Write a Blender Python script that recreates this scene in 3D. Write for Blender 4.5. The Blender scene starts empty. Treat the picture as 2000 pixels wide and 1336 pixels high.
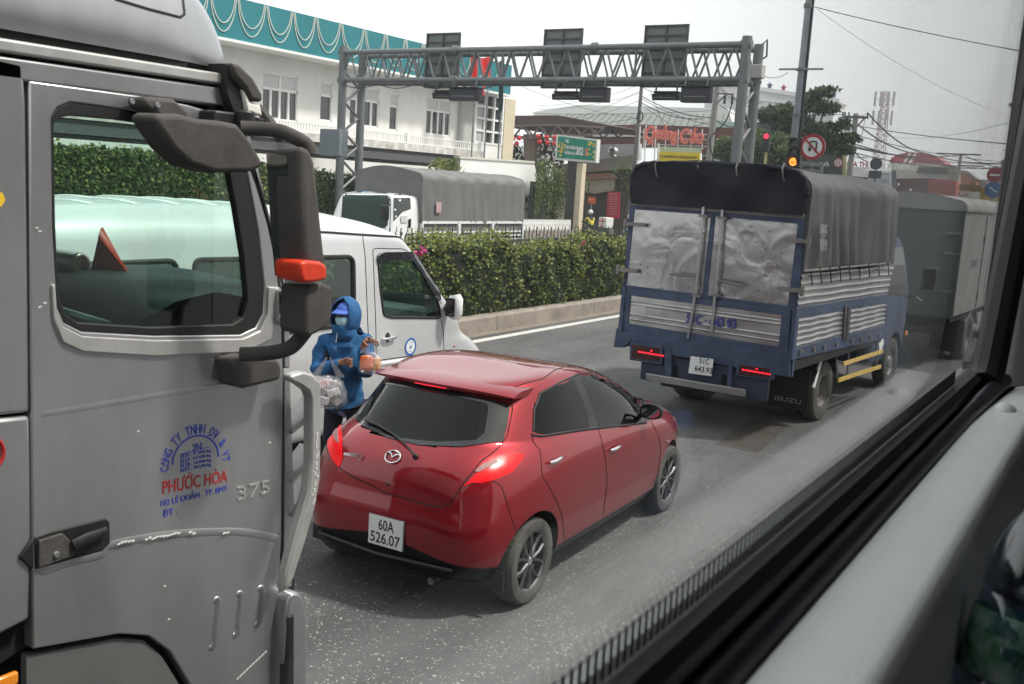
import bpy, math, random
from mathutils import Vector, Matrix, geometry
from mathutils.bvhtree import BVHTree
PI = math.pi
rnd = random.Random(7)
SC = bpy.context.scene
COL = SC.collection

# ------------------------------------------------------------------ camera
FPX, YAW, PITCH, ROLL, CH = 1960.9, .5517, .15685, .06149, 2.79
cy, sy, cp, sp = math.cos(YAW), math.sin(YAW), math.cos(PITCH), math.sin(PITCH)
FW = Vector((-sy*cp, cy*cp, -sp)); r0 = Vector((cy, sy, 0)); u0 = r0.cross(FW)
RT = r0*math.cos(ROLL) + u0*math.sin(ROLL); UP = u0*math.cos(ROLL) - r0*math.sin(ROLL)
CO = Vector((0, 0, CH))
cam = bpy.data.objects.new('camera', bpy.data.cameras.new('camera')); COL.objects.link(cam)
cam.matrix_world = Matrix(((RT.x, UP.x, -FW.x, CO.x), (RT.y, UP.y, -FW.y, CO.y), (RT.z, UP.z, -FW.z, CO.z), (0, 0, 0, 1)))
cam.data.sensor_width = 36; cam.data.lens = FPX/2000*36
cam.data.clip_start = .02; cam.data.clip_end = 3000
cam.data.dof.use_dof = True; cam.data.dof.focus_distance = 8.5; cam.data.dof.aperture_fstop = 8
SC.camera = cam

# ------------------------------------------------------------------ light
SUN_EL, SUN_AZ = math.radians(58), math.radians(62)      # azimuth measured from +Y towards +X
W = bpy.data.worlds.new('World'); SC.world = W; W.use_nodes = True
nt = W.node_tree; bg = nt.nodes['Background']
sky = nt.nodes.new('ShaderNodeTexSky'); sky.sky_type = 'NISHITA'; sky.sun_disc = False
sky.sun_elevation = SUN_EL; sky.sun_rotation = SUN_AZ
sky.air_density = 1.6; sky.dust_density = 6; sky.ozone_density = 1.2; sky.altitude = 0
# the hazy white veil of a smoggy noon is part of the sky itself
mx = nt.nodes.new('ShaderNodeMix'); mx.data_type = 'RGBA'; mx.inputs[0].default_value = .72
tc = nt.nodes.new('ShaderNodeTexCoord'); sx = nt.nodes.new('ShaderNodeSeparateXYZ')
nt.links.new(tc.outputs['Generated'], sx.inputs[0])
mr = nt.nodes.new('ShaderNodeMapRange'); mr.inputs[1].default_value = -.85; mr.inputs[2].default_value = 0
mr.inputs[3].default_value = 15; mr.inputs[4].default_value = 9.8
nt.links.new(sx.outputs[0], mr.inputs[0])
cb = nt.nodes.new('ShaderNodeCombineColor')
for i, k in enumerate((.985, 1.0, 1.01)):
    m = nt.nodes.new('ShaderNodeMath'); m.operation = 'MULTIPLY'; m.inputs[1].default_value = k
    nt.links.new(mr.outputs[0], m.inputs[0]); nt.links.new(m.outputs[0], cb.inputs[i])
nt.links.new(sky.outputs[0], mx.inputs[6]); nt.links.new(cb.outputs[0], mx.inputs[7])
nt.links.new(mx.outputs[2], bg.inputs[0]); bg.inputs[1].default_value = .1
sd = bpy.data.lights.new('sun', 'SUN'); sd.energy = 3.1; sd.angle = math.radians(5); sd.color = (1, .95, .88)
so = bpy.data.objects.new('sun', sd); COL.objects.link(so)
sv = Vector((math.sin(SUN_AZ)*math.cos(SUN_EL), math.cos(SUN_AZ)*math.cos(SUN_EL), math.sin(SUN_EL)))
so.rotation_euler = sv.to_track_quat('Z', 'Y').to_euler(); so.location = (0, 0, 30)
SC.view_settings.view_transform = 'Standard'; SC.view_settings.look = 'None'
SC.view_settings.exposure = .58; SC.view_settings.gamma = 1
SC.cycles.max_bounces = 8; SC.cycles.transparent_max_bounces = 24; SC.cycles.use_denoising = True

# ------------------------------------------------------------------ helpers
def RAY(x, y): return FW + RT*((x-1000)/FPX) - UP*((y-668)/FPX)
def GP(x, y, ax, val):                                    # where the line of sight meets the world plane ax = val
    d = RAY(x, y); return CO + d*((val-CO[ax])/d[ax])
def GX(x, y, v): return GP(x, y, 0, v)
def GY(x, y, v): return GP(x, y, 1, v)
def GZ(x, y, v=0): return GP(x, y, 2, v)
class Fr:                                                 # a thing's own frame (origin on the ground, heading)
    def __init__(s, loc, rz=0):
        s.loc = Vector(loc); s.rz = rz
        s.M = Matrix.Translation(s.loc) @ Matrix.Rotation(rz, 4, 'Z'); s.I = s.M.inverted()
        s.o = s.I @ CO; s.R = s.I.to_3x3()
    def p(s, x, y, ax, val):
        d = s.R @ RAY(x, y); return s.o + d*((val-s.o[ax])/d[ax])

def nodes(m): return m.node_tree.nodes, m.node_tree.links
MATS = {}
def mat(name, col, rough=.6, metal=0, var=0, vs=3, bump=0, bs=30, coat=0, spec=.5, emis=None, col2=None, stretch=None, alpha=None, trans=0, sss=0, det=6):
    """procedural material: base colour varied by noise (var = strength, vs = scale), optional bump"""
    if name in MATS: return MATS[name]
    m = bpy.data.materials.new(name); m.use_nodes = True; MATS[name] = m
    N, L = nodes(m); b = N['Principled BSDF']
    c = tuple(col)+(1,)
    b.inputs['Base Color'].default_value = c; b.inputs['Roughness'].default_value = rough
    b.inputs['Metallic'].default_value = metal; b.inputs['Specular IOR Level'].default_value = spec
    b.inputs['Coat Weight'].default_value = coat; b.inputs['Coat Roughness'].default_value = .04
    if trans: b.inputs['Transmission Weight'].default_value = trans
    if alpha is not None: b.inputs['Alpha'].default_value = alpha
    if emis: b.inputs['Emission Color'].default_value = tuple(emis[:3])+(1,); b.inputs['Emission Strength'].default_value = emis[3]
    tcn = N.new('ShaderNodeTexCoord'); src = tcn.outputs['Object']
    if stretch:
        mp = N.new('ShaderNodeMapping'); mp.inputs['Scale'].default_value = stretch; L.new(src, mp.inputs[0]); src = mp.outputs[0]
    if var or col2:
        n = N.new('ShaderNodeTexNoise'); n.inputs['Scale'].default_value = vs; n.inputs['Detail'].default_value = det; n.inputs['Roughness'].default_value = .65
        L.new(src, n.inputs['Vector'])
        r = N.new('ShaderNodeValToRGB'); r.color_ramp.elements[0].position = .33; r.color_ramp.elements[1].position = .68
        if col2: a, z = c, tuple(col2)+(1,)
        else:
            a = tuple(max(0, x*(1-var)) for x in col)+(1,); z = tuple(min(1, x*(1+var)) for x in col)+(1,)
        r.color_ramp.elements[0].color = a; r.color_ramp.elements[1].color = z
        L.new(n.outputs['Fac'], r.inputs[0]); L.new(r.outputs[0], b.inputs['Base Color'])
        m2 = N.new('ShaderNodeMapRange'); m2.inputs[3].default_value = max(.02, rough*.8); m2.inputs[4].default_value = min(1, rough*1.25)
        L.new(n.outputs['Fac'], m2.inputs[0]); L.new(m2.outputs[0], b.inputs['Roughness'])
    if bump:
        n = N.new('ShaderNodeTexNoise'); n.inputs['Scale'].default_value = bs; n.inputs['Detail'].default_value = 4
        L.new(src, n.inputs['Vector'])
        bp = N.new('ShaderNodeBump'); bp.inputs['Strength'].default_value = min(1, bump); bp.inputs['Distance'].default_value = .01*max(1, bump)
        L.new(n.outputs['Fac'], bp.inputs['Height']); L.new(bp.outputs[0], b.inputs['Normal'])
    return m
def glass(name, tint, refl=.04, rough=0.0, body=0.0, bodycol=(.02, .03, .03)):
    """thin window glass: see-through, tinted, mirror reflection rising towards grazing"""
    if name in MATS: return MATS[name]
    m = bpy.data.materials.new(name); m.use_nodes = True; MATS[name] = m
    N, L = nodes(m); N.clear(); out = N.new('ShaderNodeOutputMaterial')
    t = N.new('ShaderNodeBsdfTransparent'); t.inputs[0].default_value = tuple(tint)+(1,)
    g = N.new('ShaderNodeBsdfGlossy'); g.inputs['Roughness'].default_value = rough; g.inputs[0].default_value = (1, 1, 1, 1)
    fc_ = N.new('ShaderNodeLayerWeight'); fc_.inputs[0].default_value = .5
    pw = N.new('ShaderNodeMath'); pw.operation = 'POWER'; pw.inputs[1].default_value = 4.5; L.new(fc_.outputs['Facing'], pw.inputs[0])
    lw = N.new('ShaderNodeMath'); lw.operation = 'MULTIPLY_ADD'; lw.inputs[1].default_value = .75; lw.inputs[2].default_value = .022; L.new(pw.outputs[0], lw.inputs[0])
    ad = N.new('ShaderNodeMath'); ad.operation = 'ADD'; ad.inputs[1].default_value = refl; ad.use_clamp = True
    L.new(lw.outputs[0], ad.inputs[0])
    d = N.new('ShaderNodeBsdfDiffuse'); d.inputs[0].default_value = tuple(bodycol)+(1,)
    m1 = N.new('ShaderNodeMixShader'); m1.inputs[0].default_value = body; L.new(t.outputs[0], m1.inputs[1]); L.new(d.outputs[0], m1.inputs[2])
    m2 = N.new('ShaderNodeMixShader'); L.new(ad.outputs[0], m2.inputs[0]); L.new(m1.outputs[0], m2.inputs[1]); L.new(g.outputs[0], m2.inputs[2])
    L.new(m2.outputs[0], out.inputs[0]); return m

class B:
    """collects shapes; obj() links them as ONE mesh object"""
    def __init__(s): s.v = []; s.f = []; s.m = []; s.M = None
    def add(s, vs, fs, mi=0):
        k = len(s.v)
        s.v += [tuple(s.M @ Vector(p)) if s.M else tuple(p) for p in vs]
        s.f += [tuple(i+k for i in f) for f in fs]; s.m += [mi]*len(fs); return s
    def box(s, c, d, rz=0, mi=0, R=None, top=1.0):
        x, y, z = d[0]/2, d[1]/2, d[2]/2
        vs = [Vector((a*x*(top if e > 0 else 1), b*y*(top if e > 0 else 1), e*z)) for e in (-1, 1) for a, b in ((-1, -1), (1, -1), (1, 1), (-1, 1))]
        Q = R if R is not None else Matrix.Rotation(rz, 3, 'Z')
        return s.add([Vector(c)+Q @ q for q in vs], [(3, 2, 1, 0), (4, 5, 6, 7), (0, 1, 5, 4), (1, 2, 6, 5), (2, 3, 7, 6), (3, 0, 4, 7)], mi)
    def mm(s, a, b, mi=0):
        return s.box([(a[i]+b[i])/2 for i in range(3)], [abs(b[i]-a[i]) for i in range(3)], mi=mi)
    def prism(s, pts, vec, mi=0):
        n = len(pts); vec = Vector(vec); P = [Vector(p) for p in pts]
        nrm = geometry.normal(P) if n > 2 else Vector((0, 0, 1))
        if nrm.dot(vec) > 0: P = P[::-1]
        vs = P+[p+vec for p in P]
        return s.add(vs, [tuple(range(n)), tuple(range(2*n-1, n-1, -1))]+[(i, i+n, (i+1) % n+n, (i+1) % n) for i in range(n)], mi)
    def tube(s, p0, p1, r0, r1=None, n=8, mi=0, cap=True):
        return s.path([p0, p1], [r0, r1 if r1 is not None else r0], n, mi, cap)
    def path(s, pts, r, n=8, mi=0, cap=True, sq=None):
        P = [Vector(p) for p in pts]; k = len(P)
        rr = r if isinstance(r, (list, tuple)) else [r]*k
        vs = []; up = None
        for i in range(k):
            t = (P[min(i+1, k-1)]-P[max(i-1, 0)])
            if t.length < 1e-9: t = Vector((0, 0, 1))
            t.normalize()
            if up is None: up = Vector((0, 0, 1)) if abs(t.z) < .9 else Vector((0, 1, 0))
            a = t.cross(up); a.normalize(); b = a.cross(t); up = b
            for j in range(n):
                an = 2*PI*(j+.5)/n; ca, sa = math.cos(an), math.sin(an)
                if sq: vs.append(P[i]+a*ca*rr[i]*sq[0]+b*sa*rr[i]*sq[1])
                else: vs.append(P[i]+a*ca*rr[i]+b*sa*rr[i])
        fs = [(i*n+j, i*n+(j+1) % n, (i+1)*n+(j+1) % n, (i+1)*n+j) for i in range(k-1) for j in range(n)]
        if cap: fs += [tuple(range(n-1, -1, -1)), tuple(range((k-1)*n, k*n))]
        return s.add(vs, fs, mi)
    def lathe(s, prof, o=(0, 0, 0), ax='z', n=24, mi=0, close=False):
        o = Vector(o); vs = []
        for j in range(n):
            a = 2*PI*j/n; ca, sa = math.cos(a), math.sin(a)
            for r, h in prof:
                q = {'z': (r*ca, r*sa, h), 'x': (h, r*ca, r*sa), 'y': (r*sa, h, r*ca)}[ax]; vs.append(o+Vector(q))
        k = len(prof); rng = range(k) if close else range(k-1)
        fs = [(j*k+i, ((j+1) % n)*k+i, ((j+1) % n)*k+(i+1) % k, j*k+(i+1) % k) for j in range(n) for i in rng]
        return s.add(vs, fs, mi)
    def ball(s, c, r, n=10, mi=0):
        r = (r, r, r) if isinstance(r, (int, float)) else r; c = Vector(c); vs = []; m = n*2
        for i in range(n+1):
            a = PI*i/n
            for j in range(m):
                b = 2*PI*j/m; vs.append(c+Vector((r[0]*math.sin(a)*math.cos(b), r[1]*math.sin(a)*math.sin(b), r[2]*math.cos(a))))
        return s.add(vs, [(i*m+j, (i+1)*m+j, (i+1)*m+(j+1) % m, i*m+(j+1) % m) for i in range(n) for j in range(m)], mi)
    def grid(s, rows, closed=False, mi=0, flip=False):
        k = len(rows); n = len(rows[0]); vs = [p for r in rows for p in r]
        e = n if closed else n-1
        fs = [(i*n+j, i*n+(j+1) % n, (i+1)*n+(j+1) % n, (i+1)*n+j) for i in range(k-1) for j in range(e)]
        if flip: fs = [f[::-1] for f in fs]
        return s.add(vs, fs, mi)
    def mirror(s):
        b = B(); b.v = [(-x, y, z) for x, y, z in s.v]; b.f = [f[::-1] for f in s.f]; b.m = list(s.m); return b
    def join(s, o): return s.add(o.v, o.f, 0)
def obj(name, b, m, parent=None, smooth=35, bevel=0, loc=None, rz=0, segs=2, weld=False):
    me = bpy.data.meshes.new(name); me.from_pydata(b.v, [], b.f)
    ms = m if isinstance(m, (list, tuple)) else [m]
    for q in ms: me.materials.append(q)
    if len(ms) > 1: me.polygons.foreach_set('material_index', b.m)
    if weld:
        import bmesh
        bm = bmesh.new(); bm.from_mesh(me); bmesh.ops.remove_doubles(bm, verts=bm.verts, dist=1e-4); bmesh.ops.recalc_face_normals(bm, faces=bm.faces); bm.to_mesh(me); bm.free()
    me.update()
    if smooth and len(me.polygons):
        me.polygons.foreach_set('use_smooth', [True]*len(me.polygons)); me.set_sharp_from_angle(angle=math.radians(smooth))
    o = bpy.data.objects.new(name, me); COL.objects.link(o); o.parent = parent
    if loc is not None: o.location = loc
    o.rotation_euler = (0, 0, rz)
    if bevel:
        md = o.modifiers.new('bevel', 'BEVEL'); md.width = bevel; md.segments = segs; md.limit_method = 'ANGLE'; md.angle_limit = math.radians(40); md.harden_normals = False
    return o
def tag(o, label, cat, group=None):
    o['label'] = label; o['category'] = cat
    if group: o['group'] = group
    return o
def thing(name, label, cat, loc=(0, 0, 0), rz=0, group=None):
    o = bpy.data.objects.new(name, None); COL.objects.link(o); o.empty_display_size = .2
    o.location = loc; o.rotation_euler = (0, 0, rz); return tag(o, label, cat, group)
def struct(name, b, m, **k):
    o = obj(name, b, m, **k); o['kind'] = 'structure'; return o
def stuff(o, label, cat, group=None):
    tag(o, label, cat, group); o['kind'] = 'stuff'; return o
def dup(root, loc=None, rz=None, label=None):
    r = root.copy(); COL.objects.link(r)
    if loc is not None: r.location = loc
    if rz is not None: r.rotation_euler = (0, 0, rz)
    if label: r['label'] = label
    for ch in [o for o in bpy.data.objects if o.parent == root]:
        c = ch.copy(); COL.objects.link(c); c.parent = r
        for g in [o for o in bpy.data.objects if o.parent == ch]:
            d = g.copy(); COL.objects.link(d); d.parent = c
    return r
def cr(P, n):                                             # Catmull-Rom through points
    P = [Vector(p) for p in P]; out = []
    for i in range(len(P)-1):
        a, b, c, d = P[max(i-1, 0)], P[i], P[i+1], P[min(i+2, len(P)-1)]
        for j in range(n):
            t = j/n; out.append(.5*((2*b)+(c-a)*t+(2*a-5*b+4*c-d)*t*t+(3*b-a-3*c+d)*t**3))
    out.append(P[-1]); return out
def dens(poly, step, closed=True):
    out = []; n = len(poly)
    for i in range(n if closed else n-1):
        a, b = Vector(poly[i]), Vector(poly[(i+1) % n]); k = max(1, int((b-a).length/step))
        out += [a+(b-a)*(j/k) for j in range(k)]
    if not closed: out.append(Vector(poly[-1]))
    return out
def rnd_poly(poly, r, n=4):                               # round a polygon's corners
    out = []; k = len(poly)
    for i in range(k):
        p, a, b = Vector(poly[i]), Vector(poly[i-1]), Vector(poly[(i+1) % k])
        ra = min(r, (a-p).length*.45); rb = min(r, (b-p).length*.45)
        A = p+(a-p).normalized()*ra; C = p+(b-p).normalized()*rb
        for j in range(n+1):
            t = j/n; out.append(A*(1-t)**2+p*2*t*(1-t)+C*t*t)
    return out
def inside(p, poly):
    c = False; n = len(poly); j = n-1
    for i in range(n):
        if (poly[i][1] > p[1]) != (poly[j][1] > p[1]) and p[0] < (poly[j][0]-poly[i][0])*(p[1]-poly[i][1])/(poly[j][1]-poly[i][1])+poly[i][0]: c = not c
        j = i
    return c
def tess(poly, step, holes=()):
    """triangulate a 2D polygon (with holes) finely"""
    pts = []; ed = []; allp = [poly]+list(holes)
    for q in allp:
        d = dens(q, step); k = len(pts); pts += d; ed += [(k+i, k+(i+1) % len(d)) for i in range(len(d))]
    nb = len(pts); xs = [p[0] for p in poly]; ys = [p[1] for p in poly]
    y = min(ys)+step*.5; row = 0
    while y < max(ys):
        x = min(xs)+step*(.25 if row % 2 else .75)
        while x < max(xs):
            if inside((x, y), poly) and not any(inside((x, y), h) for h in holes):
                if min((Vector((x, y))-q).length for q in pts[:nb]) > step*.45: pts.append(Vector((x, y)))
            x += step
        y += step; row += 1
    v, e, f, _, _, _ = geometry.delaunay_2d_cdt([Vector(p[:2]) for p in pts], ed, [], 1, 1e-6)
    if holes:
        f = [t for t in f if not any(inside((sum(v[i][0] for i in t)/3, sum(v[i][1] for i in t)/3), h) for h in holes)]
    return v, f
def skin2d(v2, f2, fn, thick, inward):
    """map 2D triangulation by fn -> (point, normal), give it thickness along the normal"""
    b = B(); top = []; bot = []
    for q in v2:
        p, n = fn(q); top.append(p); bot.append(p-n*thick)
    k = len(top); fs = []; cnt = {}
    for t in f2:
        A, Bq, C = (top[i] for i in t[:3]); nn = (Bq-A).cross(C-A)
        if nn.dot(inward(t)) < 0: t = t[::-1]
        fs.append(tuple(t))
        for i in range(len(t)):
            e = (t[i], t[(i+1) % len(t)]); cnt[e] = 1
    side = [(e[1], e[0], e[0]+k, e[1]+k) for e in cnt if (e[1], e[0]) not in cnt]
    b.add(top+bot, fs+[tuple(i+k for i in t[::-1]) for t in fs]+side)
    return b
def plate(poly, step, fn3, nrm, thick, holes=()):
    """flat panel: 2D polygon with holes -> 3D by fn3, thickness opposite to nrm"""
    v, f = geometry_fill(poly, holes) if not step else tess(poly, step, holes)
    N = Vector(nrm); return skin2d(v, f, lambda q: (Vector(fn3(q[0], q[1])), N), thick, lambda t: N)
def geometry_fill(poly, holes=()):
    pts = []; ed = []
    for q in [poly]+list(holes):
        k = len(pts); pts += [Vector(p[:2]) for p in q]; ed += [(k+i, k+(i+1) % len(q)) for i in range(len(q))]
    v, e, f, _, _, _ = geometry.delaunay_2d_cdt(pts, ed, [], 1, 1e-6)
    if holes: f = [t for t in f if not any(inside((sum(v[i][0] for i in t)/3, sum(v[i][1] for i in t)/3), h) for h in holes)]
    return v, f
class Surf:                                               # features traced onto a real surface
    def __init__(s, b, fr):
        s.t = BVHTree.FromPolygons([Vector(p) for p in b.v], b.f); s.fr = fr; s.minx = None
    def hit(s, x, y):
        d = (s.fr.R @ RAY(x, y)).normalized(); h = s.t.ray_cast(s.fr.o, d)
        if h[0] is None or (s.minx is not None and h[0].x < s.minx):
            best = None
            for k in range(5, 400):                       # just past the silhouette: closest surface point to the line
                q = s.fr.o+d*(k*.1); w = s.t.find_nearest(q)
                if (best is None or w[3] < best[3]) and (s.minx is None or w[0].x >= s.minx): best = w
            h = best
        n = h[1].copy()
        if n.dot(d) > 0: n = -n
        return h[0], n
    def patch(s, poly, off=.004, thick=.006, step=9, holes=()):
        v, f = tess(poly, step, holes)
        H = [s.hit(q[0], q[1]) for q in v]; C = {}
        return skin2d([(i,) for i in range(len(v))], f, lambda q: (H[q[0]][0]+H[q[0]][1]*off, H[q[0]][1]), thick, lambda t: H[t[0]][1])
    def line(s, pts, r=.003, off=0, n=6, step=8, sq=None):
        P = []
        for q in dens(pts, step, False):
            h, nn = s.hit(q[0], q[1]); P.append(h+nn*off)
        return B().path(P, r, n, sq=sq)
def text(name, s, m, parent, p, xv, yv, w=None, h=None, thick=.002, bold=0, shear=0, space=1, align='c', smooth=0):
    """writing as a thin mesh, fitted in w x h, centred (or left) at p"""
    c = bpy.data.curves.new(name, 'FONT'); c.body = s; c.size = 1; c.offset = bold; c.shear = shear; c.space_character = space
    c.resolution_u = 3
    t = bpy.data.objects.new('t', c); me = bpy.data.meshes.new_from_object(t); bpy.data.objects.remove(t)
    V = [v.co.copy() for v in me.vertices]; F = [tuple(q.vertices) for q in me.polygons]; bpy.data.meshes.remove(me)
    if not V: return None
    x0, x1 = min(v.x for v in V), max(v.x for v in V); y0, y1 = min(v.y for v in V), max(v.y for v in V)
    kx = (w/(x1-x0)) if w else None; ky = (h/(y1-y0)) if h else None
    kx = kx or ky; ky = ky or kx
    xv, yv = Vector(xv).normalized(), Vector(yv).normalized(); nv = xv.cross(yv); p = Vector(p)
    ox = (x0+x1)/2 if align == 'c' else x0; oy = (y0+y1)/2
    b = B(); k = len(V); top = [p+xv*((v.x-ox)*kx)+yv*((v.y-oy)*ky)+nv*thick for v in V]; bot = [q-nv*thick for q in top]
    ed = {}
    for f in F:
        for i in range(len(f)): ed[(f[i], f[(i+1) % len(f)])] = 1
    sd_ = [(e[1], e[0], e[0]+k, e[1]+k) for e in ed if (e[1], e[0]) not in ed]
    b.add(top+bot, F+sd_)
    return obj(name, b, m, parent, smooth=smooth)
def wheel(parent, c, R, w, rim, mt, mr_, side=1, style='alloy', mh=None, name='wheel'):
    """wheel with its axle along local x; side=+1 shows its face to +x"""
    x, y, z = c
    b = B(); hw = w/2
    prof = [(rim*.98, -hw*.86), (rim*1.06, -hw*.95), ((R+rim)/2, -hw), (R*.95, -hw*.93), (R*.995, -hw*.7), (R, -hw*.3), (R, hw*.3), (R*.995, hw*.7), (R*.95, hw*.93), ((R+rim)/2, hw), (rim*1.06, hw*.95), (rim*.98, hw*.86)]
    b.lathe(prof, ax='x', n=48)
    for k in range(40):                                   # tread grooves
        a = 2*PI*k/40; q = Matrix.Rotation(a, 3, 'X')
        b.box(q @ Vector((0, 0, R-.003)), (w*.62, R*.085, .009), R=q)
    wo = obj(name, b, mt, parent, smooth=30, loc=c)
    r = B(); s = side; f = hw*.78*s
    if style == 'alloy':
        r.lathe([(rim, -hw*.8*s), (rim*.93, -hw*.7*s), (rim*.9, f*.2), (rim*.93, f*.9), (rim*1.0, f*1.08), (rim*1.04, f*1.08), (rim*1.03, f*.8)], ax='x', n=48)
        r.lathe([(0, f*.9), (rim*.16, f*.9), (rim*.22, f*.75), (rim*.25, f*.3), (rim*.1, f*.1)], ax='x', n=24)
        for k in range(5):
            for dd in (-.19, .19):
                a0 = 2*PI*k/5+dd*.75; a1 = 2*PI*k/5+dd*1.9
                p0 = Vector((f*.78, math.cos(a0)*rim*.18, math.sin(a0)*rim*.18)); pm = Vector((f*.86, math.cos((a0+a1)/2)*rim*.6, math.sin((a0+a1)/2)*rim*.6)); p1 = Vector((f*.8, math.cos(a1)*rim*.96, math.sin(a1)*rim*.96))
                r.path([p0, pm, p1], [rim*.085, rim*.06, rim*.085], 6, sq=(1, .8))
        for k in range(4):
            a = PI/4+k*PI/2; r.lathe([(0, f), (.011, f), (.011, f*.8)], o=(0, math.cos(a)*rim*.3, math.sin(a)*rim*.3), ax='x', n=6)
        obj('rim', r, mr_, wo, smooth=40)
        d = B(); d.lathe([(0, f*.1), (rim*.62, f*.1), (rim*.62, f*.0)], ax='x', n=32); obj('brake_disc', d, MATS.get('dark_steel') or mat('dark_steel', (.08, .08, .08), .5, .8), wo)
        h = B(); h.lathe([(0, f*.96), (rim*.13, f*.95), (rim*.15, f*.88)], ax='x', n=20); obj('hub_cap', h, mh or mr_, wo)
    else:                                                 # dished steel truck rim
        dd = -.35 if style == 'dual' else .55
        r.lathe([(rim, f*1.02), (rim*.93, f*1.0), (rim*.9, f*.6), (rim*.84, f*dd), (rim*.55, f*(dd-.12)), (rim*.45, f*(dd+.1)), (rim*.42, f*(dd+.5)), (rim*.3, f*(dd+.6)), (0, f*(dd+.6))], ax='x', n=40)
        for k in range(8):
            a = 2*PI*k/8; r.lathe([(0, f*(dd+.3)), (rim*.06, f*(dd+.3)), (rim*.06, f*(dd-.1))], o=(0, math.cos(a)*rim*.6, math.sin(a)*rim*.6), ax='x', n=6)
        obj('rim', r, mr_, wo, smooth=40)
    return wo

# ------------------------------------------------------------------ shared materials
m_tyre = mat('dusty_rubber', (.035, .033, .031), .9, var=.1, vs=6, col2=(.10, .095, .085))
m_black = mat('black_plastic', (.012, .012, .013), .45)
m_gasket = mat('black_rubber', (.008, .008, .008), .6)
m_chrome = mat('chrome', (.8, .8, .8), .12, 1)
m_seam = mat('panel_gap', (.004, .004, .004), .9)
m_white = mat('white_paint', (.8, .8, .78), .5, var=.06)
m_steel = mat('galvanised_steel', (.23, .24, .25), .5, .4, var=.25, vs=2)
m_platew = mat('plate_white', (.72, .73, .72), .45, var=.04)
m_ink = mat('plate_ink', (.01, .01, .01), .5)
m_dint = mat('dark_interior', (.012, .013, .014), .85)
m_mirror = mat('mirror_glass', (.85, .87, .88), .02, 1)
m_undark = mat('underbody_black', (.012, .012, .012), .9)

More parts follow.
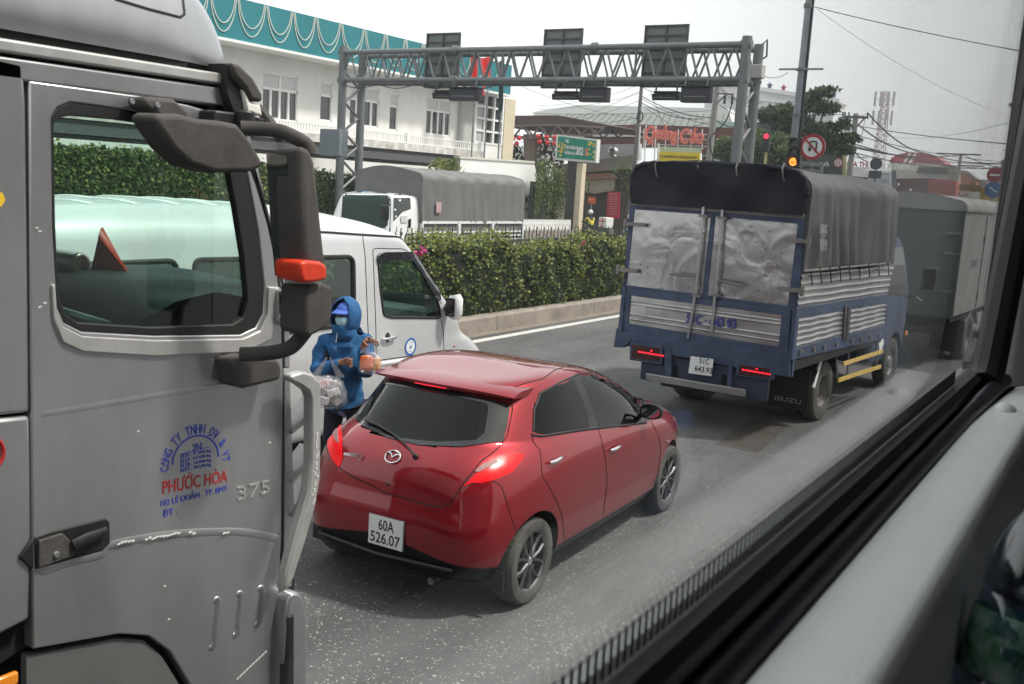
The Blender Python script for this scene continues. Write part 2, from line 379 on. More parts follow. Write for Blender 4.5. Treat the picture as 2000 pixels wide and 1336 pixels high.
# ------------------------------------------------------------------ ground, road, markings
def asphalt(name, base, light, fleck=.55, fs=42):
    m = bpy.data.materials.new(name); m.use_nodes = True; MATS[name] = m
    N, L = nodes(m); b = N['Principled BSDF']; tcn = N.new('ShaderNodeTexCoord'); P = tcn.outputs['Object']
    def noise(sc, det=5, st=None):
        n = N.new('ShaderNodeTexNoise'); n.inputs['Scale'].default_value = sc; n.inputs['Detail'].default_value = det; n.inputs['Roughness'].default_value = .6
        if st:
            mp = N.new('ShaderNodeMapping'); mp.inputs['Scale'].default_value = st; L.new(P, mp.inputs[0]); L.new(mp.outputs[0], n.inputs['Vector'])
        else: L.new(P, n.inputs['Vector'])
        return n.outputs['Fac']
    def ramp(src, p0, p1, c0, c1):
        r = N.new('ShaderNodeValToRGB'); r.color_ramp.elements[0].position = p0; r.color_ramp.elements[1].position = p1
        r.color_ramp.elements[0].color = tuple(c0)+(1,); r.color_ramp.elements[1].color = tuple(c1)+(1,); L.new(src, r.inputs[0]); return r.outputs[0]
    def mix(f, a, c, mode='MIX', fv=None):
        q = N.new('ShaderNodeMix'); q.data_type = 'RGBA'; q.blend_type = mode
        if f is not None: L.new(f, q.inputs[0])
        else: q.inputs[0].default_value = fv
        L.new(a, q.inputs[6]); L.new(c, q.inputs[7]); return q.outputs[2]
    big = ramp(noise(.45, 6), .3, .7, base, light)
    lane = ramp(noise(.8, 4, (1.1, .06, 1)), .35, .65, (.66, .66, .67), (1.22, 1.21, 1.19))
    grain = ramp(noise(160, 4), .3, .75, (.7, .7, .7), (1.35, 1.35, 1.35))
    c = mix(None, big, lane, 'MULTIPLY', .8); c = mix(None, c, grain, 'MULTIPLY', .7)
    # pale worn chippings
    wv = N.new('ShaderNodeVectorMath'); wv.operation = 'ADD'
    nz = N.new('ShaderNodeTexNoise'); nz.inputs['Scale'].default_value = 26; L.new(P, nz.inputs['Vector'])
    sc = N.new('ShaderNodeVectorMath'); sc.operation = 'SCALE'; sc.inputs[3].default_value = .05; L.new(nz.outputs['Color'], sc.inputs[0])
    L.new(P, wv.inputs[0]); L.new(sc.outputs[0], wv.inputs[1])
    mp = N.new('ShaderNodeMapping'); mp.inputs['Scale'].default_value = (1, 2.1, 1); mp.inputs['Rotation'].default_value = (0, 0, .35); L.new(wv.outputs[0], mp.inputs[0])
    v = N.new('ShaderNodeTexVoronoi'); v.inputs['Scale'].default_value = fs; L.new(mp.outputs[0], v.inputs['Vector'])
    sp = N.new('ShaderNodeSeparateColor'); L.new(v.outputs['Color'], sp.inputs[0])
    rr = N.new('ShaderNodeMath'); rr.operation = 'MULTIPLY'; rr.inputs[1].default_value = .40; L.new(sp.outputs[0], rr.inputs[0])   # radius varies by cell
    lt = N.new('ShaderNodeMath'); lt.operation = 'LESS_THAN'; L.new(v.outputs['Distance'], lt.inputs[0]); L.new(rr.outputs[0], lt.inputs[1])
    den = ramp(noise(1.6, 3), .38, .62, (.25, .25, .25), (.62, .62, .62))
    gt = N.new('ShaderNodeMath'); gt.operation = 'LESS_THAN'; L.new(sp.outputs[1], gt.inputs[0]); L.new(den, gt.inputs[1])
    an = N.new('ShaderNodeMath'); an.operation = 'MULTIPLY'; L.new(lt.outputs[0], an.inputs[0]); L.new(gt.outputs[0], an.inputs[1])
    a2 = N.new('ShaderNodeMath'); a2.operation = 'MULTIPLY'; a2.inputs[1].default_value = fleck; L.new(an.outputs[0], a2.inputs[0])
    rgb = N.new('ShaderNodeRGB'); rgb.outputs[0].default_value = (.50, .49, .46, 1)
    c = mix(a2.outputs[0], c, rgb.outputs[0])
    # oil stains
    st = ramp(noise(.9, 4), .66, .74, (1, 1, 1), (.38, .38, .38)); c = mix(None, c, st, 'MULTIPLY', .8)
    tr = ramp(noise(1.1, 5, (1, .22, 1)), .55, .70, (1, 1, 1), (.62, .61, .60)); c = mix(None, c, tr, 'MULTIPLY', .75)
    L.new(c, b.inputs['Base Color']); b.inputs['Roughness'].default_value = .8
    bp = N.new('ShaderNodeBump'); bp.inputs['Strength'].default_value = .5; bp.inputs['Distance'].default_value = .006; L.new(noise(130, 3), bp.inputs['Height']); L.new(bp.outputs[0], b.inputs['Normal'])
    return m
m_asph = asphalt('asphalt', (.066, .067, .070), (.108, .107, .108), .66, 40)
m_dirt = mat('dusty_verge', (.20, .17, .14), .95, var=.3, vs=4, bump=.4)
m_conc = mat('weathered_concrete', (.20, .17, .145), .9, vs=2.2, col2=(.33, .29, .25), bump=.6, bs=20)
b = B(); b.mm((-400, -150, -.3), (400, 900, -.008)); struct('ground', b, mat('city_ground', (.17, .16, .15), .95, var=.3, vs=.3))
b = B(); b.mm((-10.2, -60, -.2), (14, 400, 0)); struct('road', b, m_asph)
b = B(); b.mm((-28.3, -60, -.2), (-11.25, 400, 0)); struct('road', b, m_asph)
b = B(); b.mm((-10.2, -60, -.2), (-9.98, 400, .004)); struct('dirt_gutter', b, m_dirt)
m_mark = mat('worn_road_paint', (.62, .61, .58), .8, vs=9, col2=(.46, .45, .43), bump=.2)
b = B(); b.mm((-9.78, -60, 0.001), (-9.60, 400, .005)); struct('edge_line', b, m_mark)
m_patch = mat('asphalt_patch', (.060, .050, .043), .9, var=.35, vs=5, bump=.8, bs=90)
pp = [GZ(*q) for q in ((1400, 868), (1470, 815), (1545, 828), (1480, 885))]
b = B(); b.prism([(p.x, p.y, .001) for p in pp], (0, 0, .004)); struct('road_patch', b, m_patch)
m_crack = mat('tar_stain', (.022, .021, .021), .8, var=.4, vs=12)
# median: kerb wall with soil
kb = B(); prof = [(-10.2, -.1), (-10.2, .27), (-10.24, .31), (-10.42, .31), (-10.42, .26), (-11.05, .26), (-11.05, .31), (-11.22, .31), (-11.26, .27), (-11.26, -.1)]
for i in range(110):
    y0 = -40+i*4; kb.prism([(x, y0, z) for x, z in prof], (0, 3.985, 0))
k = obj('median_kerb', kb, m_conc, smooth=30, bevel=.012); k['kind'] = 'structure'

# ------------------------------------------------------------------ red hatchback
CAR = Fr((-3.992, 5.564, 0), .0344)
m_red = mat('red_car_paint', (.27, .008, .016), .34, .5, coat=.75, spec=.15)
def redmask():
    N, L = nodes(m_red); b = N['Principled BSDF']; t = N.new('ShaderNodeTexCoord'); q = N.new('ShaderNodeSeparateXYZ'); L.new(t.outputs['Object'], q.inputs[0])
    def M(op, a, c=None):
        n = N.new('ShaderNodeMath'); n.operation = op
        for i, v in enumerate((a, c)):
            if v is None: continue
            if isinstance(v, (int, float)): n.inputs[i].default_value = v
            else: L.new(v, n.inputs[i])
        return n.outputs[0]
    ax = M('ABSOLUTE', q.outputs[0]); lim = M('SUBTRACT', .475, M('MULTIPLY', ax, .17))
    rear = M('MULTIPLY', M('LESS_THAN', q.outputs[1], -.30), M('LESS_THAN', q.outputs[2], lim))  # dark reflection on the rear valance, put into the paint colour
    low = M('LESS_THAN', q.outputs[2], .30); f = M('MAXIMUM', rear, low)
    x = N.new('ShaderNodeMix'); x.data_type = 'RGBA'; L.new(f, x.inputs[0]); x.inputs[6].default_value = (.245, .0045, .011, 1); x.inputs[7].default_value = (.012, .012, .014, 1)
    L.new(x.outputs[2], b.inputs['Base Color']); L.new(M('SUBTRACT', 1, f), b.inputs['Coat Weight'])
redmask()
m_cglass = glass('dark_tinted_glass', (.085, .09, .095), .0)
m_lampr = mat('red_lamp_lens', (.50, .003, .005), .22, spec=.3, emis=(1, .008, .015, .28))
m_lampc = mat('clear_lamp_lens', (.30, .16, .16), .5, spec=.3)
m_ledr = mat('lit_red_led', (.8, .02, .03), .3, emis=(1, .02, .04, 1.8))
def shell(rows, n=72, sub=4, cut=None):
    """closed rings: each row (halfwidth, y rear, y front, z rear, z mid, z front, corner exp rear, front)"""
    R = cr([Vector(r[:3]) for r in rows], sub); Z = cr([Vector(r[3:6]) for r in rows], sub)
    E = cr([Vector((r[6], r[7], 0)) for r in rows], sub); out = []
    for a, z, e in zip(R, Z, E):
        w, yr, yf = a; ring = []; ymid = (yr+yf)/2
        for j in range(n):
            t = 2*PI*j/n; c, s = math.cos(t), math.sin(t)   # t=0 -> +x side, t=90deg front
            ex = e.y if s > 0 else e.x
            x = w*math.copysign(abs(c)**(2/ex), c); f = math.copysign(abs(s)**(2/ex), s)
            y = ymid+(yf-ymid)*f if f > 0 else ymid+(ymid-yr)*f
            u = (y-yr)/max(1e-6, yf-yr); um = (ymid-yr)/max(1e-6, yf-yr)
            # quadratic through rear, mid, front heights
            l0 = (u-um)*(u-1)/(um); l1 = u*(u-1)/(um*(um-1)); l2 = u*(u-um)/(1-um)
            ring.append((x, y, z.x*l0+z.y*l1+z.z*l2))
        out.append(ring)
    return out
rows = [(.60, -.30, 2.95, .19, .18, .17, 4, 4), (.74, -.46, 3.12, .21, .20, .19, 5.5, 4.2), (.81, -.565, 3.20, .30, .27, .28, 6, 4),
        (.84, -.605, 3.25, .45, .42, .42, 6, 3.8), (.855, -.61, 3.26, .60, .58, .55, 5.6, 3.6), (.86, -.585, 3.24, .72, .72, .66, 5.2, 3.5),
        (.855, -.565, 3.18, .84, .83, .75, 4.8, 3.3), (.838, -.53, 3.06, .95, .92, .83, 4.3, 3.1), (.805, -.465, 2.86, 1.03, 1.0, .90, 3.8, 3.0),
        (.77, -.39, 2.60, 1.09, 1.05, .955, 3.4, 3.2), (.75, -.345, 2.36, 1.13, 1.09, 1.0, 3.3, 3.6), (.71, -.25, 2.08, 1.22, 1.20, 1.12, 3.2, 4.2),
        (.655, -.13, 1.76, 1.33, 1.33, 1.26, 3.1, 4.2), (.595, -.03, 1.46, 1.405, 1.425, 1.365, 3.1, 3.8), (.52, .06, 1.24, 1.435, 1.463, 1.415, 3.0, 3.2), (.36, .3, .98, 1.455, 1.478, 1.455, 2.7, 2.6), (.12, .55, .75, 1.478, 1.484, 1.478, 2.4, 2.4)]
R = shell(rows, 80, 4)
cb_ = B(); cb_.grid(R, closed=True); k = len(cb_.v); cb_.v += [(0, .65, 1.485), (0, 1.2, .18)]
cb_.f += [((len(R)-1)*80+j, (len(R)-1)*80+(j+1) % 80, k) for j in range(80)]; cb_.f += [((j+1) % 80, j, k+1) for j in range(80)]
cb_.m = [0]*len(cb_.f)
CS = Surf(cb_, CAR)
car = thing('hatchback_car', 'red five-door hatchback with tinted windows, stopped ahead of the grey truck', 'car', CAR.loc, CAR.rz)
# openings
g_rear = [(757, 742), (870, 762), (985, 786), (996, 792), (990, 835), (982, 862), (900, 873), (820, 870), (760, 856), (712, 834), (683, 807), (705, 780), (738, 748)]
g_sr = [(1054, 770), (1070, 761), (1112, 744), (1121, 742), (1135, 775), (1146, 806), (1151, 836), (1060, 848), (1041, 843), (1042, 810)]
g_sf = [(1133, 735), (1170, 731), (1205, 742), (1240, 765), (1256, 812), (1256, 825), (1168, 834), (1158, 800), (1145, 765)]
g_sq = [(1244, 768), (1262, 782), (1268, 800), (1268, 822), (1259, 824), (1254, 800)]
def bodycut(b, px_polys, fr, extra3d=()):
    """drop the body's faces whose centre lies behind one of the traced openings"""
    keep = []; hidden = []
    for f in b.f:
        P = [Vector(b.v[i]) for i in f]; c = sum(P, Vector())/len(P); n = (P[1]-P[0]).cross(P[2]-P[0])
        keep.append(not any(t(c, n) for t in extra3d))
    b.f = [f for f, k_ in zip(b.f, keep) if k_]; b.m = [0]*len(b.f); return b
import bmesh
def arches(o, cs, R, w=.34):
    """wheel arches cut through the body"""
    for (x, y, z) in cs:
        c = B(); c.lathe([(0, -w), (R, -w), (R, w), (0, w)], o=(x, y, z), ax='x', n=48)
        t = obj('cutter', c, m_undark, None, smooth=0, weld=True); t.parent = None
        md = o.modifiers.new('b', 'BOOLEAN'); md.operation = 'DIFFERENCE'; md.object = t; md.solver = 'EXACT'; md.material_mode = 'TRANSFER'
        t.matrix_world = Matrix.Identity(4)
        yield t
def apply_mods(o, kill=()):
    dg = bpy.context.evaluated_depsgraph_get(); dg.update()
    me = bpy.data.meshes.new_from_object(o.evaluated_get(dg)); o.modifiers.clear(); o.data = me
    for t in kill: bpy.data.objects.remove(t)
m_redlow = mat('car_lower_black', (.013, .013, .014), .5)
body = obj('body', cb_, [m_red, m_undark, m_redlow], None, smooth=0, weld=True)
ks = list(arches(body, [(.84, 0, .30), (-.84, 0, .30), (.84, 2.49, .30), (-.84, 2.49, .30)], .345, .30))
apply_mods(body, ks)
bm = bmesh.new(); bm.from_mesh(body.data)
def winside(poly, mirror=False):
    Pl = [CS.hit(*q)[0] for q in dens(poly, 12)]
    if mirror == 'yz': return [(p.y, p.z) for p in Pl]
    return [(p.x, p.z) for p in Pl]
side_polys = [winside(g_sr, 'yz'), winside(g_sf, 'yz')]; rp = winside(g_rear)
dele = []
for f in bm.faces:
    c = f.calc_center_median(); n = f.normal
    if c.z > .95 and abs(n.x) > .6 and any(inside((c.y, c.z), p) for p in side_polys): dele.append(f)
    elif c.z > 1.0 and c.y < .2 and n.y < -.3 and inside((abs(c.x)*(1), c.z), [(x*.97, z) for x, z in rp]) and abs(c.x) < .60: dele.append(f)
bmesh.ops.delete(bm, geom=dele, context='FACES'); bm.to_mesh(body.data); bm.free()
body.data.polygons.foreach_set('use_smooth', [True]*len(body.data.polygons)); body.data.set_sharp_from_angle(angle=math.radians(38))
body.parent = car
# cabin lining seen through the glass
b = B(); b.grid(shell([(.76, -.36, 2.1, .95, .95, .9, 3, 3), (.68, -.2, 1.85, 1.15, 1.15, 1.1, 3, 3), (.60, -.06, 1.45, 1.33, 1.34, 1.3, 3, 3), (.5, .1, 1.1, 1.40, 1.41, 1.38, 3, 3)], 40, 2), closed=True)
b2 = B(); b2.mm((-.70, -.33, .86), (.70, 2.0, .90))        # parcel shelf / trim level
for x in (-.34, .34):
    b2.box((x, .42, 1.12), (.46, .16, .40)); b2.box((x, .40, 1.36), (.22, .09, .12)); b2.box((x, 1.28, 1.08), (.46, .16, .44)); b2.box((x, 1.26, 1.33), (.22, .09, .12))
b2.lathe([(.17, -.012), (.185, 0), (.17, .012)], o=(-.36, 1.62, 1.03), ax='y', n=24)
obj('cabin_interior', b2, m_dint, car, bevel=.03)
m_paper = mat('crumpled_white_bag', (.55, .62, .60), .7, var=.2, vs=14, bump=1, bs=40)
b = B()
for (x, y, sx_, sy_, h) in ((-.22, -.17, .30, .13, .05), (-.02, -.20, .16, .10, .07), (.32, -.2, .13, .10, .11)):
    rr = []
    for i in range(9):
        a = i/8; rr.append([(x+sx_*(1-.9*a)*math.cos(t*PI/8)*(1+.25*rnd.random()), y+sy_*(1-.9*a)*math.sin(t*PI/8)*(1+.25*rnd.random()), .905+h*a*(1+.3*rnd.random())) for t in range(16)])
    b.grid(rr, closed=True)
o = obj('shopping_bag', b, m_paper, None, smooth=20); o.location = CAR.loc; o.rotation_euler = (0, 0, CAR.rz)
tag(o, 'crumpled white bags lying behind the rear glass of the red car', 'bags')
def glasspane(name, poly, m=m_cglass, off=.003, both=True, step=9, sf=None, par=None, th=.004):
    p = (sf or CS).patch(poly, off, th, step); o = obj(name, p, m, par or car)
    if both: obj(name, p.mirror(), m, par or car)
    return o
glasspane('rear_window', g_rear, glass('rear_glass', (.42, .45, .47), .0), both=False)
obj('window_frit', CS.patch(g_rear, .0055, .004, 8, [[(749, 750), (880, 772), (950, 789), (954, 800), (946, 846), (929, 860), (853, 864), (780, 856), (715, 840), (711, 828), (730, 775)]]), mat('black_frit', (.010, .010, .011), .12, coat=.5), car)
CS.minx = .46
glasspane('side_window', g_sr); glasspane('side_window', g_sf); glasspane('quarter_window', g_sq)
# windscreen
b = B(); R2 = shell(rows, 80, 4)
for i in range(41, 51):
    pass
ws = B().grid([[Vector(p)*1.0+Vector((0, .010, .010)) for p in R2[i][10:31]] for i in range(40, 53)]); obj('windscreen', ws, glass('clear_tint', (.35, .38, .38), .05), car)
# black pillars and frames
for q in ([(1112, 741), (1124, 730), (1132, 729), (1147, 765), (1160, 800), (1170, 838), (1150, 840), (1146, 806), (1135, 775)],):
    p = CS.patch(q, .0025, .003, 8); obj('door_pillar', p, m_black, car); obj('door_pillar', p.mirror(), m_black, car)
def seam(pts, r=.0035, m=m_seam, name='panel_gap', sf=None, par=None, both=True, off=0, sq=None):
    p = (sf or CS).line(pts, r, off, sq=sq); obj(name, p, m, par or car)
    if both: obj(name, p.mirror(), m, par or car)
seam([(1040, 850), (1058, 852), (1130, 841), (1200, 833), (1262, 826)], .009, m_black, 'window_sill_trim', off=.002)
seam([(1041, 842), (1043, 800), (1055, 768), (1100, 744), (1130, 731), (1170, 726), (1210, 736), (1245, 764), (1270, 800)], .008, m_black, 'window_sill_trim', off=.001)
seam([(1037, 846), (1041, 862), (1055, 880), (1059, 930), (1075, 955), (1090, 985), (1098, 1010), (1103, 1060)])
seam([(1169, 838), (1175, 860), (1183, 900), (1186, 940), (1178, 1005)])
seam([(1270, 820), (1286, 850), (1291, 880), (1283, 930), (1272, 950)])
CS.minx = None
seam([(998, 775), (1001, 800), (991, 850), (978, 870), (962, 885), (940, 900), (905, 945), (878, 985), (862, 991), (830, 985), (745, 960), (735, 952), (690, 932), (664, 915), (662, 890), (668, 868)], .004, both=False)
seam([(908, 948), (960, 938), (980, 950), (1001, 1018), (1010, 1040)], .003)
seam([(1060, 740), (1085, 722), (1120, 712), (1160, 711)], .004, off=0)
seam([(1060, 740), (1028, 748), (998, 758)], .004, off=0)
b = CS.patch([(922, 943), (905, 950), (925, 930), (945, 905), (962, 892), (1000, 887), (1024, 888), (1018, 900), (1000, 922), (970, 936), (940, 944)], .005, .012, 6)
lp = obj('tail_lamp', b, m_lampr, car); obj('lens', CS.patch([(926, 921), (944, 906), (968, 898), (972, 903), (952, 914), (934, 923)], .010, .006, 5), m_lampc, lp)
lp2 = obj('tail_lamp', CS.patch([(656, 820), (664, 827), (668, 855), (668, 898), (663, 913), (650, 898), (641, 876), (640, 852), (647, 830)], .006, .010, 5), m_lampr, car); obj('lens', CS.patch([(654, 834), (661, 840), (663, 866), (656, 862), (651, 848)], .011, .006, 4), m_lampc, lp2)
# spoiler
sw = []
for i in range(-12, 13):
    u = i/12; x = u*.585; yb = .02-.145*(1-abs(u)**2.4); zt = 1.428-.04*abs(u)**3; tk = 1-.75*abs(u)**6
    sw.append([(x, .30, zt+.022), (x, .12, zt+.016), (x, yb+.04, zt+.002), (x, yb, zt-.014), (x, yb+.004, zt-.016-.018*tk), (x, yb+.10, zt-.016-.046*tk), (x, .24, zt-.016-.054*tk)])
sb = B().grid(sw, flip=True); sb.f += [tuple(range(6, -1, -1)), tuple(range(24*7, 25*7))]; sb.m += [0, 0]
sp_ = obj('spoiler', sb, m_red, car, smooth=50)
b = B()
for i in range(12):
    b.box((-.12+i*.022, -.113+.0006*(i-5.5)**2*.2, 1.395), (.013, .012, .014))
obj('brake_light', b, m_ledr, sp_)
b = B().box((0, -.107, 1.395), (.30, .012, .022)); obj('lamp_housing', b, m_black, sp_)
# wiper
wp = CS.line([(812, 893), (800, 878), (770, 852), (740, 834), (716, 824)], [.012]*1 and .0075, .022, 8, 6); obj('rear_wiper', wp, m_black, car)
h1, n1 = CS.hit(812, 893); b = B().ball(h1+n1*.008, (.022, .014, .022), 8); obj('wiper_pivot', b, m_black, car)
# badge (ring with a winged stroke) and name
h1, n1 = CS.hit(768, 893); n1 = (n1+Vector((0, 0, .15))).normalized(); ex = Vector((1, 0, 0)); ez = n1.cross(ex)*-1
ez = ex.cross(n1)*-1 if (ex.cross(n1)).z < 0 else ex.cross(n1)
def ep(u, v, k=.008): return h1+ex*u+ez*v+n1*k
b = B(); b.path([ep(.058*math.cos(a), .045*math.sin(a)) for a in [i*PI/20 for i in range(41)]], .0055, 6)
b.path([ep(u, v) for u, v in ((-.052, .020), (-.030, .024), (-.012, .012), (0, -.008), (.012, .012), (.030, .024), (.052, .020))], .0052, 6)
obj('emblem', b, m_chrome, car)
h2, n2 = CS.hit(689, 888); text('badge', 'mazda', m_chrome, car, h2+n2*.012, (1, .12, .05), (0, .25, 1), .115, .028, .004, bold=.02)
h2, n2 = CS.hit(706, 894)
text('badge', '2', m_chrome, car, h2+n2*.012, (1, .12, .05), (0, .25, 1), .030, .038, .004, bold=.02, shear=.4)
# number plate
pc = CAR.p(753, 1040, 1, -.625); b = B().box((pc.x, -.618, pc.z), (.285, .012, .205)); npl = obj('number_plate', b, m_steel, car, bevel=.004)
obj('plate_face', B().box((pc.x, -.6255, pc.z), (.274, .004, .194)), m_platew, npl)
text('lettering', '60A', m_ink, npl, (pc.x+.005, -.6276, pc.z+.045), (1, 0, 0), (0, 0, 1), .125, .074, .001, bold=.012)
text('lettering', '526.07', m_ink, npl, (pc.x, -.6276, pc.z-.045), (1, 0, 0), (0, 0, 1), .238, .074, .001, bold=.012)
# door handles, mirrors, repeater, exhaust
for (x, y) in ((1083, 897), (1199, 874)):
    h, n = CS.hit(x, y)
    cup = B().ball(h+Vector((-.012, 0, -.012)), (.02, .05, .028), 8); hd = B().path([h+Vector((.012, -.085, -.004)), h+Vector((.030, -.05, 0)), h+Vector((.034, .02, .004)), h+Vector((.02, .075, .004))], [.010, .014, .014, .010], 10, sq=(.8, 1))
    for q in (hd, hd.mirror()): obj('door_handle', q, m_chrome, car)
h, n = CS.hit(1283, 815)
mb_ = B(); c = Vector((h.x+.10, 1.76, 1.045)); mb_.path([(h.x-.02, 1.80, .99), (h.x+.05, 1.78, 1.0)], .022, 8)
rr = []
for i, (yy, sc_) in enumerate(((-.035, .86), (-.03, .97), (0, 1.0), (.04, .88), (.075, .62), (.09, .2))):
    rr.append([(c.x+.098*sc_*math.copysign(abs(math.cos(t))**.8, math.cos(t)), c.y+yy, c.z+.066*sc_*math.copysign(abs(math.sin(t))**.85, math.sin(t))+.02*math.cos(t)*0) for t in [2*PI*j/28 for j in range(28)]])
mb_.grid(rr, closed=True, flip=True)
gl = B(); gl.add([(c.x+.082*math.cos(t), c.y-.033, c.z+.053*math.sin(t)) for t in [2*PI*j/28 for j in range(28)]], [tuple(range(28))]); bz = B(); bz.add([(c.x+.090*math.cos(t), c.y-.031, c.z+.06*math.sin(t)) for t in [2*PI*j/28 for j in range(28)]], [tuple(range(28))])
for a_, g_, z_ in ((mb_, gl, bz), (mb_.mirror(), gl.mirror(), bz.mirror())):
    mo = obj('side_mirror', a_, m_black, car, smooth=50); obj('mirror_glass', g_, m_mirror, mo); obj('mirror_bezel', z_, m_gasket, mo)
h, n = CS.hit(1304, 863); b = B().lathe([(0, .010), (.014, .009), (.018, 0)], o=(h.x, h.y, h.z), ax='x', n=16); obj('side_repeater', b, m_lampc, car); obj('side_repeater', b.mirror(), m_lampc, car)
hl = CS.patch([(1318, 808), (1330, 815), (1340, 826), (1342, 838), (1334, 834), (1322, 822)], .005, .01, 5)
for q in (hl, hl.mirror()): obj('headlamp', q, m_lampc, car)
h, n = CS.hit(758, 946); b = B().ball(h, .011, 6); obj('tailgate_lock', b, m_black, car)
b = B().path([(.36, -.30, .22), (.36, -.53, .205)], .026, 14); obj('exhaust_pipe', b, mat('exhaust_steel', (.25, .22, .2), .4, .9), car)
b = B().path([(-.55, -.575, .34), (0, -.628, .335), (.55, -.575, .34)], .012, 8); obj('bumper_strip', b, m_redlow, car)
b = B().box((.70, -.34, .25), (.19, .02, .13)); 
for q in (b, b.mirror()): obj('mud_flap', q, m_black, car)
m_alloy = mat('dark_grey_alloy', (.17, .17, .175), .32, .9)
for (x, y, s_) in ((.735, 0, 1), (-.735, 0, -1), (.735, 2.49, 1), (-.735, 2.49, -1)):
    wheel(car, (x, y, .295), .295, .185, .205, m_tyre, m_alloy, s_, 'alloy', m_chrome)

# ------------------------------------------------------------------ grey lorry beside the bus
TR = Fr((-4.0, 0, 0)); SX = 1.25
m_sil = mat('silver_grey_paint', (.42, .42, .43), .36, .8, var=.13, vs=2.2, stretch=(1, 1, .35), coat=.3)
m_sill = mat('bright_silver', (.52, .51, .49), .38, .6, var=.12, vs=8)
m_tex = mat('grey_textured_plastic', (.060, .054, .050), .75, var=.3, vs=9, bump=.25, bs=160)
m_tgls = glass('green_cab_glass', (.84, .93, .89), .02)
m_fabr = mat('teal_dashboard', (.009, .022, .025), .7, var=.15)
lorry = thing('lorry', 'large silver-grey cab-over lorry with company lettering on its door', 'lorry', TR.loc)
def D(x, y, off=0): return TR.p(x, y, 0, SX+off)
def d2(pts): return [(lambda q: (q.y, q.z))(D(*p)) for p in pts]
def sidepanel(name, poly, off, th, m, holes=(), par=lorry, bev=.008, mirror=True):
    b = plate(poly, 0, lambda y, z: (SX+off, y, z), (1, 0, 0), th, holes)
    o = obj(name, b, m, par, smooth=30, bevel=bev)
    if mirror: obj(name, b.mirror(), m, par, smooth=30, bevel=bev)
    return o
win_o = [(100, 232), (112, 210), (138, 199), (240, 213), (420, 246), (458, 264), (482, 330), (505, 450), (517, 560), (515, 612), (500, 640), (470, 654), (300, 656), (160, 648), (125, 630), (112, 600), (103, 450)]
win_g = [(107, 243), (120, 230), (140, 226), (232, 234), (425, 264), (443, 300), (462, 400), (478, 500), (486, 585), (478, 620), (458, 634), (300, 640), (155, 631), (130, 615), (116, 575), (110, 420)]
door = d2([(57, 158), (293, 190), (367, 205), (412, 218), (442, 236), (470, 278), (500, 360), (524, 440), (540, 520), (549, 600), (553, 720), (552, 900), (550, 1050), (545, 1150), (538, 1336), (530, 1480), (425, 1480), (395, 1380), (365, 1325), (333, 1272), (292, 1242), (234, 1238), (65, 1268)])
H2 = d2(win_o)
sidepanel('door', door, 0, .05, m_sil, [H2], bev=.012)
# window rubber, glass
fr_ = plate(d2(win_o), 0, lambda y, z: (SX-.004, y, z), (1, 0, 0), .03, [d2(win_g)]); obj('window_frame', fr_, m_gasket, lorry, bevel=.004); obj('window_frame', fr_.mirror(), m_gasket, lorry)
g_ = plate(d2(win_g), 0, lambda y, z: (SX-.022, y, z), (1, 0, 0), .004); obj('window', g_, m_tgls, lorry, smooth=0); obj('window', g_.mirror(), m_tgls, lorry, smooth=0)
# raised lip below the window
lipp = d2([(99, 555), (102, 626), (120, 668), (158, 686), (300, 695), (478, 687), (526, 662), (543, 610), (543, 560), (522, 560), (521, 612), (505, 646), (472, 661), (300, 664), (158, 656), (120, 637), (107, 602), (104, 555)])
lo = plate(lipp, 0, lambda y, z: (SX+.011, y, z), (1, 0, 0), .02)
lip = [D(*p, .012) for p in [(103, 560), (108, 625), (125, 662), (160, 676), (300, 684), (470, 678), (515, 655), (532, 610), (528, 560)]]
obj('window_lip', lo, m_sill, lorry, bevel=.010, segs=3)
# fixed side behind and around the door (a step further in, so the gaps read dark)
cabp = d2([(-560, 60), (-20, 103), (300, 153), (420, 175), (470, 200), (492, 250), (512, 330), (536, 430), (562, 540), (572, 600), (574, 730), (572, 1000), (566, 1150), (560, 1480), (425, 1480), (392, 1390), (360, 1330), (330, 1280), (290, 1250), (234, 1247), (65, 1277), (0, 1320), (-60, 1400), (-100, 1480), (-700, 1480)])
sidepanel('cab_side', cabp, -.055, .03, m_seam, [d2(win_o)], bev=0)
rear1 = d2([(-500, 62), (-20, 106), (30, 118), (47, 124), (52, 200), (56, 500), (58, 700), (59, 806), (0, 812), (-500, 850)])
rear2 = d2([(-500, 858), (0, 818), (59, 812), (61, 900), (62, 1045), (58, 1210), (0, 1240), (-60, 1265), (-500, 1400)])
sidepanel('rear_corner_panel', rear1, 0, .05, m_sil, bev=.012); sidepanel('rear_corner_panel', rear2, 0, .05, m_sil, bev=.012)
apil = d2([(447, 236), (470, 240), (488, 262), (505, 330), (532, 440), (556, 540), (567, 600), (567, 720), (557, 720), (554, 600), (545, 520), (529, 440), (505, 355), (475, 275)])
sidepanel('windscreen_pillar', apil, .0, .05, m_sil, bev=.012)
lowf = d2([(557, 730), (566, 730), (575, 1000), (570, 1145), (556, 1150), (552, 1150), (555, 1050), (557, 900)])
sidepanel('front_corner_panel', lowf, 0, .05, m_sil, bev=.008)
obj('pillar_groove', B().path([D(x, y, .001) for x, y in ((478, 262), (500, 340), (522, 425), (545, 520), (556, 575))], .004, 6), m_seam, lorry)
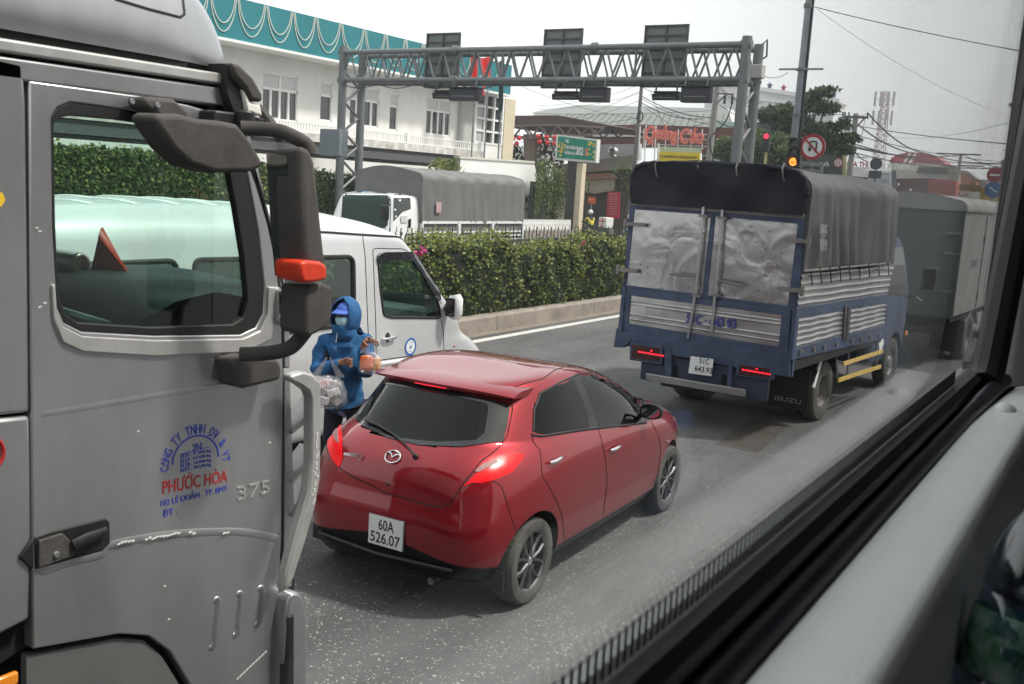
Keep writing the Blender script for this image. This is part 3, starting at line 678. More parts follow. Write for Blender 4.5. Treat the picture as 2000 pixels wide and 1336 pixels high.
# roof rail and fairing
a, c = D(-500, 14), D(462, 178)
for z0, z1, xo, mm_ in ((3.062, 3.100, .008, m_sill), (2.99, 3.052, 0, m_sil)):
    b = B(); b.mm((SX-.10, .4, z0), (SX+xo, 2.60, z1)); obj('roof_rail', b, mm_, lorry, bevel=.008); b = B(); b.mm((SX-.10, .4, z0), (SX+xo, 2.25, z1)); obj('roof_rail', b.mirror(), mm_, lorry, bevel=.008)
frows = [(1.222, .45, 2.68, 3.13, 3.13, 3.12, 9, 8), (1.232, .45, 2.67, 3.18, 3.18, 3.17, 9, 8), (1.225, .45, 2.64, 3.28, 3.28, 3.27, 9, 7.5), (1.20, .5, 2.59, 3.36, 3.36, 3.36, 8, 7), (1.13, .55, 2.52, 3.46, 3.46, 3.46, 7, 6), (1.04, .6, 2.45, 3.56, 3.56, 3.56, 6, 5.5), (.95, .65, 2.45, 3.72, 3.72, 3.70, 5, 5), (.86, .75, 2.25, 3.88, 3.88, 3.84, 5, 5), (.7, .9, 1.95, 3.95, 3.95, 3.92, 4, 4), (.3, 1.1, 1.6, 3.97, 3.97, 3.95, 3, 3)]
fb = B(); RR = shell(frows, 64, 4); fb.grid(RR, closed=True); k = len(fb.v); fb.v.append((0, 1.35, 3.97)); fb.f += [((len(RR)-1)*64+j, (len(RR)-1)*64+(j+1) % 64, k) for j in range(64)]; fb.m = [0]*len(fb.f)
FS = Surf(fb, TR); ff = obj('roof_fairing', fb, m_sil, lorry, smooth=60)
obj('fairing_seam', FS.line([(225, -2), (290, 18), (352, 34), (360, 28), (357, 0), (350, -20)], .005), m_gasket, ff)
obj('roof_gap', B().mm((-1.21, .45, 3.095), (1.21, 2.35, 3.14)), m_seam, lorry)
# front: curved panel and windscreen
ya, yb_ = D(482, 275), D(564, 570)
def yfront(z): return yb_.y-.03+(0 if z < yb_.z else (ya.y-yb_.y)*(z-yb_.z)/(ya.z-yb_.z))
def fgrid(z0, z1, dy=0, x1=1.235, n=24):
    return B().grid([[(-x1+2*x1*j/n, yfront(z)+dy+.04*(1-abs(-1+2*j/n)**4), z) for j in range(n+1)] for z in [z0+(z1-z0)*i/6 for i in range(7)]])
obj('front_panel', fgrid(.75, 2.28), m_sil, lorry); obj('windscreen', fgrid(2.28, 2.98, 0, 1.21), m_tgls, lorry); obj('header_panel', fgrid(2.98, 3.10, -.06), m_sil, lorry)
b = B(); b.mm((-1.15, .42, 3.0), (1.15, 2.58, 3.06)); b.mm((-1.19, .40, .95), (1.19, .46, 3.0)); b.mm((-1.19, .45, .9), (1.19, 2.95, 1.1)); obj('cab_lining', b, m_dint, lorry)
b = B(); n = 20
b.grid([[(-1.16+2.32*j/n, y, z+.02*math.sin(j*.5)) for j in range(n+1)] for y, z in ((2.20, 1.3), (2.12, 1.95), (2.14, 2.16), (2.20, 2.26), (2.36, 2.32), (2.58, 2.35), (2.80, 2.34))])
obj('dashboard', b, m_fabr, lorry, smooth=60)
b = B().path(cr([(1.05, 2.16, 2.22), (.6, 2.13, 2.26), (.1, 2.15, 2.28), (-.4, 2.13, 2.24)], 8), .022, 8); obj('dashboard_trim', b, mat('pale_teal_trim', (.08, .13, .13), .5), lorry)
b = B(); q = Matrix.Rotation(math.radians(-35), 3, 'X')
b.path([Vector((-.62, 2.18, 2.06))+q @ Vector((.23*math.cos(t), .23*math.sin(t)*1, 0)) for t in [i*PI/16 for i in range(33)]], .014, 8); b.path([(-.62, 2.18, 2.06), (-.62, 2.42, 1.75)], .03, 8)
for t in (0, 2.1, 4.2): b.path([(-.62, 2.18, 2.06), Vector((-.62, 2.18, 2.06))+q @ Vector((.23*math.cos(t), .23*math.sin(t), 0))], .012, 6)
obj('steering_wheel', b, m_black, lorry)
b = B()
for x in (.62, -.62):
    b = B(); b.box((x, 1.55, 1.5), (.5, .5, .2)); b.box((x, 1.22, 1.86), (.5, .14, .66), R=Matrix.Rotation(.12, 3, 'X')); b.box((x, 1.16, 2.25), (.26, .1, .16)); obj('seat', b, m_dint, lorry, bevel=.04)
tp = TR.p(212, 475, 1, 2.50)
wt = thing('warning_triangle', 'red plastic warning triangle standing on the dashboard of the grey lorry', 'warning triangle', TR.M @ Vector((tp.x, 2.50, 2.33)))
b = B(); b.path([(-.10, 0, 0), (.11, .02, 0), (-.045, .0, .17), (-.10, 0, 0)], .017, 6, sq=(.6, 1.4)); b.prism([(-.09, 0, .01), (.10, .01, .01), (-.04, 0, .16)], (0, .012, 0)); obj('reflector_frame', b, mat('red_reflector', (.45, .03, .01), .3, coat=.5), wt)
tp = TR.p(150, 475, 1, 2.46); b = B().path([(tp.x-.30, 2.46, 2.372), (tp.x+.03, 2.46, 2.372)], .045, 16); o = obj('flask', b, mat('steel_flask', (.3, .3, .25), .3, .8), None, bevel=.01); o.location = TR.loc
tag(o, 'steel vacuum flask lying on the lorry dashboard beside the red triangle', 'flask')
# door handle in its recess
hp = [(66, 1049), (100, 1036), (205, 1011), (213, 1018), (214, 1062), (198, 1077), (68, 1113)]
b = plate(d2(hp), 0, lambda y, z: (SX+.004, y, z), (1, 0, 0), .02); hr = obj('handle_recess', b, m_gasket, lorry, bevel=.006)
b = plate(d2([(72, 1054), (118, 1040), (140, 1062), (141, 1083), (70, 1108)]), 0, lambda y, z: (SX+.016, y, z), (1, 0, 0), .02); obj('lock_plate', b, m_tex, hr, bevel=.004)
q = D(110, 1083, .018); obj('keyhole', B().lathe([(0, .006), (.008, .006), (.011, 0)], o=q, ax='x', n=14), m_steel, hr)
b = B().path([D(143, 1066, .02), D(170, 1052, .03), D(207, 1036, .018)], [.022, .020, .014], 8, sq=(.6, 1)); obj('door_handle', b, m_black, hr)
b = plate(d2([(34, 1088), (62, 1048), (62, 1112)]), 0, lambda y, z: (SX+.012, y, z), (1, 0, 0), .03); obj('handle_end_cap', b, m_gasket, lorry, bevel=.006)
# creases: small raised ridges pressed into the door skin
def ridge(pts, r, m=m_sil, name='door_crease', up=0):
    P = cr([D(x, y, -.004) for x, y in pts], 5); k = len(P)
    o = obj(name, B().path(P, [r*(.25 if i in (0, k-1) else 1) for i in range(k)], 10, sq=(.42, 1.6)), m, lorry, smooth=80); return o
ridge([(66, 811), (180, 793), (300, 773), (420, 754), (547, 736)], .012)
ridge([(68, 1119), (140, 1096), (196, 1083), (216, 1064), (330, 1044), (448, 1038), (500, 1043), (547, 1054)], .014)
for x0, y0, x1, y1 in ((426, 1172, 417, 1262), (471, 1160, 463, 1238), (512, 1149, 506, 1218)):
    P = [D(x0-9, y0+3, -.002), D(x0, y0, .003), D((x0+x1)/2, (y0+y1)/2, .003), D(x1, y1-4, .003), D(x1-9, y1+4, -.002)]
    obj('pressed_rib', B().path(cr(P, 4), .008, 8, sq=(.45, 1.5)), m_sil, lorry, smooth=80)
# paint chips
b = B()
for x0, x1 in ((232, 262), (286, 352), (372, 380), (438, 452)):
    for x in range(x0, x1, 7):
        y = 1064-(x-216)*.155 if x < 340 else 1041; p = D(x, y+rnd.uniform(-2, 2), .010); b.box(p, (.004, rnd.uniform(.008, .018), rnd.uniform(.003, .006)), R=Matrix.Rotation(.12, 3, 'X'))
for x, y in ((72, 445), (78, 600), (88, 592), (527, 865), (322, 1145), (330, 1210), (270, 843), (78, 452)): b.box(D(x, y, .001), (.002, .010, .004), R=Matrix.Rotation(rnd.uniform(-.6, .6), 3, 'X'))
for x in range(465, 520, 6): b.box(D(x, 1325-(x-465)*.95, .001), (.003, .014, .004), R=Matrix.Rotation(.8, 3, 'X'))
obj('paint_chips', b, mat('chipped_primer', (.60, .59, .57), .8), lorry, smooth=0)['kind'] = 'stuff'
b = plate(d2([(59, 1285), (234, 1250), (288, 1254), (322, 1284), (352, 1332), (385, 1392), (415, 1480), (60, 1480)]), 0, lambda y, z: (SX-.02, y, z), (1, 0, 0), .03); obj('mudguard', b, mat('mudguard_grey', (.10, .10, .10), .6, var=.15), lorry)
b = B().box(D(12, 1330, .01), (.02, .07, .04)); obj('side_marker', b, mat('orange_lens', (.8, .25, .02), .25, coat=.7), lorry, bevel=.006)
m_yel = mat('yellow_decal', (.75, .48, .03), .5); m_blu = mat('blue_lettering', (.035, .06, .42), .5); m_rlt = mat('red_lettering', (.42, .02, .02), .5)
b = plate(d2([(-40, 370), (4, 376), (10, 390), (2, 404), (-40, 400)]), 0, lambda y, z: (SX+.002, y, z), (1, 0, 0), .002); obj('decal', b, m_yel, lorry)
b = B(); c = D(-22, 888, .003); b.path([Vector((c.x, c.y+.045*math.cos(t), c.z+.05*math.sin(t))) for t in [i*PI/12 for i in range(25)]], .006, 5); obj('decal', b, m_rlt, lorry)
# lettering on the door
def dtext(s, m, x0, y0, x1, y1, h, bold=.0, name='lettering', th=.0012):
    a, c = D(x0, y0, .001), D(x1, y1, .001); xv = c-a
    return text(name, s, m, lorry, (a+c)/2, xv, (0, 0, 1), xv.length, h, th, bold=bold)
dtext('PHƯỚC HÒA', m_rlt, 318, 948, 444, 925, .062, .006)
dtext('102 LÊ DUẨN . TP. BMT', m_blu, 314, 980, 444, 950, .034)
dtext('ĐT :', m_blu, 318, 1003, 346, 997, .026)
dtext('2N', m_blu, 376, 875, 394, 871, .028, .005)
for i, (s1, s2) in enumerate((('KLBT :', '9 300 kg'), ('KLCP :', '14.570 kg'), ('KLTB :', '24.000 kg'), ('KLKT :', '38.570 kg'))):
    dy = i*9.2; dtext(s1, m_blu, 353, 891+dy, 375, 887+dy, .014, .004); dtext(s2, m_blu, 378, 886.5+dy, 412, 880+dy, .014, .004)
arc = []
for i in range(25):
    t = PI*(1-i/24); arc.append(D(382+45*math.cos(t), 900-49*math.sin(t)-8*math.cos(t)*1.0, .001))
obj('lettering', B().path(arc, .0035, 6, sq=(.3, 1)), m_blu, lorry)
w_ = 'CÔNG TY TNHH DV & VT'; cx, cy_ = 382, 906
for i, ch in enumerate(w_):
    if ch == ' ': continue
    t = PI*(1.0-i/(len(w_)-1))+.0; px, py = cx+60*math.cos(t), cy_-68*math.sin(t)-10*math.cos(t)
    p = D(px, py, .001); a2 = D(px+8*math.sin(t), py+9*math.cos(t)-2*math.sin(t), .001)
    xv = (a2-p).normalized(); yv = Vector((0, -xv.z, xv.y)); text('lettering', ch, m_blu, lorry, p, xv, yv, .019 if ch != 'M' else .024, .034, .0012, bold=.004)
obj('lettering', B().path([D(355, 886, .001), D(409, 873, .001)], .0014, 4), m_blu, lorry)
dtext('375', m_sill, 463, 965, 526, 950, .055, .0, 'badge', .004)
# roof marker, top bracket, mirrors
def mp(x, y, X): return TR.p(x, y, 0, 4.0+X)
m_cl = mat('clear_marker', (.75, .72, .66), .25, coat=.6)
b = plate([(mp(x, y, -2.72).y, mp(x, y, -2.72).z) for x, y in ((440, 122), (458, 127), (484, 152), (502, 184), (502, 200), (480, 196), (468, 172), (448, 150))], 0, lambda y, z: (1.31, y, z), (1, 0, 0), .16); obj('marker_cover', b, m_tex, lorry, bevel=.012)
b = plate([(mp(x, y, -2.72).y, mp(x, y, -2.72).z) for x, y in ((468, 172), (482, 198), (501, 203), (507, 228), (490, 224), (476, 222))], 0, lambda y, z: (1.30, y, z), (1, 0, 0), .12); obj('marker_lens', b, m_cl, lorry, bevel=.01)
b = plate([(mp(x, y, -2.72).y, mp(x, y, -2.72).z) for x, y in ((440, 122), (448, 150), (468, 172), (476, 222), (515, 232), (516, 238), (462, 240), (440, 180))], 0, lambda y, z: (1.285, y, z), (1, 0, 0), .10); obj('marker_base', b, m_gasket, lorry, bevel=.006)
c = mp(478, 236, -2.66); b = B(); b.lathe([(0, .035), (.035, .035), (.035, -.05), (0, -.05)], o=c, ax='z', n=20); b.box((c.x-.06, c.y-.06, c.z-.02), (.1, .12, .09)); obj('mirror_pivot', b, m_black, lorry, bevel=.008)
arm = cr([mp(470, 250, -2.62), mp(505, 252, -2.58), mp(545, 256, -2.52), mp(575, 268, -2.46), mp(598, 282, -2.44), mp(606, 300, -2.43)], 5)
mir = obj('mirror', B().path(arm, .019, 10, sq=(1, 1.3)), m_tex, lorry, smooth=60)
# main mirror housing
def hous(pts_in, pts_out, X0, X1, name, m, bev=.02, par=mir):
    """box-like body: outline on plane X0 and on plane X1"""
    P0 = [mp(x, y, X0) for x, y in pts_in]; P1 = [mp(x, y, X1) for x, y in pts_out]; k = len(P0); b = B()
    b.add(P0+P1, [tuple(range(k-1, -1, -1)), tuple(range(k, 2*k))]+[(i, (i+1) % k, (i+1) % k+k, i+k) for i in range(k)]); return obj(name, b, m, par, smooth=35, bevel=bev, segs=3)
def mbox(px_o, X, dx, y_back, name, m, taper=.9, bev=.02, par=mir, fl=1):
    """side outline traced at plane X (outer face), extruded inboard by dx"""
    P = [mp(x, y, X) for x, y in px_o]; k = len(P); b = B(); c = sum(P, Vector())/k
    Q = [c+(p-c)*taper+Vector((-dx, 0, 0)) for p in P]
    b.add(P+Q, [tuple(range(k)), tuple(range(2*k-1, k-1, -1))]+[(i, i+k, (i+1) % k+k, (i+1) % k) for i in range(k)]); return obj(name, b, m, par, smooth=35, bevel=bev, segs=3, weld=True)
mbox([(588, 284), (608, 290), (618, 318), (629, 420), (639, 512), (632, 545), (600, 553), (592, 480), (588, 380)], -2.36, .13, 0, 'mirror_housing', m_tex, .97, .025)
b = B(); P = [mp(x, y, -2.40) for x, y in ((574, 300), (583, 470), (590, 545))]; P2 = [p+Vector((-.115, -.012, 0)) for p in P]
b.add([P[0]+Vector((-.02, -.012, -.01)), P[1]+Vector((-.02, -.012, 0)), P[2]+Vector((-.02, -.012, .01)), P2[2], P2[1], P2[0]], [(0, 1, 4, 5), (1, 2, 3, 4)]); obj('mirror_glass', b, m_mirror, mir, smooth=0)
mbox([(588, 512), (602, 508), (628, 511), (640, 520), (640, 546), (618, 552), (594, 554), (588, 540)], -2.33, .13, 0, 'reflector', mat('orange_red_reflector', (.62, .04, .012), .4, var=.12, vs=30), .92, .012)
mbox([(600, 558), (632, 552), (650, 560), (651, 615), (640, 640), (604, 660), (596, 650), (598, 600)], -2.36, .13, 0, 'mirror_housing', m_tex, .95, .02)
b = B(); P = [mp(x, y, -2.385) for x, y in ((597, 566), (597, 645))]; b.add([P[0]+Vector((-.02, -.01, -.01)), P[1]+Vector((-.02, -.01, .01)), P[1]+Vector((-.115, -.01, .03)), P[0]+Vector((-.115, -.01, -.02))], [(0, 1, 2, 3)]); obj('mirror_glass', b, m_mirror, mir, smooth=0)
arm2 = cr([mp(470, 692, -2.64), mp(520, 690, -2.56), mp(565, 680, -2.48), mp(590, 655, -2.45), mp(600, 640, -2.44)], 5); obj('mirror_arm', B().path(arm2, .022, 10, sq=(1, 1.2)), m_tex, mir, smooth=60)
b = plate([(D(x, y).y, D(x, y).z) for x, y in ((418, 696), (450, 688), (505, 694), (512, 705), (510, 735), (440, 751), (430, 748))], 0, lambda y, z: (SX+.10, y, z), (1, 0, 0), .11); obj('mirror_bracket', b, m_tex, lorry, bevel=.02)
b = plate([(D(x, y).y, D(x, y).z) for x, y in ((535, 562), (562, 566), (566, 630), (540, 636), (532, 628))], 0, lambda y, z: (SX+.045, y, z), (1, 0, 0), .05); obj('pillar_block', b, m_sil, lorry, bevel=.012)
b = B().path(cr([mp(503, 210, -2.95), mp(528, 240, -2.9), mp(545, 268, -2.8)], 4), .02, 8); obj('front_mirror_arm', b, m_tex, mir)
# kerb-view mirror over the window
b = plate([(D(x, y).y, D(x, y).z) for x, y in ((240, 188), (300, 192), (328, 215), (340, 250), (330, 260), (300, 252), (278, 230), (244, 210))], 0, lambda y, z: (SX+.10, y, z), (1, 0, 0), .09); kv = obj('kerb_mirror', b, m_tex, lorry, bevel=.014)
P = [(208, 226), (222, 219), (258, 220), (300, 230), (340, 233), (375, 240), (405, 275), (424, 308), (425, 322), (400, 331), (330, 332), (285, 318), (250, 288), (222, 250)]
b = plate([(D(x, y).y, D(x, y).z) for x, y in P], 0, lambda y, z: (SX+.22, y, z), (1, 0, 0), .12); obj('mirror_housing', b, m_tex, kv, bevel=.03, segs=3)
for x in (258, 308): q = D(x, 198+(x-258)*.15, .102); obj('screw', B().lathe([(0, .004), (.008, .004), (.010, 0)], o=q, ax='x', n=10), m_steel, kv)
# silver corner grille with louvres, bumper end
def FXP(x, y, off=0.0): return TR.p(x, y, 0, 1.36+off)
gp = [(568, 734), (594, 726), (612, 731), (628, 748), (628, 830), (627, 930), (618, 985), (600, 1050), (574, 1130), (556, 1158), (560, 1120), (584, 1030), (604, 960), (609, 900), (609, 780), (604, 765), (586, 752), (569, 744)]
b = plate([(FXP(*p).y, FXP(*p).z) for p in gp], 0, lambda y, z: (1.36+(.0), y, z), (1, 0, 0), .05); cg = obj('corner_grille', b, m_sill, lorry, bevel=.01)
b = B()
for (y0, y1) in ((792, 836), (880, 930), (948, 998)):
    a, c, e, f_ = FXP(570, y1+6, -.10), FXP(612, y0, -.02), FXP(612, y0+22, -.02), FXP(571, y1+12, -.10)
    dx = Vector((-.12, .05, 0)); b.add([a, c, e, f_, a+dx, c+dx, e+dx, f_+dx], [(0, 3, 2, 1), (4, 5, 6, 7), (0, 1, 5, 4), (1, 2, 6, 5), (2, 3, 7, 6), (3, 0, 4, 7)])
obj('louvre', b, m_sill, cg)
b = plate([(FXP(*p).y, FXP(*p).z) for p in ((568, 738), (606, 756), (612, 800), (611, 900), (604, 960), (570, 1090))], 0, lambda y, z: (1.235, y, z), (1, 0, 0), .04); obj('grille_back', b, mat('shadow_grey', (.05, .05, .055), .6), cg)
b = B()
for i in range(16):
    y = 850+i*9+rnd.uniform(-3, 3); b.box(FXP(617+rnd.uniform(-3, 5)-(0 if y < 940 else (y-940)*.2), y, .001), (.003, .008, rnd.uniform(.006, .02)))
obj('paint_chips', b, MATS['chipped_primer'], cg, smooth=0)['kind'] = 'stuff'
bp_ = [(543, 1162), (552, 1150), (564, 1150), (574, 1166), (580, 1200), (580, 1480), (536, 1480), (538, 1195)]
b = plate([(D(x, y).y, D(x, y).z) for x, y in bp_], 0, lambda y, z: (SX+.06, y, z), (1, 0, 0), .12); obj('bumper_corner', b, m_sil, lorry, bevel=.03, segs=3)
b = plate([(D(x, y).y, D(x, y).z) for x, y in ((539, 1196), (552, 1190), (552, 1480), (534, 1480))], 0, lambda y, z: (SX+.068, y, z), (1, 0, 0), .05); obj('step_infill', b, m_gasket, lorry, bevel=.01)
b = B().mm((-1.15, 2.5, .35), (1.15, 2.86, .85)); obj('bumper', b, m_sil, lorry, bevel=.05)
for y_ in (1.72, -3.6, -4.9):
    for s_ in (1, -1): wheel(lorry, (s_*1.06, y_, .5), .5, .28, .29, m_tyre, m_steel, s_, 'dual' if y_ < 0 else 'front')
b = B().mm((-.45, -6.5, .75), (.45, 2.4, 1.0)); obj('chassis', b, m_undark, lorry)
b = B().mm((-1.24, -6.8, 1.15), (1.24, .1, 3.6)); obj('cargo_body', b, mat('lorry_tarp', (.10, .12, .12), .8, var=.2), lorry, bevel=.05)

# ------------------------------------------------------------------ silver minibus in the far lane
VN = Fr((-7.28, 7.0, 0))
m_van = mat('silver_van_paint', (.60, .61, .62), .38, .35, var=.07, vs=1.4, coat=.5)
m_vwhite = mat('van_roof_white', (.74, .76, .75), .4, var=.04, coat=.3)
m_vgls = glass('van_glass', (.74, .86, .80), .03)
van = thing('minibus', 'silver-white minibus with a round blue emblem on its front door', 'van', VN.loc)
vrows = [(.80, -3.7, 2.6, .30, .28, .28, 9, 8), (.93, -3.8, 2.90, .34, .32, .34, 9, 8), (.965, -3.83, 2.98, .5, .5, .5, 10, 8), (.985, -3.84, 2.96, .72, .72, .70, 10, 8), (.985, -3.84, 2.86, .90, .90, .83, 10, 8),
         (.982, -3.83, 2.66, 1.06, 1.06, .96, 10, 9), (.975, -3.82, 2.36, 1.22, 1.20, 1.10, 10, 12), (.965, -3.80, 2.16, 1.38, 1.36, 1.28, 10, 20), (.95, -3.78, 1.98, 1.55, 1.53, 1.46, 10, 22), (.925, -3.74, 1.66, 1.85, 1.82, 1.74, 10, 24),
         (.895, -3.68, 1.38, 2.10, 2.08, 2.02, 9, 24), (.87, -3.62, 1.20, 2.24, 2.23, 2.17, 8, 20), (.80, -3.52, 1.02, 2.33, 2.34, 2.26, 7, 12), (.66, -3.3, .80, 2.385, 2.42, 2.33, 6, 6), (.4, -2.9, .4, 2.42, 2.46, 2.40, 4, 4), (.15, -2.2, -.4, 2.44, 2.47, 2.44, 3, 3)]
vb = B(); RR = shell(vrows, 120, 5); vb.grid(RR, closed=True); k = len(vb.v); vb.v += [(0, -1.3, 2.475), (0, -.4, .28)]
vb.f += [((len(RR)-1)*120+j, (len(RR)-1)*120+(j+1) % 120, k) for j in range(120)]+[((j+1) % 120, j, k+1) for j in range(120)]; vb.m = [0]*len(vb.f)
VS = Surf(vb, VN); vbody = obj('body', vb, [m_van, m_undark, m_seam], None, smooth=0, weld=True)
m_cut = m_seam
def prism_cut(o, poly3, vec):
    c = B().prism(poly3, vec); t = obj('cutter', c, m_cut, None, smooth=0, weld=True)
    md = o.modifiers.new('b', 'BOOLEAN'); md.operation = 'DIFFERENCE'; md.object = t; md.solver = 'EXACT'; md.material_mode = 'TRANSFER'; return t
ks = list(arches(vbody, [(.95, 2.05, .34), (-.95, 2.05, .34), (.95, -1.5, .34), (-.95, -1.5, .34)], .40, .30))
v_fw = rnd_poly([(737, 497), (803, 496), (822, 520), (842, 560), (857, 595), (861, 621), (762, 620), (749, 616), (742, 560)], 7)
def vyz(poly): return [(lambda h: (h.y, h.z))(VS.hit(*p)[0]) for p in poly]
fw = vyz(v_fw); sw_ = rnd_poly([(-1.55, 1.36), (.345, 1.36), (.37, 2.0), (-1.55, 2.03)], .08); rw = rnd_poly([(-3.5, 1.38), (-1.72, 1.36), (-1.72, 2.03), (-3.5, 2.03)], .08)
for P in (fw, sw_, rw): ks.append(prism_cut(vbody, [(-1.3, p[0], p[1]) for p in P], (2.6, 0, 0)))
wsp = rnd_poly([(-.80, 1.50), (.80, 1.50), (.74, 2.06), (-.74, 2.06)], .08); ks.append(prism_cut(vbody, [(p[0], 1.0, p[1]) for p in wsp], (0, 1.6, 0)))
apply_mods(vbody, ks)
bm = bmesh.new(); bm.from_mesh(vbody.data)
mi = [i for i, q in enumerate(vbody.data.materials) if q == m_cut]
bmesh.ops.delete(bm, geom=[f for f in bm.faces if f.material_index in mi], context='FACES'); bm.to_mesh(vbody.data); bm.free()
vbody.data.polygons.foreach_set('use_smooth', [True]*len(vbody.data.polygons)); vbody.data.set_sharp_from_angle(angle=math.radians(38)); vbody.parent = van
def vpane(name, poly, frame=.012):
    """side window on the real body surface, given in (y, z)"""
    v, f = tess(poly, .12); H = []
    for q in v:
        h = VS.t.ray_cast(Vector((3, q[0], q[1])), Vector((-1, 0, 0))); H.append((h[0], h[1] if h[1].x > 0 else -h[1]))
    b = skin2d([(i,) for i in range(len(v))], f, lambda q: (H[q[0]][0]+H[q[0]][1]*-.004, H[q[0]][1]), .004, lambda t: H[t[0]][1])
    P = []
    for q in dens(poly+[poly[0]], .08, False):
        h = VS.t.ray_cast(Vector((3, q[0], q[1])), Vector((-1, 0, 0))); P.append(h[0])
    fr = B().path(P, frame, 6)
    for bb, ff in ((b, fr), (b.mirror(), fr.mirror())):
        w = obj(name, bb, m_vgls, van, smooth=60); obj('window_rubber', ff, m_gasket, w)
vpane('side_window', fw, .014); vpane('side_window', sw_, .022); vpane('side_window', rw, .022)
b = B().grid([[((-.80+1.6*j/16)*(1-.06*i/6), 0, 1.49+.585*i/6) for j in range(17)] for i in range(7)])
for i, p in enumerate(b.v):
    h = VS.t.ray_cast(Vector((p[0], 4, p[2])), Vector((0, -1, 0))); b.v[i] = tuple(h[0]+Vector((0, .003, 0)))
obj('windscreen', b, m_vgls, van, smooth=60)
def vseam(pts, r=.005, m=m_seam, name='panel_gap', off=0, sq=None, both=True):
    p = VS.line(pts, r, off, sq=sq); obj(name, p, m, van)
    if both: obj(name, p.mirror(), m, van)
vseam([(560, 450), (640, 454), (700, 458), (780, 463), (792, 468)], .010, m_gasket, 'roof_gutter', .004)
vseam([(708, 460), (713, 500), (718, 627), (722, 705)]); vseam([(728, 489), (731, 560), (734, 641), (735, 712)])
vseam([(728, 489), (732, 485), (785, 486), (806, 494), (828, 522), (862, 594)], .004); vseam([(862, 624), (866, 650), (867, 690)])
vseam([(650, 722), (733, 712), (809, 701), (866, 690)], .016, m_vwhite, 'side_moulding', .004, sq=(.5, 1.4))
vseam([(640, 714), (733, 705), (809, 694), (866, 685)], .004)
# wind deflector over the door glass
dyz = rnd_poly(vyz([(734, 509), (736, 498), (748, 492), (800, 491), (812, 497), (830, 522), (848, 556), (858, 585), (851, 588), (836, 562), (818, 530), (803, 509), (790, 507), (742, 509)]), .02)
v_, f_ = tess(dyz, .05); H_ = [VS.t.ray_cast(Vector((3, q[0], q[1])), Vector((-1, 0, 0))) for q in v_]
vp_ = skin2d([(i,) for i in range(len(v_))], f_, lambda q: (H_[q[0]][0]+Vector((.032, 0, 0)), Vector((1, 0, 0))), .026, lambda t: Vector((1, 0, 0)))
m_smoke = mat('smoked_acrylic', (.012, .012, .016), .12, coat=.6)
for q in (vp_, vp_.mirror()): obj('wind_deflector', q, m_smoke, van)
for sgn in (1, -1):
    h, n = VS.hit(757, 660)
    b = B().ball(h+Vector((-.01, 0, 0)), (.02, .05, .06), 8); b2 = B().path([h+Vector((.02, -.10, 0)), h+Vector((.035, -.06, 0)), h+Vector((.035, .07, 0)), h+Vector((.02, .11, 0))], .014, 8)
    if sgn < 0: b, b2 = b.mirror(), b2.mirror()
    cup = obj('handle_cup', b, m_gasket, van); obj('door_handle', b2, m_chrome, van)
h, n = VS.hit(866, 612); b = B().path([(h.x-.03, 1.88, 1.40), (h.x+.10, 1.86, 1.40)], .045, 8, sq=(1, 1)); b2 = B().path([(h.x+.13, 1.84, 1.30), (h.x+.14, 1.84, 1.36), (h.x+.14, 1.84, 1.52), (h.x+.13, 1.84, 1.56)], [.05, .07, .07, .05], 16, sq=(1.25, .9)); b3 = B().box((h.x+.125, 1.765, 1.43), (.12, .012, .20))
b4 = B().box((h.x+.125, 1.759, 1.43), (.10, .006, .17))
for sgn in (1, -1):
    q = [t if sgn > 0 else t.mirror() for t in (b, b2, b3, b4)]
    mo = obj('side_mirror', q[1], m_vwhite, van, smooth=60); obj('mirror_bracket', q[0], m_black, mo); obj('mirror_bezel', q[2], m_gasket, mo, bevel=.01); obj('mirror_glass', q[3], m_mirror, mo)
# round door emblem
h, n = VS.hit(801, 677); xe = h.x+.003
b = B().lathe([(0, .003), (.092, .003), (.092, 0)], o=(xe, h.y, h.z), ax='x', n=36); em = obj('emblem', b, m_vwhite, van)
b = B().lathe([(.072, .0045), (.094, .0045), (.094, .003), (.072, .003)], o=(xe, h.y, h.z), ax='x', n=36, close=True); obj('emblem_ring', b, mat('emblem_blue', (.03, .12, .42), .5), em)
text('lettering', 'H', MATS['emblem_blue'], em, (xe+.0045, h.y, h.z-.004), (0, 1, 0), (0, 0, 1), .040, .046, .001, bold=.03, shear=.25)
b = B().path([(xe+.005, h.y-.03, h.z+.045), (xe+.005, h.y, h.z+.055), (xe+.005, h.y+.03, h.z+.045)], .003, 4); b.path([(xe+.005, h.y-.05, h.z-.055+.01), (xe+.005, h.y+.03, h.z-.05)], .002, 4); obj('emblem_mark', b, mat('emblem_grey', (.35, .36, .38), .6), em)
h, n = VS.hit(887, 676); obj('side_repeater', B().ball(h, (.012, .03, .012), 6), m_lampc, van)
b = B()
for i in range(9): b.mm((-.74+i*.02*0, -3.2+i*.40, 2.36), (.74, -3.2+i*.40+.12, 2.372+.0))
rr = B()
for i in range(9):
    y = -3.0+i*.40
    P = []
    for x in [-.55+.11*j for j in range(11)]:
        hh = VS.t.ray_cast(Vector((x, y, 4)), Vector((0, 0, -1))); P.append(hh[0]+Vector((0, 0, .002)))
    rr.path(P, .05, 8, sq=(1, .22))
obj('roof_rib', rr, m_vwhite, van, smooth=70)
b = B(); b.mm((-.93, -3.6, .40), (.93, 2.2, .46)); obj('cabin_floor', b, m_dint, van)
m_seat = mat('dark_seat', (.018, .018, .02), .8)
for y in (-2.6, -1.7, -.8, .12, 1.0):
    for x in (.5, -.5):
        b = B(); b.box((x, y, .95), (.52, .5, .16)); b.box((x, y-.25, 1.32), (.50, .14, .78)); b.box((x, y-.28, 1.80), (.27, .11, .24)); obj('seat', b, m_seat, van, bevel=.05)
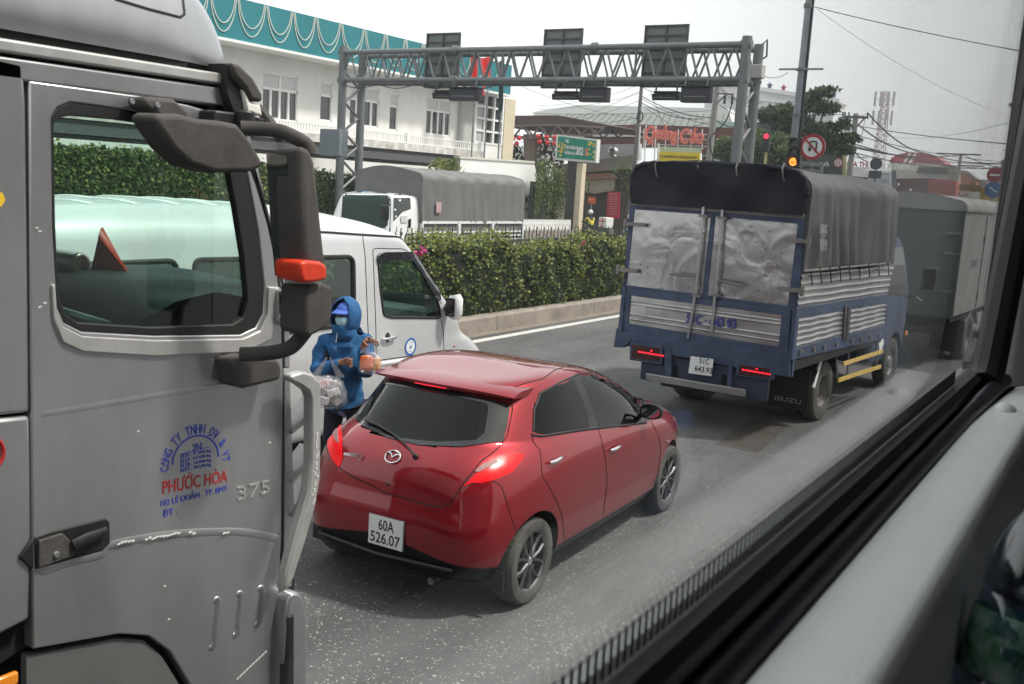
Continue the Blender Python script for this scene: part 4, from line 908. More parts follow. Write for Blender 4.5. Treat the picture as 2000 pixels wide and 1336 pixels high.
b = B(); b.grid([[(x, y, z) for x in (-.9, 0, .9)] for y, z in ((1.55, .8), (1.50, 1.25), (1.6, 1.36), (1.9, 1.38), (2.2, 1.34))]); obj('dashboard', b, mat('grey_dashboard', (.06, .08, .08), .7), van)
b = B(); q = Matrix.Rotation(math.radians(-40), 3, 'X'); c = Vector((-.42, 1.34, 1.36)); b.path([c+q @ Vector((.20*math.cos(t), .20*math.sin(t), 0)) for t in [i*PI/14 for i in range(29)]], .013, 6); b.path([c, c+Vector((0, .3, -.2))], .025, 6); obj('steering_wheel', b, m_black, van)
for y in (2.05, -1.5):
    for s_ in (1, -1): wheel(van, (s_*.84, y, .34), .34, .22, .2, m_tyre, m_steel, s_, 'front')

# ------------------------------------------------------------------ street vendor
PV = thing('person', 'street vendor in blue hooded jacket, blue cap and face mask, holding up a bag', 'person', (-5.62, 6.46, 0), .716)
m_skin = mat('skin', (.26, .125, .075), .6, var=.06)
m_jack = mat('blue_jacket', (.008, .082, .215), .8, var=.15, vs=5, bump=.9, bs=14, stretch=(1, 1, .45))
m_trous = mat('dark_blue_trousers', (.012, .016, .035), .85, bump=.3, bs=12)
def skinmesh(name, joints, bones, m, parent, root=0, sub=2, disp=0):
    me = bpy.data.meshes.new(name); me.from_pydata([j[0] for j in joints], bones, []); me.materials.append(m)
    o = bpy.data.objects.new(name, me); COL.objects.link(o)
    md = o.modifiers.new('s', 'SKIN'); md.use_smooth_shade = True
    if not me.skin_vertices:
        bm = bmesh.new(); bm.from_mesh(me); bm.verts.layers.skin.verify(); bm.to_mesh(me); bm.free()
    for i, j in enumerate(joints):
        r = j[1]; me.skin_vertices[0].data[i].radius = r if isinstance(r, tuple) else (r, r); me.skin_vertices[0].data[i].use_root = (i == root)
    ss = o.modifiers.new('u', 'SUBSURF'); ss.levels = ss.render_levels = sub
    if disp:
        tx = bpy.data.textures.new(name+'_folds', 'CLOUDS'); tx.noise_scale = .075; dm = o.modifiers.new('d', 'DISPLACE'); dm.texture = tx; dm.strength = disp; dm.mid_level = .5
    apply_mods(o); o.parent = parent
    o.data.polygons.foreach_set('use_smooth', [True]*len(o.data.polygons)); return o
# body: pelvis, spine, neck, head, arms with hands, legs
J = [((0, 0, .92), (.12, .085)), ((0, 0, 1.12), (.10, .07)), ((-.01, 0, 1.33), (.10, .07)), ((-.015, -.005, 1.45), (.05, .05)), ((-.02, -.03, 1.52), (.05, .055)), ((-.025, -.045, 1.585), (.072, .085)), ((-.025, -.03, 1.665), (.06, .07)),
     ((.15, 0, 1.37), .045), ((.155, -.11, 1.14), .038), ((.125, -.29, 1.375), .026),
     ((-.18, 0, 1.36), .045), ((-.23, -.08, 1.13), .042), ((-.06, -.27, 1.235), .026),
     ((.08, 0, .86), .06), ((.10, -.02, .48), .055), ((.10, .03, .09), .04), ((.11, -.10, .04), (.045, .03)),
     ((-.08, 0, .86), .06), ((-.11, .02, .48), .06), ((-.12, .05, .09), .04), ((-.14, -.08, .04), (.045, .03))]
bn = [(0, 1), (1, 2), (2, 3), (3, 4), (4, 5), (5, 6), (2, 7), (7, 8), (8, 9), (2, 10), (10, 11), (11, 12), (0, 13), (13, 14), (14, 15), (15, 16), (0, 17), (17, 18), (18, 19), (19, 20)]
def hand(J, bn, w, palm, dirs, thumb):
    k = len(J); J.append((palm, (.036, .018))); bn.append((w, k))
    for i, chain in enumerate(dirs):
        p = k
        for q, r in chain: J.append((q, r)); bn.append((p, len(J)-1)); p = len(J)-1
    p = k
    for q, r in thumb: J.append((q, r)); bn.append((p, len(J)-1)); p = len(J)-1
def V(*a): return Vector(a)
# raised hand: fingers fold over the bag's handles
P_ = V(.145, -.315, 1.435); F1 = []
for i in range(4):
    o_ = V(.018+.019*i, -.01-.004*i, .028-.008*i); F1.append([(P_+o_, .0095), (P_+o_+V(.022, -.018, .002), .009), (P_+o_+V(.030, -.026, -.024), .0082), (P_+o_+V(.022, -.016, -.044), .0075)])
hand(J, bn, 9, P_, F1, [(P_+V(-.016, -.03, -.004), .0105), (P_+V(.008, -.044, -.028), .009), (P_+V(.026, -.040, -.042), .008)])
P_ = V(-.01, -.30, 1.25); F2 = []
for i in range(4):
    o_ = V(.030, -.008+.0*i, .028-.018*i); F2.append([(P_+o_, .0095), (P_+o_+V(.022, -.016, 0), .009), (P_+o_+V(.020, -.038, -.004), .0082), (P_+o_+V(.0, -.042, -.006), .0075)])
hand(J, bn, 12, P_, F2, [(P_+V(.0, -.02, .032), .0105), (P_+V(.024, -.040, .036), .009), (P_+V(.034, -.050, .022), .008)])
pb = skinmesh('body', J, bn, m_skin, PV)
JJ = [((0, .0, .74), (.20, .135)), ((0, 0, .86), (.195, .14)), ((0, -.005, 1.02), (.175, .125)), ((-.005, 0, 1.20), (.175, .125)), ((-.01, 0, 1.34), (.165, .115)), ((-.015, -.01, 1.44), (.095, .095)), ((-.02, -.03, 1.49), (.085, .095)),
      ((.17, 0, 1.37), (.078, .078)), ((.175, -.05, 1.25), .072), ((.155, -.12, 1.125), .070), ((.145, -.22, 1.26), .060), ((.125, -.295, 1.385), (.048, .048)),
      ((-.20, 0, 1.36), .078), ((-.235, -.03, 1.24), .074), ((-.235, -.09, 1.12), .072), ((-.15, -.19, 1.175), .06), ((-.055, -.275, 1.237), .046)]
jb = [(0, 1), (1, 2), (2, 3), (3, 4), (4, 5), (5, 6), (4, 7), (7, 8), (8, 9), (9, 10), (10, 11), (4, 12), (12, 13), (13, 14), (14, 15), (15, 16)]
jk = skinmesh('jacket', JJ, jb, m_jack, PV, 3, 3, .052)
JT = [((0, 0, .92), (.16, .12)), ((.09, 0, .82), .10), ((.10, -.02, .48), .078), ((.10, .03, .10), .062), ((-.09, 0, .82), .10), ((-.11, .02, .48), .078), ((-.12, .05, .10), .062)]
skinmesh('trousers', JT, [(0, 1), (1, 2), (2, 3), (0, 4), (4, 5), (5, 6)], m_trous, PV, 0, 2, .012)
for x, y in ((.11, -.02), (-.135, .0)):
    b = B().grid([[(x+sx_*math.cos(t), y-.04+sy_*math.sin(t), z) for t in [i*PI/8 for i in range(16)]] for sx_, sy_, z in ((.048, .13, 0), (.05, .135, .03), (.045, .12, .06), (.035, .06, .10))], closed=True); b.f.append(tuple(range(15, -1, -1))); b.m.append(0); obj('shoe', b, m_black, PV)
# hood: open at the face, turned a little to the left
hc = V(-.022, -.012, 1.60); q = Matrix.Rotation(-.62, 3, 'Z'); rows_ = []
for i in range(15):
    u = i/14; ph = -.62+u*2.72                               # from under the chin round over the crown to the nape
    r_ = .128+.012*math.sin(ph*1.3); w_h = .105+.008*math.sin(u*PI)
    row = []
    for j in range(17):
        v = -1+2*j/16; a = v*1.32
        # front rim at j ends: sweep each rib from left cheek over the back to the right cheek
        row.append((ph, a))
    rows_.append(row)
hb = B(); RWS = []
for i in range(17):
    el = -1.15+i/16*2.72; ring = []
    for j in range(25):
        az = (-1+2*j/24)*math.radians(132 if el < .75 else 132+48*min(1, (el-.75)/.6))
        rx, ry, rz_ = .118, .138, .150
        p = V(rx*math.cos(el)*math.sin(az), ry*math.cos(el)*math.cos(az), rz_*math.sin(el))
        if el < -.3: p.x *= 1+(-.3-el)*.35; p.y *= 1+(-.3-el)*.3
        f = 1+.022*math.sin(az*5+el*4)+.014*math.sin(az*9-el*7); ring.append(hc+q @ (p*f))
    RWS.append(ring)
hb.grid(RWS, flip=True); hd = obj('hood', hb, m_jack, PV, smooth=180)
md = hd.modifiers.new('t', 'SOLIDIFY'); md.thickness = .010; md.offset = 1; md = hd.modifiers.new('s', 'SUBSURF'); md.levels = md.render_levels = 1
# collar zipped up over the chin, mask, cap, eyes
b = B(); n_ = 25
b.grid([[hc+q @ V(rx*math.sin(t), -ry*math.cos(t)+oy, z) for t in [(-1+2*j/24)*1.9 for j in range(25)]] for rx, ry, oy, z in ((.105, .105, .0, -.21), (.100, .105, -.005, -.15), (.092, .108, -.01, -.105), (.086, .106, -.012, -.075))], flip=True)
cl = obj('collar', b, m_jack, PV, smooth=180); md = cl.modifiers.new('t', 'SOLIDIFY'); md.thickness = .008
obj('zip', B().path([hc+q @ V(0, -.115, -.085), hc+q @ V(.002, -.118, -.16), hc+q @ V(.0, -.13, -.22)], .003, 6), m_white, PV)
fc = V(-.025, -.045, 1.60)
b = B().grid([[fc+q @ V(.062*math.sin(t)*k, -.088*math.cos(t)*k2-.004, z) for t in [(-1+2*j/16)*1.35 for j in range(17)]] for z, k, k2 in ((-.005, .98, 1.06), (-.02, 1.03, 1.20), (-.04, 1.04, 1.17), (-.06, .98, 1.08), (-.075, .86, .96))], flip=True)
obj('face_mask', b, mat('pale_blue_mask', (.42, .66, .74), .8), PV, smooth=180)
for sx_ in (-.028, .028):
    b = B().ball(fc+q @ V(sx_, -.075, .018), (.013, .008, .007), 8); obj('eye', b, mat('eye_dark', (.02, .015, .012), .3), PV)
    b = B().path([fc+q @ V(sx_-.016, -.078, .032), fc+q @ V(sx_, -.084, .036), fc+q @ V(sx_+.016, -.078, .033)], .0035, 5); obj('eyebrow', b, m_black, PV)
obj('nose', B().path([fc+q @ V(0, -.080, .02), fc+q @ V(0, -.098, -.012)], [.007, .013], 8), m_skin, PV)
m_cap = mat('bright_blue_cap', (.045, .11, .42), .7)
b = B().grid([[fc+q @ V((.078+.002*i)*math.sin(t), -(.086+.012*i)*math.cos(t)-(.05*i/3*math.cos(t)), .052+.002*(3-i)-.006*i-.012*(abs(math.sin(t))**2)) for t in [(-1+2*j/16)*1.1 for j in range(17)]] for i in range(4)], flip=True)
cp_ = obj('cap_peak', b, m_cap, PV, smooth=180); md = cp_.modifiers.new('t', 'SOLIDIFY'); md.thickness = .004
b = B().ball(fc+V(0, .01, .03), (.083, .097, .085), 10); obj('cap_crown', b, m_cap, PV)
for x0, z0, x1, z1 in ((-.105, .99, -.15, 1.04), (-.10, .96, -.13, .93)): pass
# plastic bags: clear film
def film(name, white=.12):
    m = bpy.data.materials.new(name); m.use_nodes = True; N, L = nodes(m); N.clear(); out = N.new('ShaderNodeOutputMaterial')
    t = N.new('ShaderNodeBsdfTransparent'); t.inputs[0].default_value = (.93, .93, .93, 1); g = N.new('ShaderNodeBsdfGlossy'); g.inputs['Roughness'].default_value = .18
    d = N.new('ShaderNodeBsdfDiffuse'); d.inputs[0].default_value = (.85, .87, .88, 1); tc_ = N.new('ShaderNodeTexCoord')
    n = N.new('ShaderNodeTexNoise'); n.inputs['Scale'].default_value = 22; n.inputs['Distortion'].default_value = 1.5; mpn = N.new('ShaderNodeMapping'); mpn.inputs['Scale'].default_value = (1, 1, .25); L.new(tc_.outputs['Object'], mpn.inputs[0]); L.new(mpn.outputs[0], n.inputs['Vector'])
    bp = N.new('ShaderNodeBump'); bp.inputs['Strength'].default_value = .9; bp.inputs['Distance'].default_value = .02; L.new(n.outputs['Fac'], bp.inputs['Height']); L.new(bp.outputs[0], g.inputs['Normal']); L.new(bp.outputs[0], d.inputs['Normal'])
    r = N.new('ShaderNodeMapRange'); r.inputs[1].default_value = .4; r.inputs[2].default_value = .7; r.inputs[3].default_value = white; r.inputs[4].default_value = white*3.2; L.new(n.outputs['Fac'], r.inputs[0])
    m1 = N.new('ShaderNodeMixShader'); L.new(r.outputs[0], m1.inputs[0]); L.new(t.outputs[0], m1.inputs[1]); L.new(d.outputs[0], m1.inputs[2])
    m2 = N.new('ShaderNodeMixShader'); m2.inputs[0].default_value = .08; L.new(m1.outputs[0], m2.inputs[1]); L.new(g.outputs[0], m2.inputs[2]); L.new(m2.outputs[0], out.inputs[0]); return m
m_film = film('clear_film', .07)
def bag(t, w, d, h, hh, top, lean=0, seed=1):
    """bag sack + two handle loops, hanging down from z = top (local)"""
    r = random.Random(seed); rows = []
    for i in range(13):
        u = i/12; ww = w*(.55+.45*math.sin(min(1, u*1.25)*PI/2))*(1 if u < .9 else 1-(u-.9)*2.2); dd = d*(.25+.75*math.sin(min(1, u*1.2)*PI/2))*(1 if u < .9 else 1-(u-.9)*3)
        rows.append([(ww*math.copysign(abs(math.cos(a))**.75, math.cos(a))*(1+r.uniform(-.05, .05))+lean*u, dd*math.sin(a)*(1+r.uniform(-.12, .12)), top-hh-h*u-.02*math.cos(a)**2*(1 if u < .1 else 0)) for a in [2*PI*j/28 for j in range(28)]])
    b = B(); b.grid(rows, closed=True); b.f.append(tuple(12*28+j for j in range(28))); b.m.append(0)
    for sx_ in (-1, 1):
        b.grid([[(sx_*w*(.55*(1-u)+.06*u)+lean*0+v*(.03*(1-u)+.006), dd_*d*.25, top-hh+hh*u-.01) for v in (-1, 0, 1)] for u, dd_ in ((0, 1), (.35, .6), (.7, .3), (1, 0))])
        b.grid([[(sx_*w*(.55*(1-u)+.06*u)+v*(.03*(1-u)+.006), -dd_*d*.25, top-hh+hh*u-.01) for v in (-1, 0, 1)] for u, dd_ in ((0, 1), (.35, .6), (.7, .3), (1, 0))])
    obj('bag_film', b, m_film, t, smooth=180)
M_ = PV.matrix_basis; Q_ = Matrix.Translation((-5.62, 6.46, 0)) @ Matrix.Rotation(.716, 4, 'Z')
bt = thing('drinks_bag', 'clear plastic bag with orange drinks held up by the vendor', 'bag', Q_ @ V(.19, -.35, 1.18), .716)
bag(bt, .098, .058, .18, .10, .27, .005, 3)
m_jui = mat('orange_juice', (.90, .15, .005), .3, emis=None); m_jui2 = mat('amber_juice', (.92, .34, .01), .3, coat=.5)
for dx, dy, w_, h_, mm_, lab in ((-.030, -.006, .052, .125, m_jui, 'deep'), (.050, .008, .038, .105, m_jui2, 'pale')):
    b = B(); b.grid([[(dx+w_*k_*math.cos(a), dy+.028*k_*math.sin(a), .012+h_*u) for a in [i*PI/10 for i in range(20)]] for u, k_ in ((0, .5), (.04, .85), (.3, 1.02), (.7, 1.0), (.98, .92), (1, .6))], closed=True); b.f.append(tuple(100+j for j in range(20))); b.m.append(0); obj('drink', b, mm_, bt, smooth=60)
b = B().path([(-.075, -.01, .125), (0, -.035, .128), (.08, -.01, .12)], .004, 5); obj('cup_rim', b, m_film, bt)
tb = thing('tissue_bag', 'clear carrier bag full of printed packets hanging from the arm of the vendor', 'bag', Q_ @ V(-.15, -.33, .93), .716)
bag(tb, .185, .09, .27, .16, .37, -.03, 5)
m_pk = mat('printed_packet', (.75, .74, .73), .6, vs=32, col2=(.24, .20, .22)); m_pk2 = mat('pink_packet', (.62, .20, .25), .6, vs=30, col2=(.68, .62, .60))
for i in range(9):
    b = B(); q_ = Matrix.Rotation(rnd.uniform(-.8, .8), 3, 'Y') @ Matrix.Rotation(rnd.uniform(-.6, .6), 3, 'X'); b.box((-.14+(i % 3)*.10+rnd.uniform(-.02, .02), rnd.uniform(-.035, .035), .0+(i//3)*.065), (.105, .04, .065), R=q_); obj('packet', b, m_pk2 if i in (3, 7) else m_pk, tb, bevel=.008)

# ------------------------------------------------------------------ blue tarpaulin truck
BT = Fr((-4.218, 13.017, 0), -.0567); HW, RY = 1.13, -1.65
def br(x, y, off=0): return BT.p(x, y, 1, RY-off)
def bs(x, y, off=0): return BT.p(x, y, 0, HW+off)
m_blue = mat('worn_blue_paint', (.022, .034, .072), .6, vs=5, col2=(.058, .082, .145), bump=.1, bs=40)
m_alu = mat('dented_aluminium', (.34, .335, .35), .26, .9, vs=1.4, col2=(.50, .48, .47))
N, L = nodes(m_alu); nn = N.new('ShaderNodeTexNoise'); nn.inputs['Scale'].default_value = 2.4; nn.inputs['Detail'].default_value = 2; nn.inputs['Distortion'].default_value = .9
L.new(N['Texture Coordinate'].outputs['Object'], nn.inputs['Vector']); bb_ = N.new('ShaderNodeBump'); bb_.inputs['Strength'].default_value = .8; bb_.inputs['Distance'].default_value = .030; L.new(nn.outputs['Fac'], bb_.inputs['Height']); L.new(bb_.outputs[0], N['Principled BSDF'].inputs['Normal'])
m_alu2 = mat('ribbed_aluminium', (.36, .35, .36), .30, .85, vs=2.5, col2=(.50, .49, .48))
m_tarp = mat('grey_tarpaulin', (.045, .045, .047), .62, vs=1.6, col2=(.085, .085, .088), bump=.5, bs=10)
m_tarpd = mat('dark_tarpaulin', (.006, .007, .013), .5, var=.3, vs=2, bump=.15, bs=4, spec=.25)
m_bluel = mat('faded_blue_lettering', (.035, .045, .24), .6, var=.2, vs=30)
m_mud = mat('mud_flap_rubber', (.014, .014, .014), .75, var=.3, vs=8)
m_yelp = mat('chipped_yellow', (.50, .33, .06), .6, vs=9, col2=(.62, .46, .16)); m_rust = mat('rusty_steel', (.16, .15, .15), .6, .5, vs=7, col2=(.26, .24, .22))
bt_ = thing('tarpaulin_truck', 'blue truck with grey tarpaulin hood and dented silver rear doors', 'truck', BT.loc, BT.rz)
def rq(name, px, m, off=0, th=.03, bev=.004, par=bt_, P=br, holes=(), R_=-1):
    """flat panel on the rear (or side) plane traced in picture points"""
    if P is br:
        c2 = [(lambda q: (q.x, q.z))(br(*p)) for p in px]; h2 = [[(lambda q: (q.x, q.z))(br(*p)) for p in h] for h in holes]
        b = plate(c2, 0, lambda x, z: (x, RY-off, z), (0, -1, 0), th, h2)
    else:
        c2 = [(lambda q: (q.y, q.z))(bs(*p)) for p in px]; h2 = [[(lambda q: (q.y, q.z))(bs(*p)) for p in h] for h in holes]
        b = plate(c2, 0, lambda y, z: (HW+off, y, z), (1, 0, 0), th, h2)
    o = obj(name, b, m, par, smooth=30, bevel=bev)
    if P is bs: obj(name, b.mirror(), m, par, smooth=30, bevel=bev)
    return o
# tarpaulin over hoops
def tarp_loft(y0, y1, hw, z0, ze, zc, seed=1, nb=5, ny=90, amp=.028):
    r = random.Random(seed); ph = [(r.uniform(0, 6.3), r.uniform(2.2, 9), r.uniform(.3, 1)) for _ in range(9)]; rows = []
    prof = []
    for i in range(16): prof.append((hw, z0+(ze-.16-z0)*i/15, 1-i/15))
    for i in range(1, 7): a = PI/2*i/6; prof.append((hw-.16+.16*math.cos(a)-.0, ze-.16+.16*math.sin(a), 0))
    for i in range(1, 9): u = i/8; prof.append(((hw-.16)*(1-u), ze+(zc-ze)*(1-(1-u)**2), 0))
    full = prof+[(-x, z, k) for x, z, k in prof[-2::-1]]
    for j in range(ny+1):
        y = y0+(y1-y0)*j/ny; u = (y-y0)/(y1-y0)*nb; sag = abs(math.sin(u*PI))
        row = []
        for i, (x, z, k) in enumerate(full):
            fold = sum(a*math.sin(f*y*2+p+z*1.3*math.sin(p)) for p, f, a in ph)/4
            fold = fold+.6*math.sin(u*2*PI*2+z*3)
            dx = amp*(fold*(.15+1.0*k)*(1+.8*math.sin(y*2.3+seed))-sag*.8) if z < ze-.02 else 0
            dz = -sag*.035 if z >= ze-.16 else 0
            row.append((x+math.copysign(dx, x) if abs(x) > .05 else x, y, z+dz+(.012*math.sin(y*9+x*4) if z >= ze-.1 else 0)))
        rows.append(row)
    b = B(); b.grid(rows); n = len(full); b.f += [tuple(range(n)), tuple(range((ny+1)*n-1, ny*n-1, -1))]; b.m += [0, 0]; return b
tz0 = 1.99
b = tarp_loft(RY+.02, 2.02, HW, tz0, 3.06, 3.20, 3, 4, 130, .042); TS = Surf(b, BT); tp_ = obj('tarpaulin', b, m_tarp, bt_, smooth=55)
# rear curtain with its rolled edge
P = [(1238, 398), (1237, 345), (1243, 330), (1256, 320), (1290, 317), (1400, 318), (1500, 322), (1550, 330), (1570, 340), (1577, 355), (1572, 420)]
c2 = [(lambda q: (q.x, q.z))(br(*p)) for p in P]; v, f = tess(c2, .07)
def cw(q):
    return (Vector((q[0], RY-.07-.02*math.sin(q[0]*4+q[1]*9)-.01*math.sin(q[0]*9-q[1]*7)-.03*abs(math.sin(q[0]*3.6+.4))*max(0, q[1]-2.75)*3, q[1])), Vector((0, -1, 0)))
b = skin2d(v, f, cw, .02, lambda t: Vector((0, -1, 0))); cur = obj('rear_curtain', b, m_tarpd, bt_, smooth=70)
rp_ = cr([br(*p, .05) for p in [(1236, 372), (1240, 335), (1258, 322), (1300, 320), (1400, 322), (1500, 327), (1552, 336), (1570, 350), (1576, 380)]], 6)
b = B().path(rp_, [.038+.006*math.sin(i*1.7) for i in range(len(rp_))], 10); obj('tarpaulin_hem', b, m_tarpd, bt_, smooth=70)
b = B()
for x in (1283, 1366, 1441, 1531):
    q = br(x, 322+(x-1283)*.03, .06); b.path([q+Vector((0, 0, .06)), q+Vector((0, -.05, 0)), q+Vector((.01, -.03, -.09)), q+Vector((.02, .0, -.14))], .010, 5)
obj('lashing', b, m_rust, bt_)
# rear frame, doors, tailgate
rq('cargo_frame', [(1230, 392), (1572, 417), (1570, 438), (1559, 605), (1546, 737), (1206, 672), (1207, 640), (1218, 556)], m_blue, 0, .06, .006, holes=[[(1239, 409), (1388, 420), (1371, 575), (1223, 557)], [(1397, 423), (1558, 437), (1538, 597), (1381, 577)]])
rq('top_rail', [(1231, 393), (1572, 418), (1571, 428), (1254, 403), (1231, 400)], m_rust, .02, .03)
dl = rq('rear_door', [(1239, 409), (1388, 420), (1371, 575), (1223, 557)], m_alu, -.012, .02, 0); dr = rq('rear_door', [(1397, 423), (1558, 437), (1538, 597), (1381, 577)], m_alu, -.012, .02, 0)
b = B()
for _ in range(34):
    x = rnd.uniform(1242, 1548); y = rnd.uniform(425, 575)+(x-1240)*.07
    if y > 590 or abs(x-1388+ (y-420)*.08) < 14: continue
    q = br(x, y, -.010); b.lathe([(0, -.004), (rnd.uniform(.006, .012), -.004), (.012, 0)], o=q, ax='y', n=8)
obj('bolt_pattern', b, m_rust, dl)
gb = rq('tailgate', [(1219, 563), (1546, 607), (1541, 695), (1212, 646)], m_blue, .03, .04, .006, holes=[[(1233, 577), (1528, 615), (1522, 677), (1229, 632)]])
b = B(); TL, TRt, BRr, BLl = (br(*p, .012) for p in ((1233, 577), (1528, 615), (1522, 677), (1229, 632))); rows_ = []
for i in range(61):
    u = i/60; a, c = TL.lerp(BLl, u), TRt.lerp(BRr, u); k = 0
    for s_ in (.17, .30, .68, .82): k = max(k, 1-abs(u-s_)/.035)
    k = max(0, min(1, k*1.6)); rows_.append([a.lerp(c, j/12)+Vector((0, -.016*k+.004*math.sin(j*1.1+i*.1), 0)) for j in range(13)])
b.grid(rows_, flip=True); obj('tailgate_panel', b, m_alu2, gb, smooth=50)
def btext(s, m, x0, y0, x1, y1, h, off, par, **k):
    a, c = br(x0, y0, off), br(x1, y1, off); return text('lettering', s, m, par, (a+c)/2, c-a, (0, 0, 1), (c-a).length, h, .002, **k)
btext('51C · 643 93', m_bluel, 1340, 621, 1437, 634, .115, .034, gb, bold=.028)
q = br(1251, 608, .018); obj('maker_plate', B().lathe([(0, -.004), (.09, -.004), (.09, 0)], o=q, ax='y', n=24), m_alu2, gb)
for P in ([(1374, 404), (1367, 480), (1360, 560), (1352, 610), (1343, 661)], [(1411, 408), (1405, 480), (1398, 558), (1394, 600), (1389, 648)]):
    rod = obj('lock_rod', B().path([br(*p, .045) for p in P], .018, 8), m_alu2, bt_); b = B()
    for p in (P[0], P[2]): q = br(p[0], p[1]+18, .045); b.box(q, (.11, .05, .03))
    obj('rod_guide', b, m_rust, rod)
for x0, y0, x1, y1 in ((1308, 535, 1358, 539), (1402, 548, 1452, 558)):
    obj('door_latch', B().path([br(x0, y0, .05), br((x0+x1)/2, (y0+y1)/2, .06), br(x1, y1, .05)], .016, 6), m_rust, bt_)
for x, y in ((1240, 438), (1225, 528), (1557, 470), (1545, 566)):
    b = B().box(br(x, y, .03), (.30, .05, .045)); b.tube(br(x, y, .03)+Vector((-.13 if x < 1400 else .13, 0, -.06)), br(x, y, .03)+Vector((-.13 if x < 1400 else .13, 0, .06)), .025); obj('hinge', b, m_rust, bt_)
rq('rear_beam', [(1211, 646), (1545, 694), (1544, 736), (1300, 690), (1299, 676), (1236, 666)], m_blue, .05, .10, .008)
rq('beam_end', [(1208, 640), (1238, 660), (1236, 666), (1222, 678), (1203, 677)], m_blue, .06, .10, .006)
b = B(); a, c = br(1258, 668), br(1530, 700); b.mm((-.80, RY-.0, .46), (.86, RY+.07, .80)); obj('rear_apron', b, mat('shaded_blue', (.020, .028, .055), .6, vs=4, col2=(.032, .042, .08)), bt_, bevel=.01)  # darker blue: the shadow below the rear beam is put into the colour
for nm, fr_px, led in (('l', [(1234, 666), (1298, 675), (1297, 712), (1233, 702)], ((1248, 687), (1295, 695))), ('r', [(1442, 706), (1513, 717), (1512, 742), (1440, 733)], ((1451, 722), (1503, 731)))):
    hb_ = rq('tail_lamp', fr_px, m_blue, .055, .08, .012); lens = [(lambda x0, y0, x1, y1: (x0*.88+x1*.12, y0))(fr_px[i][0], fr_px[i][1], fr_px[(i+2) % 4][0], 0) for i in range(4)]
    cx_ = sum(p[0] for p in fr_px)/4; cy2 = sum(p[1] for p in fr_px)/4; ln = [(cx_+(p[0]-cx_)*.84, cy2+(p[1]-cy2)*.72) for p in fr_px]
    rq('lens', ln, mat('dull_red_lens', (.05, .012, .014), .3), .062, .01, .002, par=hb_)
    b = B()
    for i in range(11):
        t = i/10; q = br(led[0][0]+(led[1][0]-led[0][0])*t, led[0][1]+(led[1][1]-led[0][1])*t, .072); b.box(q, (.018, .01, .016))
    q = br((led[0][0]+led[1][0])/2+1, (led[0][1]+led[1][1])/2-6, .072); b.box(q, (.018, .01, .016)); obj('brake_light', b, m_ledr, hb_)
pl_ = rq('number_plate', [(1356, 694), (1400, 700), (1396, 733), (1351, 727)], m_platew, .10, .012, .004); pc_ = br(1376, 713, .102)
text('lettering', '51C', m_ink, pl_, br(1376, 705.5, .102), (1, 0, 0), (0, 0, 1), .13, .068, .001, bold=.015); text('lettering', '643.93', m_ink, pl_, br(1374, 722, .102), (1, 0, 0), (0, 0, 1), .225, .07, .001, bold=.015)
rq('under_run_bar', [(1270, 727), (1463, 759), (1462, 773), (1282, 742), (1270, 738)], m_alu2, .12, .07, .006)
for P in ([(1303, 676), (1316, 680), (1315, 735), (1303, 732)], [(1427, 704), (1434, 706), (1432, 756), (1424, 754)]): rq('bar_bracket', P, m_blue, .07, .05, .004)
# sides
def corr(px4, nr, name, amp=.018):
    b = B(); a, c, d, e = (bs(*p) for p in px4); rows_ = []; n = nr*8
    for i in range(n+1):
        u = i/n; p, q = a.lerp(e, u), c.lerp(d, u); k = max(0, math.cos(u*nr*2*PI+PI))**2.2
        rows_.append([p.lerp(q, j/14)+Vector((-.012+amp*k+.003*math.sin(j*1.9+i*.2), 0, .004*math.sin(j*1.3))) for j in range(15)])
    b.grid(rows_, flip=True); obj(name, b, m_alu2, bt_, smooth=60); obj(name, b.mirror(), m_alu2, bt_, smooth=60)
corr([(1568, 536), (1747, 519), (1734, 574), (1558, 602)], 5, 'upper_side_board'); corr([(1561, 622), (1651, 606), (1646, 655), (1555, 681)], 5, 'side_board'); corr([(1663, 604), (1733, 592), (1729, 634), (1659, 655)], 5, 'side_board')
rq('side_frame', [(1558, 602), (1735, 574), (1731, 640), (1727, 662), (1546, 704)], m_blue, 0, .05, .006, P=bs, holes=[[(1561, 622), (1651, 606), (1646, 655), (1555, 681)], [(1663, 604), (1733, 592), (1729, 634), (1659, 655)]])
b = B()
for x in (1563, 1590, 1610, 1634, 1664, 1682, 1700, 1717):
    q = bs(x, 688-(x-1563)*.215, .012); b.box(q, (.03, .05, .05))
for x in (1652, 1658): b.path([bs(x, 598, .01), bs(x-5, 665, .01)], .02, 6)
obj('side_latches', b, m_rust, bt_)
b = B()
for i in range(9):
    x = 1580+i*19; q0 = TS.hit(x, 523-(x-1580)*.09)[0]; b.path([q0+Vector((.02, 0, 0)), q0+Vector((.02, .07, -.12)), q0+Vector((.02, .12, -.2))], .008, 4)
obj('tarpaulin_ropes', b, m_black, bt_)
b = B(); b.path([TS.hit(x, 531-(x-1568)*.093)[0]+Vector((.012, 0, .01)) for x in range(1568, 1744, 8)], .014, 6); obj('tarpaulin_rope', b, m_rust, bt_)
h, n = TS.hit(1598, 447); 
m_stencil = mat('stencil_white', (.50, .50, .48), .8, vs=40, col2=(.16, .16, .16))
yv = Vector((0, 0, 1))
for s_, y_, w_, h_ in (('GIANG', 447, .22, .11), ('Đ P', 461, .10, .045), ('Từ Bi An', 470, .24, .06), ('CHUYEN CHO', 477, .24, .035), ('0903 7 4 6', 483, .20, .03), ('0937 6', 488, .20, .02)):
    h, n = TS.hit(1600, y_); text('lettering', s_, m_stencil, tp_, h+Vector((.05, 0, 0)), (0, 1, 0), yv, w_, h_, .002, bold=.01)
